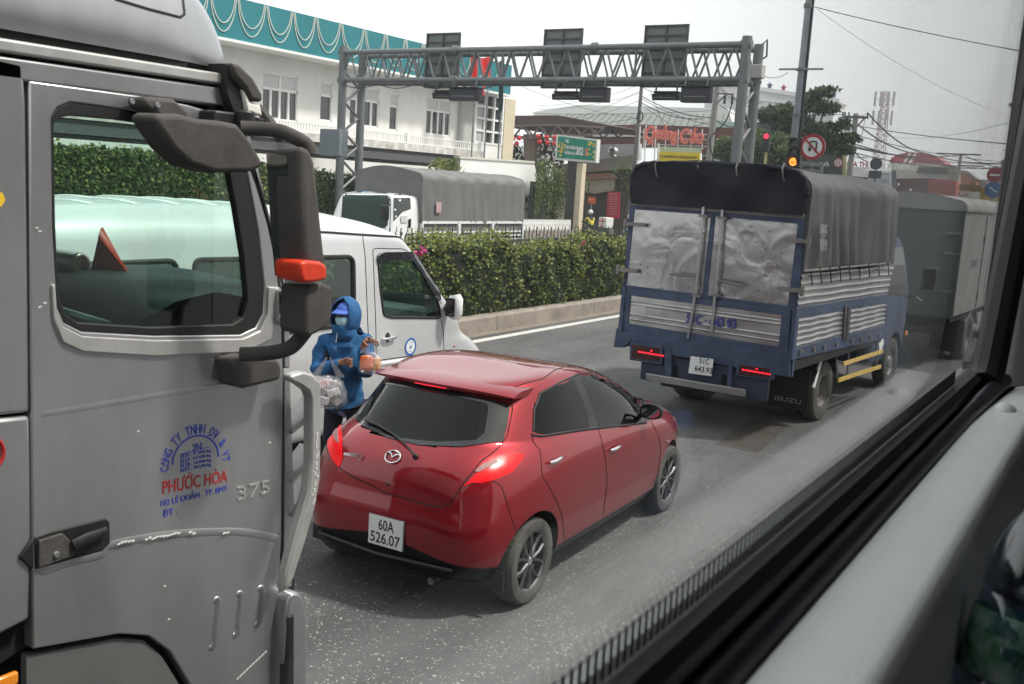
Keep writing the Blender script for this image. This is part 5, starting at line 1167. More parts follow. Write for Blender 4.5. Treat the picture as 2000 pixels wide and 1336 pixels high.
# floor, chassis, wheels, guards
b = B(); b.mm((-HW+.01, RY+.02, .86), (HW-.01, 2.0, .98)); obj('cargo_floor', b, m_undark, bt_); b = B(); b.mm((-.38, RY, .48), (-.28, 3.6, .70)); b.mm((.28, RY, .48), (.38, 3.6, .70)); b.mm((-.9, .9, .4), (-.4, 1.7, .8)); b.tube((-.8, 0, .38), (.8, 0, .38), .08); b.ball((0, 0, .38), .17); obj('chassis', b, m_undark, bt_)
for y_, st in ((0, 'dual'), (3.36, 'front')):
    for s_ in (1, -1):
        if st == 'dual':
            wheel(bt_, (s_*.90, y_, .385), .385, .20, .215, m_tyre, m_rust, s_, 'dual'); wheel(bt_, (s_*.66, y_, .385), .385, .20, .215, m_tyre, m_rust, s_, 'dual')
        else: wheel(bt_, (s_*.86, y_, .385), .385, .20, .215, m_tyre, m_steel, s_, 'front')
for s_ in (1, -1):
    b = B(); b.box((s_*.76, -.62, .47), (.50, .015, .52)); mf = obj('mud_flap', b, m_mud, bt_)
    if s_ > 0:
        text('lettering', 'ISUZU', m_stencil, mf, (.76, -.630, .32), (1, 0, 0), (0, 0, 1), .34, .055, .001, bold=.01)
    b = B().grid([[(s_*x, .52*math.cos(a)*1.0, .385+.47*math.sin(a)) for x in (.52, 1.02)] for a in [PI*(.12+.76*i/12) for i in range(13)]]); obj('wheel_guard', b, m_mud, bt_, smooth=60)
obj('guard_stay', B().path([bs(1606, 694, -.12), bs(1588, 757, -.12)], .022, 6), m_white, bt_)
for P in ([(1647, 711), (1680, 700), (1724, 686)], [(1637, 743), (1675, 730), (1720, 716)]):
    b = B(); Q = [bs(*p, -.03) for p in P]; b.path(Q, .032, 4, sq=(.4, 1.2)); obj('side_guard', b, m_yelp, bt_)
b = B(); b.path([bs(1633, 690, -.06), bs(1635, 740, -.04)], .012, 6); b.path([bs(1658, 682, -.06), bs(1655, 735, -.04)], .012, 6); b.path([bs(1711, 668, -.06), bs(1713, 715, -.04)], .012, 6); obj('guard_brackets', b, m_rust, bt_)
# cab
crow = [(.92, 2.15, 3.98, .48, .48, .48, 12, 8), (.96, 2.12, 4.05, .62, .62, .62, 14, 9), (.98, 2.12, 4.06, 1.0, 1.0, 1.0, 14, 9), (.98, 2.12, 4.02, 1.4, 1.4, 1.4, 14, 10), (.965, 2.13, 3.92, 1.62, 1.62, 1.62, 14, 12), (.93, 2.14, 3.72, 2.0, 2.0, 2.0, 14, 12), (.89, 2.16, 3.52, 2.25, 2.25, 2.25, 12, 10), (.82, 2.2, 3.35, 2.36, 2.36, 2.36, 9, 8), (.6, 2.35, 3.1, 2.40, 2.40, 2.40, 5, 5), (.2, 2.6, 2.9, 2.41, 2.41, 2.41, 3, 3)]
b = B(); RR = shell(crow, 72, 4); b.grid(RR, closed=True); k = len(b.v); b.v += [(0, 2.75, 2.41), (0, 3, .47)]; b.f += [((len(RR)-1)*72+j, (len(RR)-1)*72+(j+1) % 72, k) for j in range(72)]+[((j+1) % 72, j, k+1) for j in range(72)]; b.m = [0]*len(b.f)
KS = Surf(b, BT); cab = obj('cab', b, [m_blue, m_undark], None, weld=True); ks = list(arches(cab, [(.9, 3.36, .40), (-.9, 3.36, .40)], .47, .3)); apply_mods(cab, ks); cab.data.polygons.foreach_set('use_smooth', [True]*len(cab.data.polygons)); cab.data.set_sharp_from_angle(angle=math.radians(35)); cab.parent = bt_
m_dgls = glass('dark_glass', (.25, .30, .30), .06, body=.6, bodycol=(.012, .014, .015))
def yzpatch(S, poly, off, th, stp=.15, sgn=1):
    v, f = tess(poly, stp); H = []
    for q in v:
        h = S.t.ray_cast(Vector((4*sgn, q[0], q[1])), Vector((-sgn, 0, 0))); H.append((h[0], Vector((sgn, 0, 0))))
    return skin2d([(i,) for i in range(len(v))], f, lambda q: (H[q[0]][0]+H[q[0]][1]*off, H[q[0]][1]), th, lambda t: H[t[0]][1])
b = yzpatch(KS, rnd_poly([(2.35, 1.50), (3.72, 1.42), (3.40, 2.18), (2.40, 2.20)], .06), .006, .01); obj('side_window', b, m_dgls, bt_); obj('side_window', b.mirror(), m_dgls, bt_)
b = yzpatch(KS, [(2.42, .8), (2.52, 1.42), (2.60, 1.38), (2.56, .95), (2.72, .75), (2.62, .6)], .006, .008); obj('decal', b, m_white, bt_)
obj('side_marker', B().box((.985, 3.95, .80), (.03, .08, .08)), MATS['orange_lens'], bt_, bevel=.008)
c = BT.p(1815, 545, 0, 1.32); ma = cr([BT.p(1768, 582, 0, .97), BT.p(1785, 578, 0, 1.1), BT.p(1803, 590, 0, 1.25), BT.p(1810, 575, 0, 1.30)], 4)
mo = obj('side_mirror', B().box((c.x, c.y, c.z), (.22, .06, .36)), m_black, bt_, bevel=.03, segs=3); obj('mirror_arm', B().path(ma, .014, 6), m_black, mo); obj('mirror_glass', B().box((c.x, c.y-.032, c.z), (.18, .006, .31)), m_mirror, mo)

# ------------------------------------------------------------------ grey-green box truck ahead of it
CT = Fr((-3.76, 18.75, 0), -.045)
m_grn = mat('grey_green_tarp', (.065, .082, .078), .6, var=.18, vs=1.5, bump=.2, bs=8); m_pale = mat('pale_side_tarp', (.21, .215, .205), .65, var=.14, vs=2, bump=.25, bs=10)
ct = thing('box_truck', 'grey-green box truck queuing ahead of the blue truck', 'truck', CT.loc, CT.rz)
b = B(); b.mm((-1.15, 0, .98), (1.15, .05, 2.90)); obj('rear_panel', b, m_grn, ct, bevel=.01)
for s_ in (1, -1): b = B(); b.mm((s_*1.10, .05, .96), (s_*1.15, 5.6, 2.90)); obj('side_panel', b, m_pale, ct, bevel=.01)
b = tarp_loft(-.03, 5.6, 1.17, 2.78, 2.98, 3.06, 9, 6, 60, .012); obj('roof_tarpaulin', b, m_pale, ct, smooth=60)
b = B(); b.mm((-1.1, 5.55, .98), (1.1, 5.6, 2.9)); b.mm((-1.12, .02, .86), (1.12, 5.6, .98)); obj('cargo_floor', b, m_undark, ct)
b = B(); b.mm((-1.13, -.03, .93), (1.13, .02, 1.06)); b.mm((-1.05, -.02, 1.06), (-.98, .0, 2.9)); b.mm((.98, -.02, 1.06), (1.05, 0, 2.9)); b.mm((-.03, -.02, 1.06), (.03, 0, 2.9)); obj('rear_frame', b, m_grn, ct)
for z_, y_ in ((2.05, 0), (1.4, 0), (2.4, 1.9)): b = B(); b.box((1.0, -.03, z_), (.25, .04, .04)); obj('hinge', b, m_rust, ct)
b = B(); b.path([(1.165, 2.0, .98), (1.165, 2.0, 2.75)], .012, 4); b.box((1.17, 2.0, 2.3), (.03, .08, .10)); b.box((1.17, 2.0, 1.25), (.03, .08, .10)); obj('side_seam', b, m_rust, ct)
text('lettering', 'NHUN CHO HANG', mat('faded_red_text', (.13, .05, .045), .8), ct, (-.05, -.02, 1.72), (1, 0, 0), (0, 0, 1), 1.3, .08, .002); text('lettering', 'SANY', mat('faded_blue_text', (.10, .11, .17), .8), ct, (1.152, 1.35, 1.85), (0, 1, 0), (0, 0, 1), .6, .16, .002, bold=.02)
text('lettering', 'HD', m_white, ct, (-.55, -.06, .50), (1, 0, 0), (0, 0, 1), .22, .05, .002)
b = B(); b.mm((-1.0, .0, .62), (1.0, .12, .72)); b.mm((-.4, 0, .55), (.4, 8, .9)); obj('chassis', b, m_undark, ct); b = B(); b.mm((-.35, -.05, .62), (.3, -.03, .66)); obj('rear_bar', b, m_alu2, ct)
for x in (-.9, .9): obj('tail_lamp', B().box((x, -.04, .78), (.26, .04, .10)), MATS['dull_red_lens'], ct, bevel=.01)
for y_ in (2.0, 6.6):
    for s_ in (1, -1): wheel(ct, (s_*.98, y_, .45), .45, .26, .25, m_tyre, m_rust, s_, 'dual' if y_ < 5 else 'front')
for s_ in (1, -1): obj('mud_flap', B().box((s_*.86, 1.25, .5), (.56, .02, .6)), m_mud, ct); b = B().grid([[(s_*x, 2.0+.6*math.cos(a), .45+.52*math.sin(a)) for x in (.6, 1.14)] for a in [PI*(.12+.76*i/12) for i in range(13)]]); obj('wheel_guard', b, m_pale, ct)
b = B(); b.mm((-1.05, 5.8, .6), (1.05, 7.6, 2.5)); obj('cab', b, m_grn, ct, bevel=.12, segs=3); b = B(); b.mm((-1.06, 6.3, 1.6), (1.06, 7.3, 2.25)); obj('side_window', b, m_dgls, ct)

# ------------------------------------------------------------------ white canvas truck on the other carriageway
WX = -14.0; WT = Fr((-15.0, 18.2, 0))
def ws_(x, y, off=0): return WT.p(x, y, 0, 1.0+off)
wt_ = thing('canvas_truck', 'white light truck with grey canvas hood, coming the other way', 'truck', WT.loc)
m_wtr = mat('truck_white', (.72, .73, .72), .4, var=.05, coat=.3); m_canv = mat('grey_canvas', (.12, .12, .118), .8, vs=1.6, col2=(.17, .17, .165), bump=.3, bs=12)
c0 = ws_(765, 440); c1 = ws_(834, 440); e0 = ws_(822, 440); e1 = ws_(1021, 440)
yF, yB = c0.y, c1.y
cr2 = [(.86, 0, 1.62, .45, .45, .45, 8, 12), (.93, -.02, 1.64, .6, .6, .6, 8, 12), (.96, -.02, 1.65, 1.0, 1.0, 1.0, 8, 12), (.96, 0, 1.65, 1.4, 1.4, 1.4, 8, 12), (.95, .06, 1.65, 1.55, 1.55, 1.55, 9, 12), (.92, .22, 1.63, 1.95, 1.95, 1.95, 10, 12), (.88, .36, 1.6, 2.24, 2.24, 2.24, 10, 10), (.80, .46, 1.55, 2.34, 2.34, 2.34, 8, 8), (.55, .7, 1.4, 2.38, 2.38, 2.38, 5, 5), (.2, .95, 1.2, 2.39, 2.39, 2.39, 3, 3)]
cr2 = [(r[0], r[1]+yF-.02, r[2]+yF-.1)+r[3:] for r in cr2]
b = B(); RR = shell(cr2, 72, 4); b.grid(RR, closed=True); k = len(b.v); ym_ = yF+1.0; b.v += [(0, ym_, 2.39), (0, ym_, .44)]; b.f += [((len(RR)-1)*72+j, (len(RR)-1)*72+(j+1) % 72, k) for j in range(72)]+[((j+1) % 72, j, k+1) for j in range(72)]; b.m = [0]*len(b.f)
WS_ = Surf(b, WT); wc = obj('cab', b, [m_wtr, m_undark], None, weld=True); ks = list(arches(wc, [(.9, yF+.75, .40), (-.9, yF+.75, .40)], .46, .3)); apply_mods(wc, ks); wc.data.polygons.foreach_set('use_smooth', [True]*len(wc.data.polygons)); wc.data.set_sharp_from_angle(angle=math.radians(35)); wc.parent = wt_
def wpatch(name, px, m, off=.006, th=.01, par=wt_): 
    o = obj(name, WS_.patch(px, off, th, 6), m, par); return o
m_wgls = glass('windscreen_green', (.3, .4, .35), .0, body=.9, bodycol=(.010, .030, .022))
wpatch('windscreen_seal', [(676, 369), (758, 373), (763, 380), (757, 440), (750, 446), (672, 440), (666, 432), (670, 376)], m_gasket, .004, .008)
wpatch('windscreen', [(678, 373), (756, 377), (759, 383), (753, 437), (747, 441), (675, 435), (671, 428), (674, 378)], m_wgls, .009, .006)
wpatch('side_window', [(769, 380), (795, 378), (801, 383), (802, 408), (786, 414), (768, 433)], m_dgls, .006, .008)
obj('panel_gap', WS_.line([(764, 376), (762, 440), (758, 470)], .008), m_seam, wt_); obj('panel_gap', WS_.line([(826, 385), (827, 440), (824, 468)], .008), m_seam, wt_)
for x, y in ((715, 372), (727, 373)): h, n = WS_.hit(x, y+4); obj('sticker', B().box(h+Vector((0, -.03, 0)), (.16, .01, .06)), mat('cyan_sticker', (.25, .55, .68), .5) if x < 720 else m_white, wt_)
h, n = WS_.hit(788, 428); obj('logo', B().box(h+Vector((.02, 0, 0)), (.01, .22, .16)), mat('grey_decal', (.55, .57, .58), .6), wt_, bevel=.004)
h, n = WS_.hit(799, 436); obj('door_handle', B().box(h+Vector((.02, 0, 0)), (.03, .07, .20)), m_black, wt_, bevel=.01)
dv = thing('person', 'driver in a blue shirt at the window of the white canvas truck', 'person', WT.loc+Vector((.62, yF+1.0, 1.25)))
skinmesh('body', [((0, 0, 0), .14), ((0, 0, .30), (.17, .11)), ((0, -.01, .50), .05), ((0, -.03, .62), (.075, .09)), ((0, -.02, .70), .06), ((.17, 0, .36), .05), ((.21, -.12, .14), .04), ((.12, -.36, .18), .03), ((-.17, 0, .36), .05), ((-.21, -.12, .14), .04), ((-.12, -.36, .18), .03)], [(0, 1), (1, 2), (2, 3), (3, 4), (1, 5), (5, 6), (6, 7), (1, 8), (8, 9), (9, 10)], m_skin, dv, 0, 2)
skinmesh('shirt', [((0, 0, -.02), .155), ((0, 0, .30), (.185, .125)), ((0, -.01, .44), .08), ((.18, 0, .36), .065), ((.22, -.10, .18), .058), ((-.18, 0, .36), .065), ((-.22, -.10, .18), .058)], [(0, 1), (1, 2), (1, 3), (3, 4), (1, 5), (5, 6)], mat('sky_blue_shirt', (.05, .20, .50), .8), dv, 0, 2)
b = B().path([ws_(762, 400, .18), ws_(758, 400, .22), ws_(758, 425, .22)], .02, 6); obj('mirror_arm', b, m_black, wt_); q = ws_(752, 415, .22); obj('side_mirror', B().box(q, (.20, .08, .32)), m_black, wt_, bevel=.03)
# canvas body and drop sides
yb0, yb1 = e0.y, e1.y
q = ws_(823, 338); q2 = ws_(1021, 345); b = tarp_loft(yb0, yb1, 1.0, 1.78, q.z+.02, q.z+.12, 21, 6, 90, .020); obj('canvas_cover', b, m_canv, wt_, smooth=55)
b = B(); b.mm((-1.0, yb0, .95), (1.0, yb1, 1.05)); obj('cargo_floor', b, m_undark, wt_)
for s_ in (1, -1):
    b = B(); L_ = yb1-yb0
    b.mm((s_*.97, yb0, 1.05), (s_*1.03, yb1, 1.20)); b.mm((s_*.97, yb0, 1.74), (s_*1.03, yb1, 1.80)); 
    for i in range(4): y = yb0+L_*i/3; b.mm((s_*.965, max(yb0, y-.05), 1.0), (s_*1.045, min(yb1, y+.05), 1.80))
    for z in (1.32, 1.42, 1.52): b.mm((s_*.985, yb0, z), (s_*1.02, yb1, z+.04))
    obj('side_board', b, m_wtr, wt_, bevel=.004)
    b = B(); b.mm((s_*.975, yb0, 1.2), (s_*.985, yb1, 1.74)); obj('side_infill', b, m_canv, wt_)
b = B(); b.mm((-.4, yF+.2, .55), (.4, yb1, .9)); obj('chassis', b, m_undark, wt_)
for y_, st in ((yF+.75, 'front'), (yb1-1.2, 'dual')):
    for s_ in (1, -1): wheel(wt_, (s_*.86, y_, .39), .39, .22, .21, m_tyre, m_steel, s_, st)
q = WT.p(857, 405, 0, 1.05); obj('notice', B().box(q, (.005, .20, .24)), m_pk2 if False else mat('faded_notice', (.5, .42, .42), .8, vs=30, col2=(.4, .2, .2)), wt_)

# ------------------------------------------------------------------ median: hedge and railing
def leaf_mat(name, a, c, tr=.25):
    m = mat(name, a, .55, vs=9, col2=c); N, L = nodes(m); b = N['Principled BSDF']; out = [n for n in N if n.type == 'OUTPUT_MATERIAL'][0]
    t = N.new('ShaderNodeBsdfTranslucent'); L.new(b.inputs['Base Color'].links[0].from_socket, t.inputs[0]); x = N.new('ShaderNodeMixShader'); x.inputs[0].default_value = tr; L.new(b.outputs[0], x.inputs[1]); L.new(t.outputs[0], x.inputs[2]); L.new(x.outputs[0], out.inputs[0]); return m
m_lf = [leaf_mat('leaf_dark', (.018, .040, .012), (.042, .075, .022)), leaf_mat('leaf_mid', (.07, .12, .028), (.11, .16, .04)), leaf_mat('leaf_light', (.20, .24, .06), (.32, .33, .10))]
def leaves(b, pts, size, r, mi=0, droop=0, asp=.45, nrm=None):
    for p in pts:
        L_ = size*r.uniform(.6, 1.25); a = Vector((r.gauss(0, 1), r.gauss(0, 1), r.gauss(0, .8)-droop)).normalized(); w = a.cross(Vector((r.gauss(0, 1), r.gauss(0, 1), r.gauss(0, 1)))).normalized()*L_*asp
        m = mi if not callable(mi) else mi(p); f = a.cross(w).normalized()*L_*.12
        b.add([p, p+a*L_*.5+w+f, p+a*L_, p+a*L_*.5-w+f], [(0, 1, 2, 3)], m)
def hsurf(y, side, r):
    return 0
hedge = thing('hedge', 'clipped green hedge growing along the concrete median kerb', 'hedge', (-10.74, 0, 0))
r = random.Random(5); b = B()
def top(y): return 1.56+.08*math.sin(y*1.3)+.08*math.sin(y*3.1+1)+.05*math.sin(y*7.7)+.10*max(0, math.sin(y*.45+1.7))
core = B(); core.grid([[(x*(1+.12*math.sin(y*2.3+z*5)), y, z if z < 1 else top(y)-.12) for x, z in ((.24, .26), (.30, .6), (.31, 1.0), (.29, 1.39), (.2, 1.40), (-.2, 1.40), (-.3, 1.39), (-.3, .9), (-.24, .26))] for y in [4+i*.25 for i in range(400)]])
obj('shade_core', core, mat('hedge_shadow', (.012, .018, .008), .95, bump=1, bs=25), hedge, smooth=60)  # near-black core: the shade inside the hedge is put into its colour
N0 = 30000; bl = B()
for i in range(N0):
    y = 10.5+(r.random()**1.5)*38 if i > 6000 else r.uniform(11, 24)
    t = top(y); z = .30+(t-.30)*r.random()**.85; cl = math.sin(y*7.3+math.sin(z*9))*math.sin(z*8.1+y*2.1)
    if cl < -.72 and r.random() < .75: continue
    if r.random() < .62: x = .33+.085*cl+r.gauss(0, .035)
    elif r.random() < .75: x = r.uniform(-.34, .36); z = t+r.gauss(0, .05)+.05*max(0, cl)
    else: x = -.34+r.gauss(0, .04)
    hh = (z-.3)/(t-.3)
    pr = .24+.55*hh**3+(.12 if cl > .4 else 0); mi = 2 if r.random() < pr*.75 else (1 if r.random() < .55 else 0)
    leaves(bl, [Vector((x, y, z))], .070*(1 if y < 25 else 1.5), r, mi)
for i in range(110):
    y = r.uniform(11, 28); z0 = top(y); L_ = r.uniform(.06, .26) if r.random() > .1 else .38
    leaves(bl, [Vector((r.uniform(-.25, .3)+r.gauss(0, .02), y+r.gauss(0, .03), z0+L_*k/9)) for k in range(9)], .055, r, lambda p: 2 if r.random() < .7 else 1)
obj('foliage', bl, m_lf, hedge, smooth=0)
fb_ = B()
for i in range(26):
    c = GX(823+r.gauss(0, 7), 492+r.gauss(0, 5), -10.38) if i < 20 else GX(r.choice((1140, 1133, 1136))+r.gauss(0, 3), r.choice((476, 474, 472))+r.gauss(0, 3), -10.38); leaves(fb_, [c-Vector((-10.74, 0, 0))]*2, .05, r, 0, asp=.6)
obj('blossom', fb_, mat('pink_bougainvillea', (.55, .06, .22), .6), hedge, smooth=0)
fence = thing('railing', 'dark grey metal railing with spiked bars rising out of the hedge', 'fence', (-10.98, 0, 0)); b = B()
m_rail = mat('dull_grey_paint', (.07, .075, .08), .6, .3, var=.2)
for y0, y1 in ((2, 60),):
    b.mm((-.02, y0, 1.60), (.02, y1, 1.645)); b.mm((-.015, y0, .55), (.015, y1, .58))
obj('rail', b, m_rail, fence); b = B()
for i in range(270):
    y = 4+i*.155; b.mm((-.009, y-.009, .31), (.009, y+.009, 1.62)); P = [(0, y, 1.64), (0, y-.03, 1.72), (0, y+.005, 1.80), (0, y+.035, 1.87), (0, y+.02, 1.93)] if i % 2 else [(0, y, 1.64), (0, y, 1.78), (0, y, 1.90)]; b.path(P, [.012, .013, .011, .008, .004][:len(P)], 4)
obj('bars', b, m_rail, fence, smooth=0)
b = B()
for i in range(20): b.mm((-.03, 4+i*2.2-.03, .30), (.03, 4+i*2.2+.03, 1.66))
obj('post', b, m_rail, fence)

# ------------------------------------------------------------------ the bus we sit in: sill, window, pillar
m_trim = mat('light_grey_trim', (.82, .825, .80), .55, var=.03, vs=3, bump=.15, bs=260)
m_trimd = mat('mid_grey_trim', (.36, .365, .36), .6, var=.05, bump=.15, bs=260)
m_rub = mat('black_seal', (.006, .006, .007), .55); m_bpaint = mat('bus_outer_skin', (.5, .5, .5), .4, .2)
bus = thing('bus', 'interior edge of the bus: pale grey window sill, black seal and padded pillar', 'bus', (0, 0, 0))
gx0 = -.30
b = B(); b.mm((-.31, -3.0, .45), (-.285, 2.62, 2.425)); obj('side_wall', b, m_rub, bus)
b = B(); b.mm((-.345, -3.0, .5), (-.312, 4.6, 2.40)); obj('outer_skin', b, m_bpaint, bus)
# window glass with its fritted black border
wy0, wy1, wz0, wz1 = -1.2, 2.72, 2.415, 3.66
wg = plate(rnd_poly([(wy0, wz0), (wy1-.10, wz0), (wy1+.12, 3.2), (wy1+.2, wz1), (wy0, wz1)], .10), 0, lambda y, z: (gx0, y, z), (1, 0, 0), .004); obj('window_glass', wg, glass('bus_glass', (.965, .975, .97), .0), bus, smooth=0)
b = B()
for i in range(190):
    y = -.1+i*.0125
    if y < 2.55: b.box((gx0+.004, y, 2.432+.012), (.001, .0062, .030))
obj('frit', b, m_rub, bus, smooth=0)
b = B(); b.path([(-.285, -2, 2.41), (-.285, 2.52, 2.41)], .020, 8); obj('window_seal', b, m_rub, bus)
m_gask = mat('blue_black_gasket', (.018, .019, .026), .4)
gs = cr([(-.262, -1.5, 2.375), (-.262, 1.2, 2.375), (-.258, 2.0, 2.377), (-.246, 2.35, 2.39), (-.235, 2.6, 2.40)], 10); obj('gasket', B().path(gs, .020, 10), m_gask, bus, smooth=60)
sec = [(-.238, 2.30), (-.240, 2.370), (-.236, 2.380), (-.226, 2.384), (-.155, 2.386), (-.142, 2.382), (-.134, 2.366), (-.130, 2.31), (-.126, 2.20), (-.125, 1.9)]
rows_ = []
for y in [-1.5+i*.2 for i in range(20)]+[2.45, 2.55, 2.62]:
    k = max(0, (y-1.9))/.7; rows_.append([(x+.028*k*k*(1 if x < -.2 else .3), y, z+.006*k) for x, z in sec])
obj('sill', B().grid(rows_, flip=True), m_trim, bus, smooth=50)
b = B().ball((-.195, 2.28, 2.386), (.022, .030, .017), 10); obj('sill_stud', b, m_trim, bus)
# pillar
p1 = [(-.255, 2.62), (-.255, 2.80), (-.05, 2.80), (.02, 2.70), (-.02, 2.56), (-.16, 2.56), (-.24, 2.57)]
b = B(); zs = (2.385, 2.42, 2.8, 3.2, 3.8); b.grid([[(x, y+.06+.30*(z-2.38), z) for x, y in rnd_poly(p1, .05)] for z in zs], closed=True); o = obj('pillar', b, mat('pillar_grey_trim', (.26, .265, .26), .7, var=.05, bump=.15, bs=260), bus, smooth=50)
b = B(); P = [(-.285, 2.52, 2.40), (-.285, 2.56, 2.43), (-.285, 2.62, 2.55), (-.285, 2.72, 2.8), (-.285, 2.86, 3.2), (-.285, 2.95, 3.5)]; b.path([q+Vector((.023, -.03+.08*(q.z-2.4), 0)) for q in cr(P, 6)], .037, 10, sq=(1, 1)); obj('pillar_seal', b, m_rub, bus)
b = B(); b.mm((-.34, 2.70, .5), (-.29, 4.6, 2.42)); b.mm((-.34, 2.98, 2.4), (-.29, 4.6, 3.6)); obj('front_side_wall', b, m_rub, bus)
obj('pillar_knob', B().ball((-.125, 2.56, 2.42), (.035, .02, .045), 10), mat('blue_grey_plastic', (.10, .12, .15), .5), bus)
b = B(); b.mm((-.34, -3.0, 3.75), (2.2, 4.6, 3.85)); obj('ceiling', b, m_trim, bus); b = B(); b.mm((-.3, -3.0, 1.30), (2.2, 4.6, 1.38)); obj('cabin_floor', b, m_rub, bus)
b = B(); b.mm((2.2, -3.0, .5), (2.25, 4.6, 3.8)); obj('right_wall', b, m_rub, bus); b = B(); b.mm((-.34, -3.1, .5), (2.2, -3.0, 3.8)); obj('rear_wall', b, m_rub, bus); b = B(); b.mm((-.30, 4.6, .5), (2.2, 4.65, 3.8)); obj('front_bulkhead', b, m_rub, bus)
b = B(); b.mm((-.345, -3, 3.65), (-.30, 4.6, 3.8)); b.mm((-.345, -3.0, 2.4), (-.30, wy0, 3.5)); obj('window_header', b, m_rub, bus)
b = B(); b.mm((-.122, -1, 2.0), (.30, 2.5, 2.15)); obj('armrest_ledge', b, m_trimd, bus, bevel=.03)
for y_ in (-1.6, 3.6):
    for s_ in (-.12, 2.0): wheel(bus, (s_, y_, .5), .5, .28, .28, m_tyre, m_steel, -1 if s_ < 0 else 1, 'dual')
# water bottle lying in the corner of the sill
bo = thing('water_bottle', 'crumpled clear water bottle with green label beside the bus window sill', 'bottle', (-.078, 1.33, 2.282))
m_pet = glass('clear_pet', (.62, .70, .84), .08, .05)
pr = [(0, -.10), (.024, -.098), (.033, -.085), (.034, -.05), (.031, -.045), (.034, -.04), (.034, -.012), (.031, -.007), (.034, 0), (.034, .03), (.031, .035), (.034, .04), (.033, .07), (.026, .10), (.014, .125), (.013, .14)]
b = B().lathe(pr, ax='z', n=28); r = random.Random(2); b.v = [(x*(1+.09*math.sin(z*70+math.atan2(y, x)*3)), y*(1+.09*math.cos(z*60+x*80)), z) for x, y, z in b.v]; Qb = Matrix.Rotation(.12, 3, 'Y') @ Matrix.Rotation(-.22, 3, 'X'); b.v = [tuple(Qb @ Vector(v)*1.25) for v in b.v]
bf = obj('bottle_body', b, m_pet, bo, smooth=60)
b = B().lathe([(.0345, -.045), (.035, -.02), (.0345, .018)], ax='z', n=28); b.v = [tuple(Qb @ Vector(v)*1.27) for v in b.v]; obj('label', b, mat('green_label', (.02, .22, .08), .4, vs=40, col2=(.50, .62, .55)), bo, smooth=60)
b = B().lathe([(0, .157), (.015, .157), (.015, .137)], ax='z', n=20); b.v = [tuple(Qb @ Vector(v)*1.25) for v in b.v]; obj('cap', b, mat('blue_cap_plastic', (.02, .08, .35), .4), bo)

# ------------------------------------------------------------------ sign gantry across the other carriageway
GYv = 29.65; GR, GL = -10.72, -26.5
m_gan = mat('gantry_steel', (.135, .145, .15), .55, .35, vs=2, col2=(.19, .20, .205)); m_back = mat('sign_back_grey', (.115, .14, .14), .6, .3, vs=3, col2=(.17, .195, .195)); m_fr = mat('sign_frame', (.06, .06, .062), .6)
ga = thing('sign_gantry', 'grey lattice steel gantry spanning the other carriageway', 'gantry', (0, GYv, 0))
for x in (GR, GL):
    b = B(); b.tube((x, 0, 0), (x, 0, 7.5), .165, .15, 20); obj('column', b, m_gan, ga); b = B(); b.tube((x, 1.1, 0), (x, 1.1, 7.42), .165, .15, 20); obj('column', b, m_gan, ga)
    b = B()
    for i in range(11): z = .5+i*.55; b.tube((x, .12 if i % 2 else .98, z), (x, .98 if i % 2 else .12, z+.55), .05, n=8)
    obj('column_lattice', b, m_gan, ga)
for y in (0, 1.1):
    for z in (6.25, 7.27): obj('chord', B().tube((GL, y, z), (GR, y, z), .095, n=12), m_gan, ga)
b = B(); n = 22; dx = (GR-GL)/n
for y in (0, 1.1):
    for i in range(n): x = GL+i*dx; b.tube((x, y, 6.25), (x+dx/2, y, 7.27), .036, n=6); b.tube((x+dx/2, y, 7.27), (x+dx, y, 6.25), .036, n=6)
for i in range(n+1):
    x = GL+i*dx
    b.tube((x, 0, 6.25), (x, 1.1, 6.25), .03, n=6)
    if i < n: b.tube((x, 0, 6.25), (x+dx, 1.1, 6.25), .025, n=6); b.tube((x, 1.1, 7.27), (x+dx, 0, 7.27), .025, n=6)
for i in (5, 10, 17): b.tube((GL+i*dx, 0, 6.25), (GL+i*dx, 0, 7.27), .04, n=6)
obj('lattice', b, m_gan, ga)
b = B()
for x in (GL+5.2, GL+10.7): 
    for z in (6.25, 7.27): b.path([(x-.09, 0, z), (x+.09, 0, z)], .16, 12)
for x in (GR, GL):
    for z in (6.25, 7.27): b.tube((x-.16, 0, z), (x+.16, 0, z), .14, n=12)
obj('flange', b, m_gan, ga)
b = B().box((GR, 1.0, 6.6), (.5, .35, .40)); obj('control_box', b, mat('pale_box', (.42, .42, .40), .6), ga, bevel=.02)
cb2 = B().box((GL-.35, 0, 3.9), (1.0, .5, 1.0)); obj('control_box', cb2, mat('blue_grey_box', (.16, .19, .22), .5), ga, bevel=.02)
P = []
for i in range(41): t = i/40; P.append((GL+6*t*1.2, -.12, 6.15-.16*abs(math.sin(t*PI*4))-.05))
obj('cable', B().path(P, .018, 5), m_black, ga); obj('cable', B().path([(GR, 1.25, 7.4), (GR+.15, 1.35, 7.6), (GR+.2, 1.3, 7.1), (GR-.05, 1.25, 6.9), (GR+.1, 1.28, 6.3), (GR-.1, 1.2, 5.9)], .03, 6), m_black, ga)
lab = ('leftmost grey sign panel seen from behind on the gantry', 'middle grey sign panel seen from behind on the gantry', 'right-hand grey sign panel seen from behind on the gantry')
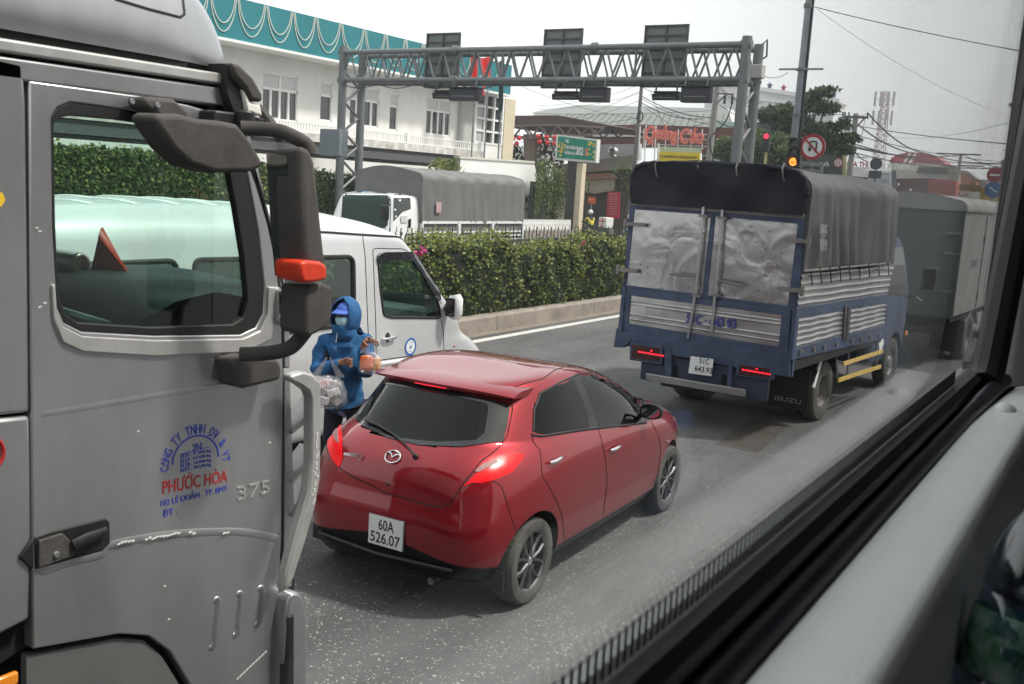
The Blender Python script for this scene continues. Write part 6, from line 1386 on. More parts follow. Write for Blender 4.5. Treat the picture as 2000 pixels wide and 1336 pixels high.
for (px, l_) in zip((((834, 64), (902, 64), (892, 172), (829, 172)), ((1064, 56), (1140, 56), (1130, 173), (1056, 173)), ((1261, 48), (1346, 48), (1336, 171), (1250, 171))), lab):
    P = [GY(x, y, GYv+.55) for x, y in px]; cx_ = sum(p.x for p in P)/4; w = (P[1].x-P[0].x+P[2].x-P[3].x)/2; z1 = (P[0].z+P[1].z)/2; z0 = (P[2].z+P[3].z)/2
    t = thing('overhead_board', l_, 'road sign', (cx_, GYv+.55, (z0+z1)/2), 0, 'overhead sign panels'); h = z1-z0
    obj('panel', B().box((0, .04, 0), (w, .02, h)), m_back, t); b = B()
    for x in (-w/2+.03, 0, w/2-.03): b.box((x, 0, 0), (.05, .06, h))
    for k_ in (-.5, -.27, -.05, .12, .34, .5): b.box((0, -.004, h*k_*(1-.06/h)), (w, .06, .05))
    obj('frame', b, m_fr, t, smooth=0)
for (pa, l_) in zip(((850, 176, 898, 196, 882, 172, 938, 198), (1083, 178, 1135, 198, 1136, 172, 1188, 200), (1278, 178, 1330, 199, 1334, 170, 1388, 201)), ('left', 'middle', 'right')):
    for k_, (x0, y0, x1, y1) in enumerate((pa[:4], pa[4:])):
        yy = GYv+(.6 if k_ == 0 else -.05); A, C = GY(x0, y0, yy), GY(x1, y1, yy); c = (A+C)/2; w = C.x-A.x; h = A.z-C.z
        t = thing('lane_signal', '%s lane signal box of the %s pair under the gantry' % (('back-tilted slim', 'square-faced')[k_], l_), 'signal', c, 0, 'lane signals under the gantry')
        b = B()
        if k_: b.box((0, 0, 0), (w, .30, h)); b.box((0, -.1, h*.5), (w*1.04, .4, .04))
        else: b.box((0, 0, 0), (w, .35, h*.62), R=Matrix.Rotation(.25, 3, 'X')); b.box((0, -.05, h*.38), (w*.9, .25, .06))
        obj('housing', b, mat('signal_housing', (.016, .017, .026), .45), t, bevel=.02); b = B()
        for sx_ in (-.38, .38): b.path([(sx_*w, -.12, -h*.2), (sx_*w, -.12, h*.5+.05), (sx_*w, 0, h*.5+.35)], .028, 6)
        b.path([(-.38*w, -.15, -h*.15), (.38*w, -.15, -h*.15)], .028, 6); obj('hanger', b, m_gan, t)

# ------------------------------------------------------------------ white building with teal fascia
bX = -30.5; fX = -29.4
def xp(px, X, m, name, par, th=.1, holes=(), off=0, bev=0, o0=Vector()):
    f = lambda P: [(lambda q: (q.y-o0.y, q.z-o0.z))(GX(x, y, X)) for x, y in P]
    return obj(name, plate(f(px), 0, lambda y, z: (X-o0.x+off, y, z), (1, 0, 0), th, [f(h) for h in holes]), m, par, smooth=0, bevel=bev)
def yp(px, Y, m, name, par, th=.1, holes=(), off=0, bev=0, o0=Vector()):
    f = lambda P: [(lambda q: (q.x-o0.x, q.z-o0.z))(GY(x, y, Y)) for x, y in P]
    return obj(name, plate(f(px), 0, lambda x, z: (x, Y-o0.y-off, z), (0, -1, 0), th, [f(h) for h in holes]), m, par, smooth=0, bevel=bev)
m_wall = mat('stained_white_wall', (.66, .65, .62), .85, vs=.9, col2=(.80, .79, .77), stretch=(1, 1, .45), bump=.1); m_teal = mat('teal_fascia', (.006, .17, .20), .5, var=.08, vs=.6)
m_wfr = mat('white_window_frame', (.78, .78, .77), .5); m_dg = glass('building_glass', (.2, .22, .22), .06, body=.85, bodycol=(.05, .055, .055)); m_crm = mat('cream_tiles', (.62, .54, .40), .7, var=.08, vs=6); m_dirtw = mat('peeling_white', (.72, .71, .68), .9, vs=2.4, col2=(.36, .33, .30), bump=.3)
o0 = Vector((bX, 35, 0)); wb = thing('white_building', 'two-storey white building with teal fascia and draped cable garlands', 'building', o0)
q0, q1 = GX(440, 0, fX), GX(1000, 128, fX); zT = q1.z; yR = q1.y; zB = GX(820, 150, fX).z
b = B(); b.mm((fX-bX-.15, -30, zB), (fX-bX, yR-35, zT)); b.mm((-8, yR-35-.15, zB), (fX-bX-.15, yR-35, zT)); obj('fascia', b, m_teal, wb)
b = B(); b.mm((-.2, -30, zB-.10), (fX-bX+.06, yR-35, zB)); obj('soffit', b, m_wfr, wb); b = B(); b.mm((-8, -30, zT-.1), (fX-bX-.15, yR-35.2, zT-.05)); obj('roof', b, m_steel, wb)
wins = [((513, 140, 582, 150), (513, 230, 581, 240), 4), ((626, 160, 649, 163), (626, 235, 648, 238), 1), ((684, 166, 742, 174), (684, 243, 739, 250), 4), ((762, 182, 778, 184), (761, 254, 776, 256), 1), ((834, 190, 881, 197), (833, 261, 879, 267), 4)]
holes = []
yEnd = GX(930, 200, bX).y
for (a, c, n) in wins: holes.append([(a[0], a[1]), (a[2], a[3]), (c[2], c[3]), (c[0], c[1])])
H_ = [[(lambda q: (q.y-35, q.z))(GX(x, y, bX)) for x, y in h] for h in holes]
rects = [(min(p[0] for p in h), sum(sorted(p[1] for p in h)[:2])/2, max(p[0] for p in h), sum(sorted(p[1] for p in h)[2:])/2) for h in H_]
for dy in (-9.5, -19): rects.append((rects[0][0]+dy+3, rects[0][1], rects[0][2]+dy+3, rects[0][3]))
hp_ = [[(a, z0), (c, z0), (c, z1), (a, z1)] for a, z0, c, z1 in rects]
obj('wall', plate([(-30, 0), (GX(979, 285, bX+.3).y-35+.2, 0), (GX(979, 285, bX+.3).y-35+.2, zB), (-30, zB)], 0, lambda y, z: (0, y, z), (1, 0, 0), .3, hp_), m_wall, wb, smooth=0)
for i, (a, z0, c, z1) in enumerate(rects):
    zm = z0+(z1-z0)*.66; n = 1 if i in (1, 3) else 4; fr2 = B(); pn = B()
    fr2.mm((-.12, a, z0), (-.02, a+.06, z1)); fr2.mm((-.12, c-.06, z0), (-.02, c, z1)); fr2.mm((-.12, a, z1-.06), (-.02, c, z1)); fr2.mm((-.12, a, z0), (-.02, c, z0+.06)); fr2.mm((-.12, a, zm-.05), (-.02, c, zm+.05))
    for k in range(1, n): y = a+(c-a)*k/n; fr2.mm((-.11, y-.05, z0), (-.03, y+.05, zm))
    if n > 1: fr2.mm((-.11, (a+c)/2-.05, zm), (-.03, (a+c)/2+.05, z1))
    w = obj('window', fr2, m_wfr, wb, smooth=0); pn.mm((-.14, a, z0), (-.10, c, zm)); obj('pane', pn, m_dg, w, smooth=0); b = B(); b.mm((-.14, a, zm), (-.08, c, z1)); obj('transom_panel', b, mat('frosted_panel', (.58, .59, .58), .6), w, smooth=0)
b = B(); b.mm((-8, GX(979, 285, bX+.3).y-35+.1, 0), (.35, GX(979, 285, bX+.3).y-35+1.15, zB-.1)); obj('end_pier', b, m_crm, wb)
# glazed stair tower
g0, g1 = GX(932, 178, bX+.3), GX(979, 285, bX+.3); ty0, ty1, tz0_, tz1 = g0.y-35, g1.y-35, GX(932, 278, bX+.3).z, min(zB-.1, g0.z)
b = B(); b.mm((-.2, ty0-.35, 0), (.28, ty1+.1, tz0_)); obj('tower_base', b, m_wall, wb)
fr2 = B(); 
for k in range(4): y = ty0+(ty1-ty0)*k/3; fr2.mm((.2, y-.07, tz0_), (.32, y+.07, tz1))
for k in range(5): z = tz0_+(tz1-tz0_)*k/4; fr2.mm((.21, ty0, z-.05), (.31, ty1, z+.05))
w = obj('tower_window', fr2, m_wfr, wb, smooth=0); b = B(); b.mm((.1, ty0, tz0_), (.2, ty1, tz1)); obj('pane', b, m_dg, w, smooth=0)
# balcony slab, railing
s0, s1 = GX(520, 262, fX), GX(925, 300, fX); zs_ = GX(700, 283, fX).z
b = B(); b.mm((0, -30, zs_-.05), (fX-bX+.05, ty0-.3, zs_+.28)); obj('balcony_slab', b, m_dirtw, wb)
b = B(); yy = -30; zr = GX(700, 252, fX).z
b.mm((fX-bX-.06, -30, zr-.05), (fX-bX, ty0-.4, zr)); b.mm((fX-bX-.06, -30, zs_+.30), (fX-bX, ty0-.4, zs_+.34))
while yy < ty0-.4: b.mm((fX-bX-.045, yy, zs_+.3), (fX-bX-.015, yy+.05, zr)); yy += .17
for yy in (-22, -14, -6, 2.4, 8.5): b.mm((fX-bX-.14, yy, zs_+.2), (fX-bX+.02, yy+.22, zr+.06))
obj('balcony_railing', b, m_wfr, wb, smooth=0)
b = B(); b.mm((.1, -30, zs_-.55), (1.9, ty0, zs_-.25)); obj('canopy_beam', b, mat('dark_grey_beam', (.07, .075, .08), .7), wb)
g0 = GX(895, 200, bX).y-35; b = B(); b.mm((.01, g0, zs_+.3), (.25, g0+1.9, zB-.6)); obj('wall_panel', b, mat('grey_render', (.42, .42, .41), .8, var=.1), wb)
b = B()
y = -26.0; r = random.Random(11)
while y < yR-37:
    W_ = 1.38+r.uniform(-.1, .12)
    for dep, ins in ((.95, .10), (1.25, .03)):
        P = [(fX-bX+.02, y+ins+(W_-2*ins)*t, zT-.04-dep*(r.uniform(.95, 1.02) if False else 1)*(1-(2*t-1)**2)**.62) for t in [k/16 for k in range(17)]]; b.path(P, .022, 4)
    y += W_
obj('cable_garland', b, mat('pale_cable', (.55, .60, .55), .7), wb, smooth=0)
# flags on poles
for x, y0, y1, kind, l_ in ((1664/2.0+85, 0, 0, 0, ''),): pass
m_flag = mat('red_flag_cloth', (.62, .012, .015), .7, var=.1, vs=6, bump=.3); m_star = mat('flag_yellow', (.80, .62, .05), .6); m_bflag = mat('dark_teal_flag', (.012, .035, .04), .8)
for (bx, by, tx, ty, fl, l_) in ((921, 298, 932, 100, 'red', 'flagpole with a furled red flag, left of three'), (946, 300, 955, 105, 'star', 'flagpole carrying the red flag with a yellow star'), (973, 305, 985, 110, 'dark', 'flagpole with a limp dark green flag, right of three')):
    p0 = GX(bx, by, -28.6); p1_ = GX(tx, ty, -28.6); p1_.y = p0.y; p1_.x = p0.x
    t = thing('flagpole', l_, 'flagpole', (p0.x, p0.y, 0), 0, 'flagpoles before the white building'); b = B().tube((0, 0, 0), (0, 0, p1_.z), .05, .035, 8); obj('pole', b, m_steel, t)
    wq, hq, mm_ = (.55, 1.3, m_flag) if fl == 'red' else ((.85, 1.25, m_flag) if fl == 'star' else (.35, 2.6, m_bflag)); zt = p1_.z-.1
    sg = -1
    b = B().grid([[(.10*math.sin(u*7+v*2), sg*u*wq*(1-.35*v), zt-v*hq-u*.55*(.5+v)) for u in [k/10 for k in range(11)]] for v in [k/8 for k in range(9)]]); f_o = obj('flag', b, mm_, t, smooth=80); f_o.data.materials[0] = mm_
    if fl == 'star':
        sp2 = [(math.sin(PI*k/5)*(.23 if k % 2 == 0 else .09), math.cos(PI*k/5)*(.23 if k % 2 == 0 else .09)) for k in range(10)]
        b = plate(sp2, 0, lambda y, z: (.16, -.38+y, zt-.85+z), (1, 0, 0), .02); obj('star', b, m_star, t)
# ------------------------------------------------------------------ planted wall, white office wall
def strands(name, label, cat, X, px_top, zbot, n, L_, seed, size=.09, m=m_lf, thick=.35, lightp=.35, reach=None):
    """curtain of hanging shoots below a traced top line"""
    r = random.Random(seed); q = GX(px_top[0][0], px_top[0][1], X); t = thing(name, label, cat, (X, q.y, 0)); b = B(); T = [GX(x, y, X) for x, y in px_top]
    for i in range(n):
        u = r.random()*(len(T)-1); k = int(u); p = T[k].lerp(T[k+1], u-k); z = p.z+r.gauss(0, .07); ln = r.uniform(*L_); y = p.y+r.gauss(0, .05); x = X+r.uniform(0, thick)*(.4+.6*r.random()); zz = z; lp = r.random() < lightp
        while zz > max(zbot, z-ln):
            leaves(b, [Vector((x-X, y-q.y+r.gauss(0, .03), zz))], size, r, (2 if r.random() < .45 else 1) if lp and r.random() < .75 else (0 if r.random() < .7 else 1), droop=.9, asp=.32); zz -= size*r.uniform(.7, 1.2); y += r.gauss(0, .012)
    obj('foliage', b, m, t, smooth=0)
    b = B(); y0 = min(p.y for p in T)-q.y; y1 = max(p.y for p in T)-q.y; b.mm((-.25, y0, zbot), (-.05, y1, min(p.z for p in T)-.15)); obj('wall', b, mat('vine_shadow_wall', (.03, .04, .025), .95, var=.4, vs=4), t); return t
strands('vine_wall', 'long garden wall hung with dark green trailing vines, seen through the lorry', 'vines', -27.2, [(40, 282), (110, 288), (250, 296), (380, 305), (470, 314), (620, 336)], .6, 2600, (1.0, 2.4), 31, .14, lightp=.85)
strands('vine_wall', 'olive and brown trailing vines behind the left gantry columns', 'vines', -27.0, [(621, 336), (700, 342), (735, 348)], .8, 420, (.8, 2.3), 32, .13, lightp=.25)
strands('hanging_vine', 'bright green vine spilling over the right end of the white office wall', 'vines', -25.6, [(1046, 322), (1060, 312), (1085, 330), (1094, 352)], 1.0, 230, (1.2, 2.6), 33, .11, lightp=.8, thick=.5)
q = GX(873, 326, -26.6); t = thing('bush', 'rounded green bush above the canvas of the white truck', 'bush', (q.x, q.y, 0)); r = random.Random(4); b = B()
for i in range(900):
    a = r.uniform(0, 6.28); rr_ = r.random()**.4; el = r.uniform(-.2, 1.5); leaves(b, [Vector((.5*math.cos(a)*rr_, 1.35*math.sin(a)*rr_*math.cos(el), q.z-.35+.75*math.sin(el)*rr_))], .13, r, 2 if r.random() < .55 else 1, droop=.3)
obj('foliage', b, m_lf, t, smooth=0); obj('stem', B().tube((0, 0, 0), (0, 0, q.z-.3), .09, n=8), mat('bark', (.09, .07, .05), .9, var=.3, vs=8, bump=.6), t)
ow = thing('office_wall', 'tall plain white forecourt wall lettered OFFICE beside the white building', 'wall', (-26.2, 25, 0)); o0 = Vector((-26.2, 25, 0))
m_ow = mat('office_white', (.80, .80, .79), .7, var=.03); xp([(900, 308), (1043, 318), (1048, 340), (1052, 380), (1052, 432), (1050, 520), (880, 520)], -26.2, m_ow, 'panel', ow, .25, o0=o0)
xp([(898, 305), (1044, 315), (1045, 319), (898, 309)], -26.15, mat('cream_coping', (.62, .60, .52), .7), 'coping', ow, .35, o0=o0); xp([(950, 405), (1052, 408), (1052, 411), (950, 408)], -26.18, m_fr, 'groove', ow, .05, o0=o0)
q = GX(1024, 389, -26.15); text('lettering', 'OFFICE', m_ink, ow, q-o0, (0, 1, 0), (0, 0, 1), 1.55, .30, .03, bold=.01)
q = GX(700, 300, -27.8); lw = thing('low_block', 'grey single-storey wall under the balcony of the white building', 'wall', (-28.2, 35, 0)); b = B(); b.mm((-.3, -30, 0), (0, 12, 3.3)); obj('wall', b, m_wall, lw)
# pavement and far-side kerb
b = B(); b.mm((-34, -60, -.1), (-28.3, 120, .12)); struct('pavement', b, mat('pavement_tiles', (.30, .28, .25), .9, var=.2, vs=3))

# ------------------------------------------------------------------ forecourt: picket fence, board, canopy, plants
o0 = Vector((-24.4, 30, 0)); pf = thing('picket_fence', 'low white picket fence on a grey planter in front of the office wall', 'fence', o0); b = B(); y0, y1 = GX(1018, 440, -24.4).y-30, GX(1112, 440, -24.4).y-30; z0, z1 = GX(1060, 449, -24.4).z, GX(1060, 429, -24.4).z; y = y0
while y < y1: b.mm((-.03, y, z0), (.03, y+.09, z1)); y += .17
b.mm((-.02, y0, z0+.08), (.02, y1, z0+.14)); b.mm((-.02, y0, z1-.2), (.02, y1, z1-.14)); obj('pickets', b, m_wfr, pf, smooth=0); b = B(); b.mm((-.4, y0, 0), (.25, y1+.2, z0-.02)); obj('planter', b, m_conc, pf)
Yb = 47.0; o0 = Vector((-26.6, Yb, 0))
nb = thing('notice_board', 'green New Year 2020 greeting board with yellow blossoms on a dark pillar', 'sign board', o0)
bpx = [(1087, 262), (1167, 272), (1164, 318), (1084, 312)]; yp(bpx, Yb, mat('board_frame_white', (.70, .70, .66), .6), 'board_frame', nb, .35, o0=o0)
yp([(1091, 266), (1164, 275.5), (1161, 314), (1088, 308)], Yb, mat('board_green', (.005, .24, .17), .5, var=.05), 'board_face', nb, .02, off=.03, o0=o0); m_by = mat('blossom_yellow', (.80, .62, .12), .6)
def ytext(s, m, x, y, w, h, Y, par, o0, off=.06, th=.01, xv=None, **k):
    p = GY(x, y, Y); return text('lettering', s, m, par, p-o0-Vector((0, off, 0)), xv or (1, 0, 0), (0, 0, 1), w, h, th, **k)
sc_ = 1960/((GY(1120, 290, Yb)-CO).dot(FW)); xvb = (GY(1167, 272, Yb)-GY(1087, 262, Yb)).normalized()
ytext('TMC', m_white, 1109, 276, 9/sc_, 6/sc_, Yb, nb, o0, xv=xvb, bold=.03); ytext('CHÚC MỪNG', m_white, 1115, 287, 24/sc_, 8/sc_, Yb, nb, o0, xv=xvb, bold=.03); ytext('NĂM MỚI', m_white, 1114, 298, 22/sc_, 9/sc_, Yb, nb, o0, xv=xvb, bold=.03); ytext('202', m_white, 1133, 295, 17/sc_, 16/sc_, Yb, nb, o0, xv=xvb, bold=.03); ytext('0', mat('coral_digit', (.75, .25, .18), .6), 1146.5, 297, 6/sc_, 16/sc_, Yb, nb, o0, xv=xvb, bold=.03)
b = B(); r = random.Random(8)
for i in range(26):
    x, y = (r.uniform(1092, 1104), r.uniform(278, 306)) if i < 13 else (r.uniform(1148, 1162), r.uniform(277, 312)); p = GY(x, y, Yb)-o0-Vector((0, .05, 0)); b.lathe([(0, -.02), (r.uniform(.03, .09), -.02), (.04, 0)], o=p, ax='y', n=6)
obj('blossoms', b, m_by, nb, smooth=0)
pq0, pq1 = GY(1105, 400, Yb+.3), GY(1122, 400, Yb+.3); b = B(); b.mm((pq0.x-o0.x, .2, 0), (pq1.x-o0.x, .7, GY(1110, 312, Yb).z)); obj('pillar', b, mat('pillar_dark', (.035, .035, .033), .6), nb)
pq2 = GY(1133, 400, Yb+.3); b = B(); b.mm((pq1.x-o0.x, .25, 0), (pq2.x-o0.x, .68, GY(1126, 318, Yb).z)); obj('pillar_side', b, m_crm, nb)
# canopy of trusses with lanterns
Yc = 56.0; o0 = GY(1090, 440, Yc); o0.z = 0; cn = thing('truss_canopy', 'brown steel truss canopy on a stout pillar behind the greeting board', 'canopy', o0); m_mar = mat('maroon_roof', (.13, .055, .05), .75, var=.15, vs=2); m_brs = mat('brown_steel', (.16, .13, .12), .7, .2)
yp([(985, 226), (1090, 225), (1196, 246), (1180, 250), (1090, 246), (985, 248)], Yc, mat('dark_canopy', (.085, .055, .052), .8), 'roof', cn, 7, o0=o0); b = B(); P0 = [GY(x, y, Yc-.2)-o0 for x, y in ((985, 248), (1020, 246), (1055, 245), (1090, 245), (1120, 246), (1150, 248), (1180, 250))]; P1 = [GY(x, y, Yc-.2)-o0 for x, y in ((985, 262), (1003, 268), (1038, 270), (1073, 268), (1105, 266), (1135, 264), (1165, 261))]
for i in range(6): b.tube(P0[i], P1[i+1], .07, n=5); b.tube(P1[i+1], P0[i+1], .07, n=5); b.tube(P1[i], P1[i+1], .06, n=5); b.tube(P0[i], P0[i+1], .06, n=5)
for i in range(6): q = Vector((0, 3, 0)); b.tube(P0[i]+q, P1[i+1]+q, .06, n=5); b.tube(P1[i+1]+q, P0[i+1]+q, .06, n=5); b.tube(P1[i], P1[i]+q, .05, n=5)
obj('truss', b, m_brs, cn, smooth=0); yp([(1022, 262), (1046, 262), (1043, 345), (1024, 345)], Yc, mat('pillar_brown', (.13, .10, .085), .8), 'pillar', cn, 1.0, o0=o0); yp([(1022, 262), (1046, 262), (1044, 330), (1024, 330), (1024, 480), (1043, 480)], Yc+.5, MATS['pillar_brown'], 'pillar', cn, .8, o0=o0)
rl = mat('red_lantern', (.55, .02, .03), .5)
lp = [(1051, 266), (1068, 268), (1084, 268), (1054, 277), (1069, 279), (1083, 280), (1002, 271), (1009, 280), (1014, 270), (996, 268)]; names = ('highest left', 'highest middle', 'highest right', 'lower left', 'lower middle', 'lower right')
for i, (x, y) in enumerate(lp):
    p = GY(x, y, Yc-1.2); t = thing('lantern', 'round red paper lantern hanging under the truss canopy', 'lantern', p, 0, 'red lanterns under the canopy'); obj('globe', B().ball((0, 0, 0), (.16, .16, .14), 7), rl, t, smooth=180); obj('string', B().tube((0, 0, .12), (0, 0, .75), .012, n=4), m_black, t)
# light-strung dark tree behind
def crown(name, label, blobs, Y, px_trunk, seed, n, size, mats=m_lf, light=.3, droop=.1, barkc='bark', flat=.5, trw=.25, extra=None, asp=.3):
    """tree: trunk + limbs + leaf clumps at traced blob centres (x, y, rx, ry in picture points) on plane Y"""
    p0 = GY(px_trunk[0], px_trunk[1], Y); o0 = Vector((p0.x, Y, 0)); t = thing(name, label, 'tree' if 'tree' in name else 'plant', o0); r = random.Random(seed); b = B(); tb_ = B(); bark = MATS[barkc]
    ptop = GY(px_trunk[2], px_trunk[3], Y)-o0; tb_.path([(0, 0, 0), (ptop.x*.5+.1, .1, ptop.z*.55), ptop], [trw, trw*.75, trw*.45], 9); sc = 1960/((p0-CO).dot(FW)); tot = sum(q[2]*q[3] for q in blobs)
    for (x, y, rx, ry) in blobs:
        c = GY(x, y, Y)-o0; c.y = r.uniform(-1, 1)*rx/sc*.5; base = Vector((0, 0, 0)).lerp(ptop, r.uniform(.6, 1)); mid = base.lerp(c, .5)+Vector((0, 0, .1)); tb_.path([base, mid, c], [trw*.4, trw*.25, trw*.08], 5); k = int(n*rx*ry/tot); Rx, Rz = rx/sc, ry/sc
        subs = [(r.uniform(-.8, .8), r.uniform(-.8, .8), r.uniform(-.8, .8)) for _ in range(max(4, k//50))]
        for i in range(k):
            s_ = r.choice(subs); u = Vector((s_[0]+r.gauss(0, .22), s_[1]+r.gauss(0, .22), s_[2]+r.gauss(0, .22)))
            if u.length > 1.15: continue
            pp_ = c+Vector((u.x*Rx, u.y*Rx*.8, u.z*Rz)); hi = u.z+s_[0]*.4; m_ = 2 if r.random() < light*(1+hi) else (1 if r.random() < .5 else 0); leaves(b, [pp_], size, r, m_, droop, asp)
    tr = obj('trunk', tb_, bark, t, smooth=60); obj('crown', b, mats, t, smooth=0)
    return t
crown('lit_tree', 'dark leafy tree strung with white lights behind the greeting board', [(1060, 290, 26, 26), (1085, 300, 20, 26), (1010, 295, 22, 22)], 57.5, (1062, 440, 1062, 310), 41, 1500, .32, light=.05)
q = GY(1060, 440, 56.3); o0 = Vector((q.x, 56.3, 0)); t = thing('string_lights', 'small white lights scattered over the dark tree behind the board', 'string lights', o0); b = B(); r = random.Random(6)
for i in range(150):
    p = GY(r.gauss(1066, 16) if i < 110 else r.uniform(1000, 1030), r.uniform(268, 322), 56.3)-o0; b.box(p, (r.uniform(.05, .13), .03, r.uniform(.05, .12)))
obj('bulbs', b, m_wfr, t, smooth=0); t['kind'] = 'stuff'
# low buildings behind: awning, dark shop, long roofs
Ys = 60.0; o0 = GY(1160, 440, Ys); o0.z = 0; sh = thing('shop_block', 'long low shop with maroon tin roof and grey awning behind the forecourt', 'building', o0)
yp([(1080, 330), (1250, 330), (1250, 500), (1080, 500)], Ys+2, mat('shop_dark', (.030, .028, .026), .9, var=.5, vs=1.5), 'wall', sh, .3, o0=o0)
yp([(1085, 322), (1238, 303), (1238, 328), (1150, 335), (1085, 340)], Ys, mat('awning_grey', (.25, .23, .20), .8, var=.15), 'awning', sh, .5, o0=o0); yp([(1085, 341), (1190, 338), (1200, 348), (1085, 352)], Ys+.5, mat('terracotta_tiles', (.34, .17, .12), .8, var=.2, vs=4), 'tiled_eave', sh, .6, o0=o0)
yp([(1130, 352), (1200, 350), (1195, 372), (1160, 378), (1130, 372)], Ys+1, mat('beige_cloth', (.36, .33, .27), .9, var=.2), 'sunshade', sh, .2, o0=o0)
yp([(1150, 283), (1250, 281), (1250, 312), (1150, 326)], Ys+4, mat('pale_shutter', (.55, .58, .60), .7, var=.08), 'upper_wall', sh, .3, o0=o0); yp([(1120, 246), (1250, 243), (1440, 250), (1440, 290), (1250, 284), (1120, 284)], Ys+6, m_mar, 'roof', sh, 3, o0=o0); yp([(1120, 262), (1240, 262), (1240, 267), (1120, 267)], Ys+5.8, mat('pale_gutter', (.50, .50, .50), .7), 'gutter', sh, .2, o0=o0)
p = GY(1198, 297, Ys+3)-o0; obj('water_tank', B().ball(p, (.42, .42, .36), 10).lathe([(.15, .45), (.15, -.4), (.5, -.4), (.42, -.7)], o=p, ax='z', n=16), mat('steel_tank', (.45, .45, .45), .35, .8), sh)
o0 = GY(1250, 440, 95); o0.z = 0; hl_ = thing('factory_roof', 'wide pale ribbed factory roof rising behind the maroon roof', 'building', o0); m_pr = mat('pale_ribbed_roof', (.70, .72, .68), .7, var=.05)
yp([(1040, 219), (1130, 205), (1420, 212), (1440, 262), (1060, 262)], 95, m_pr, 'roof', hl_, 2, o0=o0); b = B()
for i in range(26): b.tube(GY(1075+i*14, 246, 94.9)-o0, GY(1110+i*12.6, 222, 94.9)-o0, .05, n=4)
obj('roof_ribs', b, mat('roof_shadow_rib', (.45, .47, .44), .8), hl_, smooth=0)
# roof letters and yellow board
Yq = 58.0; o0 = GY(1320, 440, Yq); o0.z = 0; qc = thing('rooftop_sign', 'coral red Quảng Cáo script letters on a rooftop lattice', 'sign', o0); m_cor = mat('coral_letters', (.72, .19, .14), .55)
s1 = 1960/((GY(1320, 265, Yq)-CO).dot(FW)); xq = (GY(1378, 275, Yq)-GY(1258, 262, Yq)).normalized()
for s_, x, y, w, h in (('Q', 1270, 264, 23, 38), ('uảng', 1303, 263, 47, 38), ('C', 1338, 266, 20, 30), ('áo', 1362, 266, 28, 30)):
    text('letter', s_, m_cor, qc, GY(x, y, Yq)-o0, xq, (0, 0, 1), w/s1, h/s1, .12, bold=.035, shear=.15)
b = B()
for x in (1258, 1275, 1300, 1325, 1350, 1372): b.tube(GY(x, 252, Yq+.3)-o0, GY(x-1, 292, Yq+.3)-o0, .03, n=4)
for y in (258, 268, 281): b.tube(GY(1250, y, Yq+.3)-o0, GY(1380, y+5, Yq+.3)-o0, .03, n=4)
for x in (1250, 1262, 1281): b.tube(GY(x, 245, Yq+.3)-o0, GY(x-3, 320, Yq+.3)-o0, .05, n=4)
obj('lattice', b, m_wfr, qc, smooth=0)
o0 = GY(1325, 440, 60); o0.z = 0; ys = thing('yellow_sign', 'yellow shop board with black lettering under the coral rooftop letters', 'sign board', o0); m_ys = mat('sign_yellow', (.80, .62, .04), .55)
yp([(1284, 296), (1366, 299), (1366, 318), (1284, 318)], 60, m_ys, 'board', ys, .2, o0=o0); yp([(1284, 286), (1372, 289), (1370, 299), (1284, 296)], 60.2, mat('pale_green_band', (.42, .52, .44), .7), 'band', ys, .2, o0=o0); yp([(1280, 318), (1372, 318), (1372, 470), (1280, 470)], 60.3, m_wall, 'wall', ys, .3, o0=o0); yp([(1284, 280), (1287, 280), (1286, 330), (1283, 330)], 59.9, m_wfr, 'post', ys, .1, o0=o0)
s2 = 1960/((GY(1325, 305, 60)-CO).dot(FW)); ytext('CTY HÀN THIẾT KẾ & THI CÔNG QUẢNG CÁO', m_ink, 1325, 306, 76/s2, 7/s2, 60, ys, o0, off=.03, bold=.02)
o0 = GY(1382, 440, 60); o0.z = 0; t = thing('maroon_sign', 'small maroon and black sign beside the yellow board', 'sign board', o0); yp([(1371, 291), (1393, 293), (1392, 318), (1371, 318)], 59.8, mat('sign_maroon', (.16, .03, .03), .6), 'board', t, .15, o0=o0); yp([(1372, 299), (1391, 301), (1390, 318), (1372, 318)], 59.8, m_ink, 'board_lower', t, .15, off=.02, o0=o0); ytext('24 24', m_white, 1381, 304, 16/s2, 4/s2, 59.8, t, o0, off=.05)
# red and orange notices, rider, second rider, dracaenas
for px, l_, col, nm, txt in (([(1187, 374), (1211, 376), (1209, 427), (1184, 426)], 'tall red notice board covered in small white writing', (.42, .035, .06), 'notice_red', 9), ([(1148, 384), (1163, 386), (1162, 398), (1147, 397)], 'small orange notice on a short post before the dark shop', (.70, .13, .03), 'notice_orange', 1)):
    Yn = 50.0; o0 = GY(px[0][0], 440, Yn); o0.z = 0; t = thing('notice', l_, 'sign', o0); yp(px, Yn, mat(nm, col, .6), 'board', t, .06, o0=o0); s3 = 1960/((o0-CO).dot(FW)); cx_ = sum(p[0] for p in px)/4
    obj('post', B().tube((GY(cx_, 400, Yn+.1)-o0).xz.to_3d().xzy if False else Vector((GY(cx_, 400, Yn+.1).x-o0.x, .1, 0)), Vector((GY(cx_, 400, Yn+.1).x-o0.x, .1, GY(cx_, px[2][1], Yn).z)), .04, n=6), m_steel, t)
    for i in range(txt): ytext('CHO THUÊ XE' if i % 2 else 'NHẬN ĐẶT HÀNG', m_white if txt == 1 else mat('pink_white', (.70, .5, .5), .7), cx_, px[0][1]+(5 if txt > 1 else 6)+i*4.9, (18 if txt > 1 else 10)/s3, 2.4/s3, Yn, t, o0, off=.02)
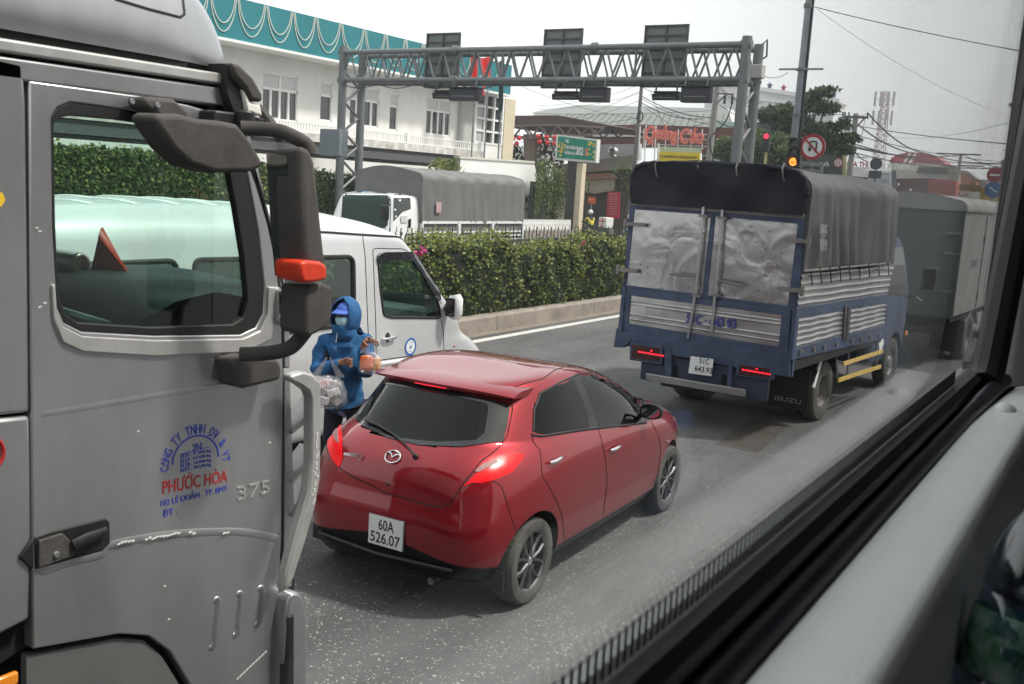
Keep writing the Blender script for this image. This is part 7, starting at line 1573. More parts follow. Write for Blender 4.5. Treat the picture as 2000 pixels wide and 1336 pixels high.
def rider(name, label, px, Y, shirt, head, box=None, rz=0, grp=None):
    p = GY(px[0], px[1], Y); p.z = 0; t = thing('person', label, 'person', (p.x, p.y, .0), rz)
    skinmesh('body', [((0, 0, .78), .14), ((0, -.06, 1.05), (.15, .10)), ((0, -.10, 1.26), (.15, .09)), ((0, -.13, 1.36), .05), ((0, -.16, 1.50), (.08, .09)), ((.18, -.10, 1.24), .05), ((.20, -.35, 1.08), .04), ((.22, -.55, 1.02), .032), ((-.18, -.10, 1.24), .05), ((-.20, -.35, 1.08), .04), ((-.22, -.55, 1.02), .032), ((.12, -.05, .76), .09), ((.16, -.42, .68), .07), ((.16, -.30, .28), .05), ((-.12, -.05, .76), .09), ((-.16, -.42, .68), .07), ((-.16, -.30, .28), .05)], [(0, 1), (1, 2), (2, 3), (3, 4), (2, 5), (5, 6), (6, 7), (2, 8), (8, 9), (9, 10), (0, 11), (11, 12), (12, 13), (0, 14), (14, 15), (15, 16)], m_trous, t, 0, 1)
    skinmesh('shirt', [((0, -.0, .80), .15), ((0, -.06, 1.05), (.17, .12)), ((0, -.10, 1.26), (.165, .105)), ((.19, -.10, 1.24), .065), ((.21, -.33, 1.09), .055), ((-.19, -.10, 1.24), .065), ((-.21, -.33, 1.09), .055)], [(0, 1), (1, 2), (2, 3), (3, 4), (2, 5), (5, 6)], shirt, t, 0, 1)
    obj('helmet', B().ball((0, -.15, 1.55), (.13, .15, .13), 8), head, t, smooth=180); return p
m_ysh = mat('yellow_shirt', (.72, .60, .06), .8); m_gsh = mat('grey_shirt', (.32, .33, .35), .8); m_hel = mat('white_helmet', (.72, .72, .70), .3, coat=.5)
def bike(p, rz, label):
    t = thing('motorbike', label, 'motorbike', p, rz); m_bk = mat('motorbike_black', (.02, .02, .022), .35)
    for y in (.62, -.66): 
        w = B(); w.lathe([(.30, -.04), (.30, .04), (.23, .05), (.23, -.05)], o=(0, y, .30), ax='x', n=24, close=True); wo = obj('wheel', w, m_tyre, t); h = B(); h.lathe([(0, -.03), (.23, -.01), (.23, .01), (0, .03)], o=(0, y, .30), ax='x', n=12); obj('rim', h, m_steel, wo)
    b = B(); b.path([(0, .62, .30), (0, .25, .62), (0, -.15, .45), (0, -.45, .62), (0, -.66, .95)], [.05, .12, .13, .08, .05], 8); b.path([(0, -.66, .30), (0, -.62, .6), (0, -.58, .98)], .035, 6); b.box((0, .20, .74), (.22, .75, .09)); obj('frame', b, m_bk, t, bevel=.01); obj('handlebar', B().path([(-.30, -.50, 1.02), (0, -.55, 1.0), (.30, -.50, 1.02)], .018, 6), m_bk, t); obj('headlamp', B().ball((0, -.68, .88), (.09, .07, .08), 6), m_lampc, t); return t
p = rider('', 'motorcyclist in a yellow shirt and pale helmet waiting by the shop', (1155, 440), 46.5, m_ysh, m_hel, rz=-2.0); bike(p, -2.0, 'black motorbike under the yellow-shirted rider'); 
bx = thing('delivery_box', 'white delivery box with red ribbon marks behind the yellow-shirted rider', 'box', p+Vector((.72, .22, 1.02)), -.4); obj('box', B().box((0, 0, .05), (.58, .5, .52)), m_wfr, bx, bevel=.02); b = B(); b.box((0, -.255, .05), (.06, .01, .52)); b.box((0, -.256, .12), (.58, .01, .05)); obj('ribbon', b, rl, bx)
p = rider('', 'motorcyclist in grey with a white helmet beside the blue truck', (1226, 440), 44.0, m_gsh, m_hel, rz=2.9); bike(p, 2.9, 'motorbike of the grey-clad rider, half hidden by the blue truck')
def dracaena(label, Y, px, hs, seed):
    p = GY(px, 440, Y); p.z = 0; t = thing('dracaena', label, 'plant', p); r = random.Random(seed); tb_ = B(); lf = B()
    for (dx, top_px) in hs:
        z = GY(px+dx, top_px, Y).z; x = dx/34; tb_.path([(x*.4, 0, 0), (x*.8, 0, z*.6), (x, 0, z)], [.05, .04, .03], 6)
        for i in range(26):
            a = r.uniform(0, 6.28); e = r.uniform(-.5, 1.2); L_ = r.uniform(.35, .62); d = Vector((math.cos(a)*math.cos(e), math.sin(a)*math.cos(e), math.sin(e))); c = Vector((x, 0, z)); s_ = d.cross(Vector((0, 0, 1))).normalized()*.03; m1_ = c+d*L_*.55; m2_ = c+d*L_+Vector((0, 0, -.22*math.cos(e))); lf.add([c-s_*.5, c+s_*.5, m1_+s_, m1_-s_, m2_], [(0, 1, 2, 3), (3, 2, 4)], r.choice((0, 1, 1)))
    obj('stems', tb_, MATS['bark'], t); obj('leaves', lf, m_lf[:2], t, smooth=0)
dracaena('slim dracaena with drooping leaves right of the board pillar', 49.0, 1140, ((-4, 350), (5, 362), (-6, 378)), 3); dracaena('tall dense dracaena clump above the red notice', 50.5, 1205, ((-12, 338), (2, 332), (14, 345), (22, 335), (8, 362), (-4, 372), (24, 366)), 5); dracaena('dracaena growing between the canopy pillar and the board', 50.0, 1098, ((-4, 348), (5, 356)), 9)
t = thing('planter_wall', 'low dark planter wall at the foot of the board pillar', 'wall', (0, 48, 0)); yp([(1122, 437), (1187, 441), (1187, 520), (1122, 520)], 48, mat('planter_dark', (.09, .085, .08), .9, var=.2), 'wall', t, .4, o0=Vector((0, 48, 0)))
t = thing('gate_panel', 'pale stone gate panel left of the board pillar', 'wall', (0, 48.5, 0)); yp([(1078, 392), (1107, 391), (1105, 440), (1078, 440)], 48.5, mat('pale_stone', (.50, .49, .46), .8, vs=8, col2=(.62, .61, .58)), 'panel', t, .2, o0=Vector((0, 48.5, 0)))

# ------------------------------------------------------------------ far right: poles, signals, trees, shops beyond the junction
def pole(name, label, cat, px0, px1, X=None, Y=None, r0=.14, r1=.09, m=None, group=None):
    a = GX(px0[0], px0[1], X) if X is not None else GY(px0[0], px0[1], Y); c = (GY(px1[0], px1[1], a.y))
    t = thing(name, label, cat, (a.x, a.y, 0), 0, group); top_ = Vector((c.x-a.x, 0, c.z))
    base = Vector((0, 0, 0)); obj('pole', B().tube(base, top_, r0, r1, 12), m or m_gan, t); return t, Vector((a.x, a.y, 0)), top_
m_cpole = mat('concrete_pole', (.22, .21, .20), .85, vs=3, col2=(.30, .29, .27)); m_dpole = mat('dark_pole', (.10, .10, .10), .7, vs=3, col2=(.15, .14, .135))
# main mast with signal and no-U-turn sign
MX = -10.75; a = GX(1548, 318, MX); c = GY(1588, 0, a.y); ml = thing('signal_mast', 'tall grey street mast with cross bar standing on the median', 'mast', (a.x, a.y, 0)); kx = (c.x-a.x)/(c.z-a.z)
def ML(z, dx=0, dy=0): return Vector((kx*(z-a.z)*0+dx, dy, z))
m_mast = mat('mast_steel', (.20, .23, .25), .45, .5, vs=2, col2=(.28, .31, .33)); obj('pole', B().tube((0, 0, 0), (0, 0, 11.2), .17, .12, 14), m_mast, ml); obj('duct', B().path([(.19, -.05, .2), (.17, -.05, 6), (.14, -.03, 11)], .045, 8), m_black, ml)
zb_ = GY(1573, 136, a.y).z; w_ = (GY(1617, 136, a.y).x-GY(1530, 136, a.y).x)/2; obj('cross_bar', B().tube((-w_, -.15, zb_), (w_, -.15, zb_), .035, n=6), m_mast, ml); obj('collar', B().lathe([(.15, zb_-.05), (.2, zb_-.05), (.2, zb_+.05), (.15, zb_+.05)], n=14).lathe([(.14, zb_-1.6), (.19, zb_-1.6), (.19, zb_-1.5), (.14, zb_-1.5)], n=14).lathe([(.12, 9.3), (.17, 9.3), (.17, 9.45), (.12, 9.45)], n=14), m_gan, ml)
yT = a.y-.35; A, C = GY(1540, 268, yT), GY(1563, 328, yT); tl = thing('traffic_light', 'vertical three-lamp traffic light showing amber at the bottom, on the mast', 'traffic light', ((A.x+C.x)/2, yT, (A.z+C.z)/2)); h = A.z-C.z; w = (C.x-A.x)*.88
obj('housing', B().box((0, .08, 0), (w, .22, h)), m_black, tl, bevel=.03); k3 = h/3
m_off = mat('unlit_lens', (.05, .055, .06), .25, coat=.4); m_amb = mat('lit_amber', (.9, .25, .03), .4, emis=(1, .20, .025, 3.2))
for i in (1, 0, -1):
    z = i*k3*.93; ln = obj('lens', B().lathe([(0, -.06), (k3*.38, -.05), (k3*.40, -.02)], o=(0, 0, z), ax='y', n=24), m_off if i > -1 else m_amb, tl); q_ = [(k3*.44*math.cos(t), -.04, z+k3*.44*math.sin(t)) for t in [PI*(-.1+1.2*j/14) for j in range(15)]]
    obj('visor', B().grid([q_, [(x, -.20, z_) for x, _, z_ in q_]]), m_gasket, tl)
obj('amber_figure', B().box((0, -.07, -k3*.93), (k3*.5, .01, .03)).box((0, -.07, -k3*.93-.05), (k3*.3, .01, .03)), mat('dark_amber', (.25, .05, .01), .6), tl)
m_sred = mat('sign_red', (.36, .015, .03), .5); m_sgrey = mat('sign_pale', (.74, .76, .76), .5); m_sb = mat('sign_black', (.012, .012, .012), .5)
c = GY(1587, 287, yT); rr_ = 25*(c-CO).dot(FW)/1960; ns = thing('road_sign', 'round red-ringed no U-turn sign beside the traffic light', 'road sign', c); obj('disc', B().lathe([(0, -.01), (rr_, -.01), (rr_, .01), (0, .01)], ax='y', n=40), m_sgrey, ns); obj('ring', B().lathe([(rr_*.76, -.02), (rr_, -.02), (rr_, -.008), (rr_*.76, -.008)], ax='y', n=40, close=True), m_sred, ns)
k_ = rr_; b = B(); b.path([(.30*k_, -.018, -.42*k_), (.30*k_, -.018, .30*k_), (.26*k_, -.018, .42*k_), (-.14*k_, -.018, .42*k_), (-.20*k_, -.018, .30*k_), (-.20*k_, -.018, -.15*k_)], .075*k_, 4); b.add([(-.38*k_, -.022, -.12*k_), (-.02*k_, -.022, -.12*k_), (-.20*k_, -.022, -.42*k_)], [(0, 1, 2)]); obj('arrow', b, m_sb, ns, smooth=0); b = B(); b.path([(-.55*k_, -.03, .55*k_), (.55*k_, -.03, -.55*k_)], .085*k_, 4); obj('slash', b, m_sred, ns, smooth=0)
obj('bracket', B().tube((-rr_-.3, .12, 0), (rr_*.4, .05, 0), .03).tube((0, .05, rr_*.5), (0, .05, -1.6), .035), m_gan, ns)
t = thing('time_plate', 'grey supplementary plate reading 6:00 to 8:00 under the round sign', 'road sign', GY(1586, 330, yT)); P = [(1564, 314), (1608, 319), (1606, 348), (1562, 344)]; o0 = Vector(t.location); yp(P, yT, mat('plate_grey', (.21, .22, .22), .6), 'plate', t, .03, o0=o0); s4 = 1960/((o0-CO).dot(FW)); ytext('6:00 ÷ 8:00', m_sb, 1585, 327, 35/s4, 6.5/s4, yT, t, o0, off=.01, bold=.02); ytext('16:00 ÷ 20:00', m_sb, 1585, 340, 37/s4, 6/s4, yT, t, o0, off=.01, bold=.02)
# small red signal in the trees
c = GY(1498, 267, 52.0); t = thing('traffic_light', 'small traffic light showing red in front of the trees, beyond the gantry', 'traffic light', (c.x, 52, 0)); obj('post', B().tube((0, .1, 0), (0, .1, c.z-.3), .07, n=8), mat('yellow_post', (.40, .36, .14), .6), t); obj('housing', B().box((0, 0, c.z-.28), (.34, .25, 1.0)), m_black, t, bevel=.03); obj('lens', B().lathe([(0, -.16), (.12, -.15), (.13, -.12)], o=(0, 0, c.z+.02), ax='y', n=16), mat('lit_red', (.8, .02, .03), .4, emis=(1, .02, .05, 2.5)), t)
# utility poles
t, A_, T_ = pole('utility_pole', 'slim dark utility pole above the left end of the blue truck', 'utility pole', (1238, 310), (1254, 160), Y=54, r0=.13, r1=.10, m=m_dpole, group='utility poles'); obj('coil', B().path([(T_.x*.55+.15+.18*math.cos(u), -.1, T_.z*.78+.28*math.sin(u)) for u in [i*PI/8 for i in range(17)]], .04, 5), m_black, t); P1_ = A_+T_
t, A_, T_ = pole('utility_pole', 'thick concrete utility pole with side arm before the white star building', 'utility pole', (1382, 300), (1402, 158), Y=56, r0=.20, r1=.16, m=m_cpole, group='utility poles'); obj('side_arm', B().tube((T_.x, -.1, T_.z-.7), (T_.x+1.05, -.1, T_.z-.75), .05).tube((T_.x, -.1, T_.z-1.4), (T_.x+.6, -.1, T_.z-.75), .04), m_dpole, t)
b = B()
for x in (.55, 1.0): b.lathe([(.05, 0), (.09, -.1), (.05, -.15), (.09, -.25), (.05, -.3), (.09, -.4), (.04, -.5)], o=(T_.x+x, -.1, T_.z-.8), n=8)
obj('insulators', b, m_black, t); obj('drop_cable', B().path(cr([(T_.x+1.0, -.1, T_.z-1.3), (T_.x+.8, -.2, T_.z-2.2), (T_.x+.3, -.2, T_.z-2.8), (T_.x-.1, -.2, T_.z-3.4), (T_.x+.5, -.2, T_.z-5)], 5), .04, 5), m_black, t); P2_ = A_+T_
t, A_, T_ = pole('utility_pole', 'utility pole with a T cross arm behind the blue truck canvas', 'utility pole', (1660, 340), (1672, 222), Y=72, r0=.24, r1=.17, m=m_cpole, group='utility poles'); wq = (GY(1698, 226, 72).x-GY(1646, 226, 72).x)/2; b = B().box((T_.x, -.1, T_.z-.25), (2*wq, .16, .16)); b.tube((T_.x-.7*wq, -.1, T_.z-.3), (T_.x, 0, T_.z-1.1), .05).tube((T_.x+.7*wq, -.1, T_.z-.3), (T_.x, 0, T_.z-1.1), .05); obj('cross_arm', b, m_dpole, t)
b = B()
for x in (-.95, -.5, .9, -.8): b.tube((T_.x+x*wq, -.1, T_.z-.18), (T_.x+x*wq, -.1, T_.z+.1), .05, n=6)
obj('insulators', b, m_black, t); P3_ = A_+T_
t, A_, T_ = pole('utility_pole', 'far pole rising by the red container', 'utility pole', (1866, 375), (1877, 300), Y=90, r0=.18, r1=.13, m=m_cpole, group='utility poles'); obj('cross_arm', B().box((T_.x-.2, 0, T_.z-.05), (3.4, .12, .12)).box((T_.x+.9, 0, T_.z-.95), (1.9, .1, .1)), m_dpole, t); P4_ = A_+T_
t, A_, T_ = pole('utility_pole', 'short pole behind the no-entry sign', 'utility pole', (1957, 372), (1960, 312), Y=92, r0=.17, r1=.14, m=m_cpole, group='utility poles'); P5_ = A_+T_
XR = -5.6; a = GX(1966, 380, XR); rp = thing('utility_pole', 'big leaning dark pole with lamp and transformer at the right edge', 'utility pole', (a.x, a.y, 0), 0, 'utility poles'); c = GY(2001, 95, a.y); lean = (c.x-a.x)/(c.z-a.z)
def RL(z, dx=0, dy=0): return Vector((lean*(z-a.z)*.6+dx, dy, z))
obj('pole', B().tube(RL(0), RL(10.5), .19, .12, 12), m_dpole, rp); z_ = GY(1985, 212, a.y).z; obj('lamp_arm', B().path([RL(z_, 0), RL(z_+.12, -.14), RL(z_+.18, -.22)], .025, 6), m_dpole, rp); obj('lamp', B().ball(RL(z_+.16, -.30), (.10, .12, .10), 8), m_gan, rp)
z2_ = GY(1968, 325, a.y).z; obj('transformer', B().box(RL(z2_, -.18, -.1), (.34, .3, .42)).box(RL(GY(1985, 245, a.y).z, 0, 0), (.36, .34, .16)), m_dpole, rp, bevel=.03); obj('cable_bundle', B().path([RL(z2_+.2, .12), RL(z2_+.8, -.16), RL(z2_+1.4, -.1), RL(z2_+2.2, .0)], .05, 6), m_black, rp); obj('box', B().box(RL(z2_+.72, -.14, -.05), (.42, .05, .04)), m_dpole, rp); PR_ = Vector((a.x, a.y, 0))
# wires
wires = thing('overhead_wires', 'thin dark overhead wires crossing the sky between the poles', 'wires', (0, 60, 0)); wires['kind'] = 'stuff'; b = B()
def wire(p, q, Y0, Y1, sag=0, r=.02):
    A, C = GY(p[0], p[1], Y0), GY(q[0], q[1], Y1); P = []
    for i in range(13): t = i/12; P.append(A.lerp(C, t)+Vector((0, -60, -sag*4*t*(1-t))))
    b.path(P, r, 4, cap=False)
wire((1592, 14), (2100, 118), a.y-9, 38, .1, .022); wire((1596, 18), (1985, 232), 36, 46, .35, .006)
for (p, q, Y0, Y1, sg, r_) in (((1500, 222), (1646, 223), 60, 72, .1, .03), ((1646, 223), (1696, 222), 72, 72, .15, .02), ((1697, 223), (1810, 300), 72, 90, .5, .05), ((1810, 300), (1960, 318), 90, 92, .3, .05), ((1672, 240), (1790, 300), 72, 90, .4, .05), ((1676, 246), (1980, 282), 72, 46, .1, .03),
        ((1560, 258), (1985, 320), 60, 92, .6, .035), ((1570, 268), (1985, 322), 60, 92, .9, .035), ((1640, 272), (1990, 330), 72, 92, .6, .05), ((1640, 280), (1880, 302), 72, 90, .5, .05), ((1665, 290), (1695, 315), 72, 90, .2, .05), ((1675, 265), (1965, 316), 72, 92, .3, .03), ((1720, 262), (1980, 237), 90, 46, .5, .012), ((1880, 302), (1990, 335), 90, 92, .2, .04),
        ((1050, 206), (1250, 165), 50, 54, .3, .012), ((1050, 214), (1250, 182), 50, 54, .2, .012), ((1000, 160), (1250, 232), 47, 54, .3, .012), ((1046, 222), (1390, 216), 54, 56, .1, .018), ((1110, 236), (1250, 178), 54, 54, .1, .012), ((1110, 240), (1250, 196), 54, 54, .1, .012), ((1250, 186), (1395, 230), 54, 56, .3, .03), ((1252, 192), (1390, 244), 54, 56, .2, .02), ((1252, 200), (1372, 232), 54, 56, .3, .03),
        ((1254, 205), (1330, 252), 54, 56, .1, .015), ((1270, 180), (1300, 252), 54, 56, 0, .012), ((1402, 172), (1500, 215), 56, 60, .3, .02), ((1402, 166), (1490, 200), 56, 60, .4, .02), ((1405, 205), (1600, 265), 56, 62, .5, .02), ((1395, 232), (1450, 248), 56, 60, .2, .03), ((1485, 145), (1540, 141), 31, 36, .15, .012), ((1385, 238), (1250, 246), 56, 54, .3, .02), ((1254, 170), (1400, 176), 54, 56, .5, .02),
        ((1250, 235), (1180, 262), 54, 58, .2, .02), ((1160, 240), (1250, 228), 58, 54, .1, .015), ((1672, 228), (1660, 262), 72, 72, -.4, .02), ((1690, 230), (1680, 262), 72, 72, .6, .02)): wire(p, q, Y0, Y1, sg, r_)
obj('wires', b, m_black, wires, smooth=0)
# white building with stars, green cladding
Yg = 100.0; o0 = GY(1520, 440, Yg); o0.z = 0; sb_ = thing('star_building', 'large white building with coloured star lamps along its parapet', 'building', o0); m_wb = mat('bright_white_wall', (.80, .80, .80), .7, var=.03)
yp([(1385, 165), (1440, 170), (1637, 200), (1632, 212), (1612, 215), (1606, 320), (1385, 320)], Yg, m_wb, 'wall', sb_, 3, o0=o0); yp([(1380, 158), (1440, 163), (1640, 193), (1639, 200), (1440, 171), (1380, 166)], Yg-.6, m_wb, 'cornice', sb_, 3.6, o0=o0)
yp([(1385, 182), (1440, 185), (1640, 212), (1640, 216), (1440, 190), (1385, 187)], Yg-.4, m_wb, 'string_course', sb_, 3, o0=o0)
for P in ([(1413, 192), (1444, 194), (1444, 234), (1409, 230)], [(1592, 218), (1606, 219), (1601, 262), (1588, 262)], [(1612, 222), (1620, 223), (1616, 262), (1610, 262)]): yp(P, Yg-.1, mat('recess_white', (.62, .64, .65), .8), 'wall_recess', sb_, .1, o0=o0)
yp([(1376, 184), (1392, 184), (1392, 240), (1376, 240)], Yg-1, mat('pale_grey_wall', (.55, .57, .58), .8), 'side_wall', sb_, 1, o0=o0)
t = thing('green_shed', 'pale green corrugated shed wall with dark roof under the star building', 'building', GY(1420, 440, 90)*1.0); o1 = Vector(t.location); yp([(1392, 234), (1444, 240), (1444, 320), (1392, 320)], 90, mat('pale_green_sheet', (.36, .47, .42), .7, var=.05), 'wall', t, 1, o0=o1); yp([(1440, 238), (1560, 240), (1560, 290), (1440, 290)], 90.5, mat('dark_green_roof', (.045, .075, .07), .8), 'roof', t, 1, o0=o1)
for i, (x, y) in enumerate(((1503, 167), (1530, 171), (1584, 179), (1628, 185))):
    p = GY(x, y, Yg-.4); red = i in (1, 2); t = thing('star_lamp', ('red five-pointed star lamp on the white parapet, %s' % ('nearer the middle of the row' if i == 1 else 'just right of the tall mast')) if red else ('dark blue star lamp on the white parapet, %s' % ('leftmost of the row' if i == 0 else 'rightmost of the row')), 'star lamp', p, 0, 'star lamps on the parapet'); s5 = 7*(p-CO).dot(FW)/1960
    obj('star', plate([(math.sin(PI*k/5)*(s5 if k % 2 == 0 else s5*.42), math.cos(PI*k/5)*(s5 if k % 2 == 0 else s5*.42)) for k in range(10)], 0, lambda x, z: (x, 0, z), (0, -1, 0), .15), mat('star_red', (.42, .06, .06), .6) if red else mat('star_blue', (.04, .06, .12), .6), t, smooth=0); obj('stalk', B().tube((0, .08, -s5*.4), (0, .08, -s5*2), .05, n=5), m_dpole, t)
# trees
mat('bark', (.09, .07, .05), .9)
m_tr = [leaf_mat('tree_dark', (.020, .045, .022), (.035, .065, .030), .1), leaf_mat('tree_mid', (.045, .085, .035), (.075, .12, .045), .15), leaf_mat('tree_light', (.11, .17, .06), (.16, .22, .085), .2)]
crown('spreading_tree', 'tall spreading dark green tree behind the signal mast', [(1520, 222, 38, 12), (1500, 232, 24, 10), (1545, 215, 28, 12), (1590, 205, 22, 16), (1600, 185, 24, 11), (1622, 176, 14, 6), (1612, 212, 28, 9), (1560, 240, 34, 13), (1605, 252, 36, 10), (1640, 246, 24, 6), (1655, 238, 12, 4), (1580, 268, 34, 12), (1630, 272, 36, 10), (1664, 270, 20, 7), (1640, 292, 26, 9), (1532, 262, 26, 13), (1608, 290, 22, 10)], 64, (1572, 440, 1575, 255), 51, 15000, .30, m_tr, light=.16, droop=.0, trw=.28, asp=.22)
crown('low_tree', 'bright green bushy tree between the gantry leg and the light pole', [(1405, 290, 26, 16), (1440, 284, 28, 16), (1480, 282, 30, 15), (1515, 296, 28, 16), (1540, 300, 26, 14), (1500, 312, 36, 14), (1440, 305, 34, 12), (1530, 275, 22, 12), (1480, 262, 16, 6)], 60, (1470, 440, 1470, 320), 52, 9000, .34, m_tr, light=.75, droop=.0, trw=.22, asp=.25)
crown('edge_tree', 'dark tree crown at the right edge behind the leaning pole', [(1992, 300, 14, 16), (2005, 325, 18, 16), (1985, 322, 10, 10)], 60, (2005, 440, 2003, 345), 53, 2600, .30, m_tr, light=.1, trw=.2)
# cell tower
Yt = 150.0; o0 = GY(1706, 400, Yt); o0.z = 0; ct2 = thing('cell_tower', 'tall pale lattice cell tower with antennas, faint in the haze', 'tower', o0); m_ctw = mat('tower_red_white', (.62, .50, .50), .7); b = B(); zt = GY(1707, 180, Yt).z; n = 22; wb0 = 1.9; wt0 = .75
for i in range(n):
    z0 = zt*i/n; z1 = zt*(i+1)/n; a0 = wb0+(wt0-wb0)*i/n; a1 = wb0+(wt0-wb0)*(i+1)/n
    for sx_ in (-1, 1):
        b.tube((sx_*a0/2, -a0/2, z0), (sx_*a1/2, -a1/2, z1), .09, n=4); b.tube((sx_*a0/2, a0/2, z0), (sx_*a1/2, a1/2, z1), .09, n=4)
    b.tube((-a0/2, -a0/2, z0), (a1/2, -a1/2, z1), .085, n=4); b.tube((a0/2, -a0/2, z0), (-a1/2, -a1/2, z1), .085, n=4); b.tube((-a1/2, -a1/2, z1), (a1/2, -a1/2, z1), .085, n=4)
obj('lattice', b, m_ctw, ct2, smooth=0); b = B()
for zz in (zt-1.0, zt-3.6):
    for x in (-1.25, -.5, .5, 1.25): b.box((x, -.8, zz), (.28, .2, 2.0)); b.tube((x, -.8, zz), (0, 0, zz), .05, n=4)
obj('antennas', b, mat('antenna_grey', (.50, .50, .52), .6), ct2, smooth=0)
# dark green signboard
Yk = 78.0; o0 = GY(1600, 440, Yk); o0.z = 0; gb2 = thing('green_signboard', 'large dark green shop board with yellow frame and round red emblem', 'sign board', o0); s6 = 1960/((GY(1600, 320, Yk)-CO).dot(FW))
yp([(1500, 288), (1650, 297), (1650, 400), (1500, 400)], Yk, mat('board_dark_green', (.045, .058, .045), .7), 'board', gb2, .3, o0=o0); yp([(1500, 285), (1652, 293), (1652, 400), (1645, 400), (1646, 300), (1500, 290)], Yk-.05, mat('frame_olive', (.38, .38, .20), .7), 'board_frame', gb2, .3, o0=o0)
ytext('TRẠM TƯƠI SỐNG - TUỔI', m_white, 1575, 319, 88/s6, 12/s6, Yk, gb2, o0, off=.08, bold=.02); p = GY(1637, 318, Yk-.1)-o0; obj('emblem', B().lathe([(0, 0), (8.5/s6, 0), (8.5/s6, .05)], o=p, ax='y', n=24), mat('emblem_red', (.42, .08, .07), .6), gb2); obj('emblem_mark', B().lathe([(5.0/s6, -.03), (6.4/s6, -.03), (6.4/s6, 0), (5.0/s6, 0)], o=p, ax='y', n=20, close=True).box(p+Vector((0, -.03, 0)), (1.4/s6, .03, 9/s6)).box(p+Vector((0, -.03, 0)), (8/s6, .03, 1.4/s6)), m_white, gb2)
# garden restaurant frontage with roof letters
Yh = 96.0; o0 = GY(1730, 440, Yh); o0.z = 0; hv = thing('restaurant_block', 'pale restaurant block with raised roof letters and red-striped dome', 'building', o0); s7 = 1960/((GY(1730, 340, Yh)-CO).dot(FW)); m_bei = mat('beige_wall', (.50, .48, .43), .8, var=.06); m_red2 = mat('washed_red', (.40, .10, .11), .6); m_drf = mat('dome_red', (.40, .09, .12), .6)
yp([(1650, 326), (1737, 328), (1737, 400), (1650, 400)], Yh, m_wb, 'white_board_wall', hv, .4, o0=o0); yp([(1690, 335), (1741, 333), (1741, 400), (1738, 400), (1738, 338), (1690, 340)], Yh-.3, m_wb, 'billboard_frame', hv, .3, o0=o0); yp([(1742, 333), (1750, 333), (1750, 400), (1742, 400)], Yh-.3, mat('slate_blue', (.14, .16, .20), .7), 'billboard_side', hv, .3, o0=o0); yp([(1694, 341), (1737, 340), (1737, 400), (1694, 400)], Yh-.2, mat('faint_blue_board', (.58, .61, .64), .7), 'billboard', hv, .2, o0=o0)
yp([(1735, 322), (1862, 324), (1872, 330), (1872, 400), (1735, 400)], Yh+1, m_bei, 'wall', hv, 1, o0=o0); yp([(1790, 326), (1868, 328), (1868, 340), (1790, 338)], Yh+.8, mat('dim_openings', (.10, .10, .09), .8), 'openings', hv, .3, o0=o0); yp([(1835, 322), (1868, 324), (1868, 392), (1851, 392), (1851, 326)], Yh+.6, mat('olive_grey', (.24, .23, .19), .8), 'pier', hv, .4, o0=o0)
dm = [(1736, 320), (1741, 308), (1755, 301), (1775, 297), (1805, 298), (1825, 304), (1840, 313), (1846, 322)]; yp(dm, Yh+2, m_drf, 'dome', hv, 4, o0=o0); yp([(1737, 317), (1846, 321), (1846, 326), (1737, 323)], Yh+1.9, mat('dome_fascia', (.42, .36, .31), .8), 'dome_fascia', hv, 4, o0=o0)
for P in ([(1776, 297), (1781, 297), (1769, 317), (1764, 317)], [(1787, 298), (1792, 298), (1780, 318), (1774, 318)]): yp(P, Yh+1.9, m_wfr, 'dome_stripe', hv, .1, o0=o0)
ytext('HOA VIÊN - TIỆC', mat('slate_text', (.16, .17, .24), .7), 1690, 308, 52/s7, 7/s7, Yh, hv, o0, off=.1, bold=.02); ytext('HOA THI', m_red2, 1674, 321, 46/s7, 11/s7, Yh, hv, o0, off=.3, bold=.04); ytext('ÊN LÝ', m_wfr, 1722, 323, 40/s7, 10/s7, Yh, hv, o0, off=.3, bold=.03); ytext('A THIÊN LÝ', m_wfr, 1766, 325, 58/s7, 13/s7, Yh-1, hv, o0, off=.3, th=.1, bold=.04)
ytext('HOA VIÊN', mat('grey_text', (.25, .27, .30), .7), 1715, 352, 40/s7, 9/s7, Yh-.4, hv, o0, bold=.02); ytext('Hoa Viên', mat('grey_text', (.25, .27, .30), .7), 1819, 342, 26/s7, 7/s7, Yh+.7, hv, o0, bold=.04)
o0 = GY(1680, 440, 80); o0.z = 0; t = thing('pho_sign', 'small black sign with yellow PHỞ lettering over the blue truck canvas', 'sign board', o0); yp([(1668, 344), (1694, 347), (1693, 366), (1667, 365)], 80, m_ink, 'board', t, .2, o0=o0); s8 = 1960/((GY(1680, 352, 80)-CO).dot(FW)); ytext('PHỞ', mat('pho_yellow', (.65, .58, .12), .6), 1681, 354, 21/s8, 10/s8, 80, t, o0, bold=.03); obj('post', B().tube((0, .2, 0), (0, .2, GY(1680, 365, 80).z), .07), m_dpole, t)
# sign backs on one post
o0 = GY(1710, 440, 46); o0.z = 0; t = thing('road_sign', 'grey backs of a round and a square road sign on one post', 'road sign', o0); p = GY(1711, 320, 46)-o0; s9 = 1960/((GY(1711, 320, 46)-CO).dot(FW)); m_sbk = mat('sign_back_blue_grey', (.075, .08, .10), .6); obj('round_plate', B().lathe([(0, -.01), (11.5/s9, -.01), (11.5/s9, .02), (0, .02)], o=p, ax='y', n=28), m_sbk, t); p2 = GY(1709, 341, 46)-o0; obj('square_plate', B().box(p2, (24/s9, .03, 15/s9)), m_sbk, t); obj('post', B().tube((p2.x*.8, .05, 0), (p.x, .05, p.z), .035), m_sbk, t)
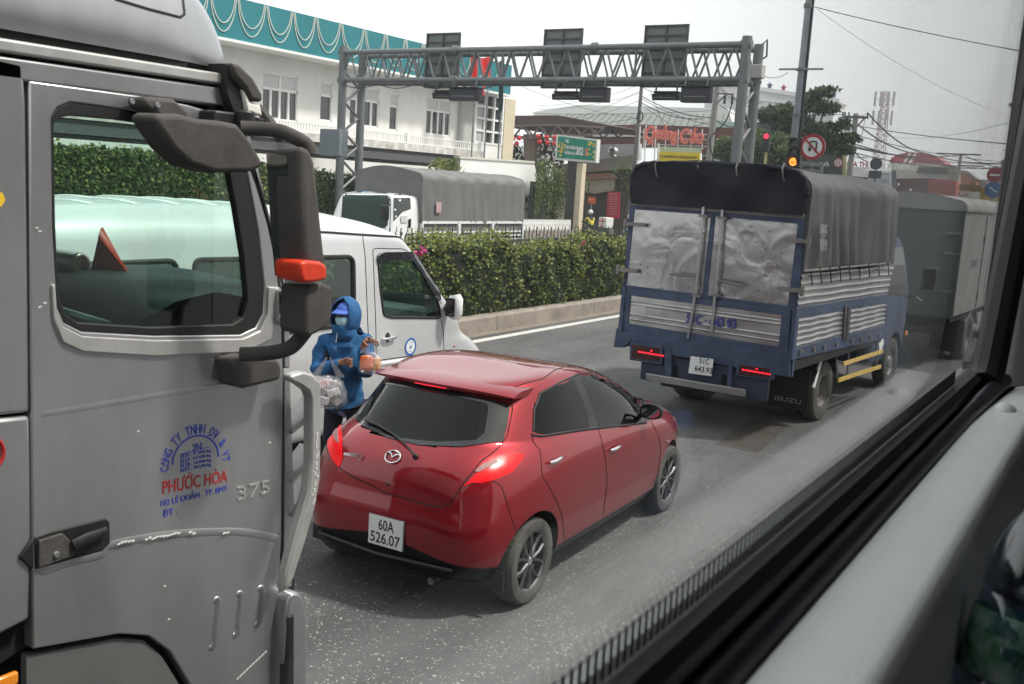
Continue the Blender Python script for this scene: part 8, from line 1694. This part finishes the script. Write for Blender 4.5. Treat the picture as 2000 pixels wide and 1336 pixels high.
# containers, yellow store, gable roof
def gbox(name, label, cat, Y, px, m, side=None, m2=None, kids=(), dep=2.5):
    o0 = GY(px[0][0], 440, Y); o0.z = 0; t = thing(name, label, cat, o0); o0 = Vector(t.location); yp(px, Y, m, 'front', t, dep, o0=o0)
    if side: yp(side, Y+.02, m2, 'side', t, dep, o0=o0)
    return t, o0
m_cr = mat('container_red', (.34, .06, .055), .65, vs=3, col2=(.40, .085, .07)); m_cm = mat('container_red_shaded', (.085, .025, .030), .7, vs=3, col2=(.12, .035, .04))  # one red container: its shaded end gets a darker copy of the colour
t, o0 = gbox('shipping_container', 'stacked red shipping container, its end coloured darker for shade', 'container', 86, [(1751, 349), (1814, 348), (1812, 400), (1750, 400)], m_cm, [(1814, 348), (1868, 353), (1866, 400), (1812, 400)], m_cr); b = B()
for i in range(9): x = 1818+i*5.6; b.tube(GY(x, 352+i*.4, 85.95)-o0, GY(x-1.5, 400, 85.95)-o0, .05, n=4)
obj('corrugation', b, m_cr, t, smooth=0); yp([(1777, 368), (1780, 368), (1781, 373), (1776, 373)], 85.9, m_wfr, 'decal', t, .02, o0=o0); yp([(1753, 357), (1757, 357), (1757, 363), (1753, 363)], 85.9, m_sgrey, 'decal', t, .02, o0=o0)
t, o0 = gbox('gabled_shed', 'orange-brown gabled shed roof between the container and the poles', 'building', 110, [(1868, 332), (1890, 336), (1905, 350), (1910, 370), (1868, 370)], mat('orange_tin', (.36, .17, .11), .7)); yp([(1866, 330), (1890, 334), (1910, 350), (1905, 352), (1888, 339), (1866, 336)], 109.9, mat('grey_tin', (.28, .29, .27), .7), 'roof_edge', t, 2.6, o0=o0); yp([(1868, 350), (1990, 352), (1990, 400), (1868, 400)], 112, mat('far_grey', (.36, .38, .37), .8, var=.2), 'yard_wall', t, .3, o0=o0)
t, o0 = gbox('yellow_store', 'ochre yellow store behind the signs at the right', 'building', 88, [(1866, 368), (1918, 367), (1967, 370), (1966, 420), (1866, 420)], mat('ochre_wall', (.40, .28, .05), .7, var=.08)); yp([(1866, 362), (1870, 360), (1915, 362), (1917, 372), (1866, 374)], 87.7, mat('dark_ochre', (.15, .12, .04), .8), 'awning', t, .6, o0=o0)
yp([(1868, 372), (1914, 375), (1912, 400), (1867, 398)], 87.4, mat('cream_board', (.60, .59, .50), .6), 'sign', t, .1, o0=o0); b = B(); b.path([GY(x, y, 87.2)-o0 for x, y in ((1873, 379), (1878, 384), (1884, 381), (1892, 379))], .05, 4); obj('sign_mark', b, m_ink, t, smooth=0); ytext('HẢI SẢN', mat('grey_text', (.25, .27, .30), .7), 1881, 388, 14/21, 4/21, 87.3, t, o0)
# no-entry and keep-right signs
for (x, y, R_, l_, cm) in ((1943, 342, 14.5, 'round red no-entry sign above the blue round sign', 'r'), (1940, 371, 15.5, 'round blue direction sign with white arrow under the no-entry sign', 'b')):
    Yz = 38.0; p = GY(x, y, Yz); s0 = 1960/((p-CO).dot(FW)); t = thing('road_sign', l_, 'road sign', p); r_ = R_/s0
    obj('disc', B().lathe([(0, -.01), (r_, -.01), (r_, .01), (0, .01)], ax='y', n=36), mat('no_entry_red', (.26, .035, .045), .55) if cm == 'r' else mat('arrow_blue', (.03, .10, .26), .55), t)
    if cm == 'r': obj('bar', B().box((0, -.015, 0), (r_*1.2, .01, r_*.22)), m_sgrey, t)
    else: b = B(); b.path([(-r_*.45, -.018, r_*.35), (r_*.1, -.018, -.02), (r_*.5, -.018, -r_*.25)], r_*.13, 4); obj('arrow', b, mat('pale_arrow', (.42, .46, .50), .6), t, smooth=0); obj('post', B().tube((0, .06, -p.z), (0, .06, r_*3), .045, n=8), m_steel, t)
# pole-like haze of the smoggy air
hz = B(); hz.mm((-190, -60, -1.3), (60, 260, 34)); ho = bpy.data.objects.new('haze', bpy.data.meshes.new('haze')); ho.data.from_pydata(hz.v, [], hz.f); COL.objects.link(ho); ho['kind'] = 'stuff'; ho['label'] = 'pale smoggy air filling the street'; ho['category'] = 'haze'
hm = bpy.data.materials.new('smog'); hm.use_nodes = True; N, L = nodes(hm); N.clear(); out = N.new('ShaderNodeOutputMaterial'); pv = N.new('ShaderNodeVolumePrincipled'); pv.inputs['Color'].default_value = (.86, .90, .93, 1); pv.inputs['Density'].default_value = .0010; pv.inputs['Anisotropy'].default_value = .2; L.new(pv.outputs[0], out.inputs['Volume']); ho.data.materials.append(hm)
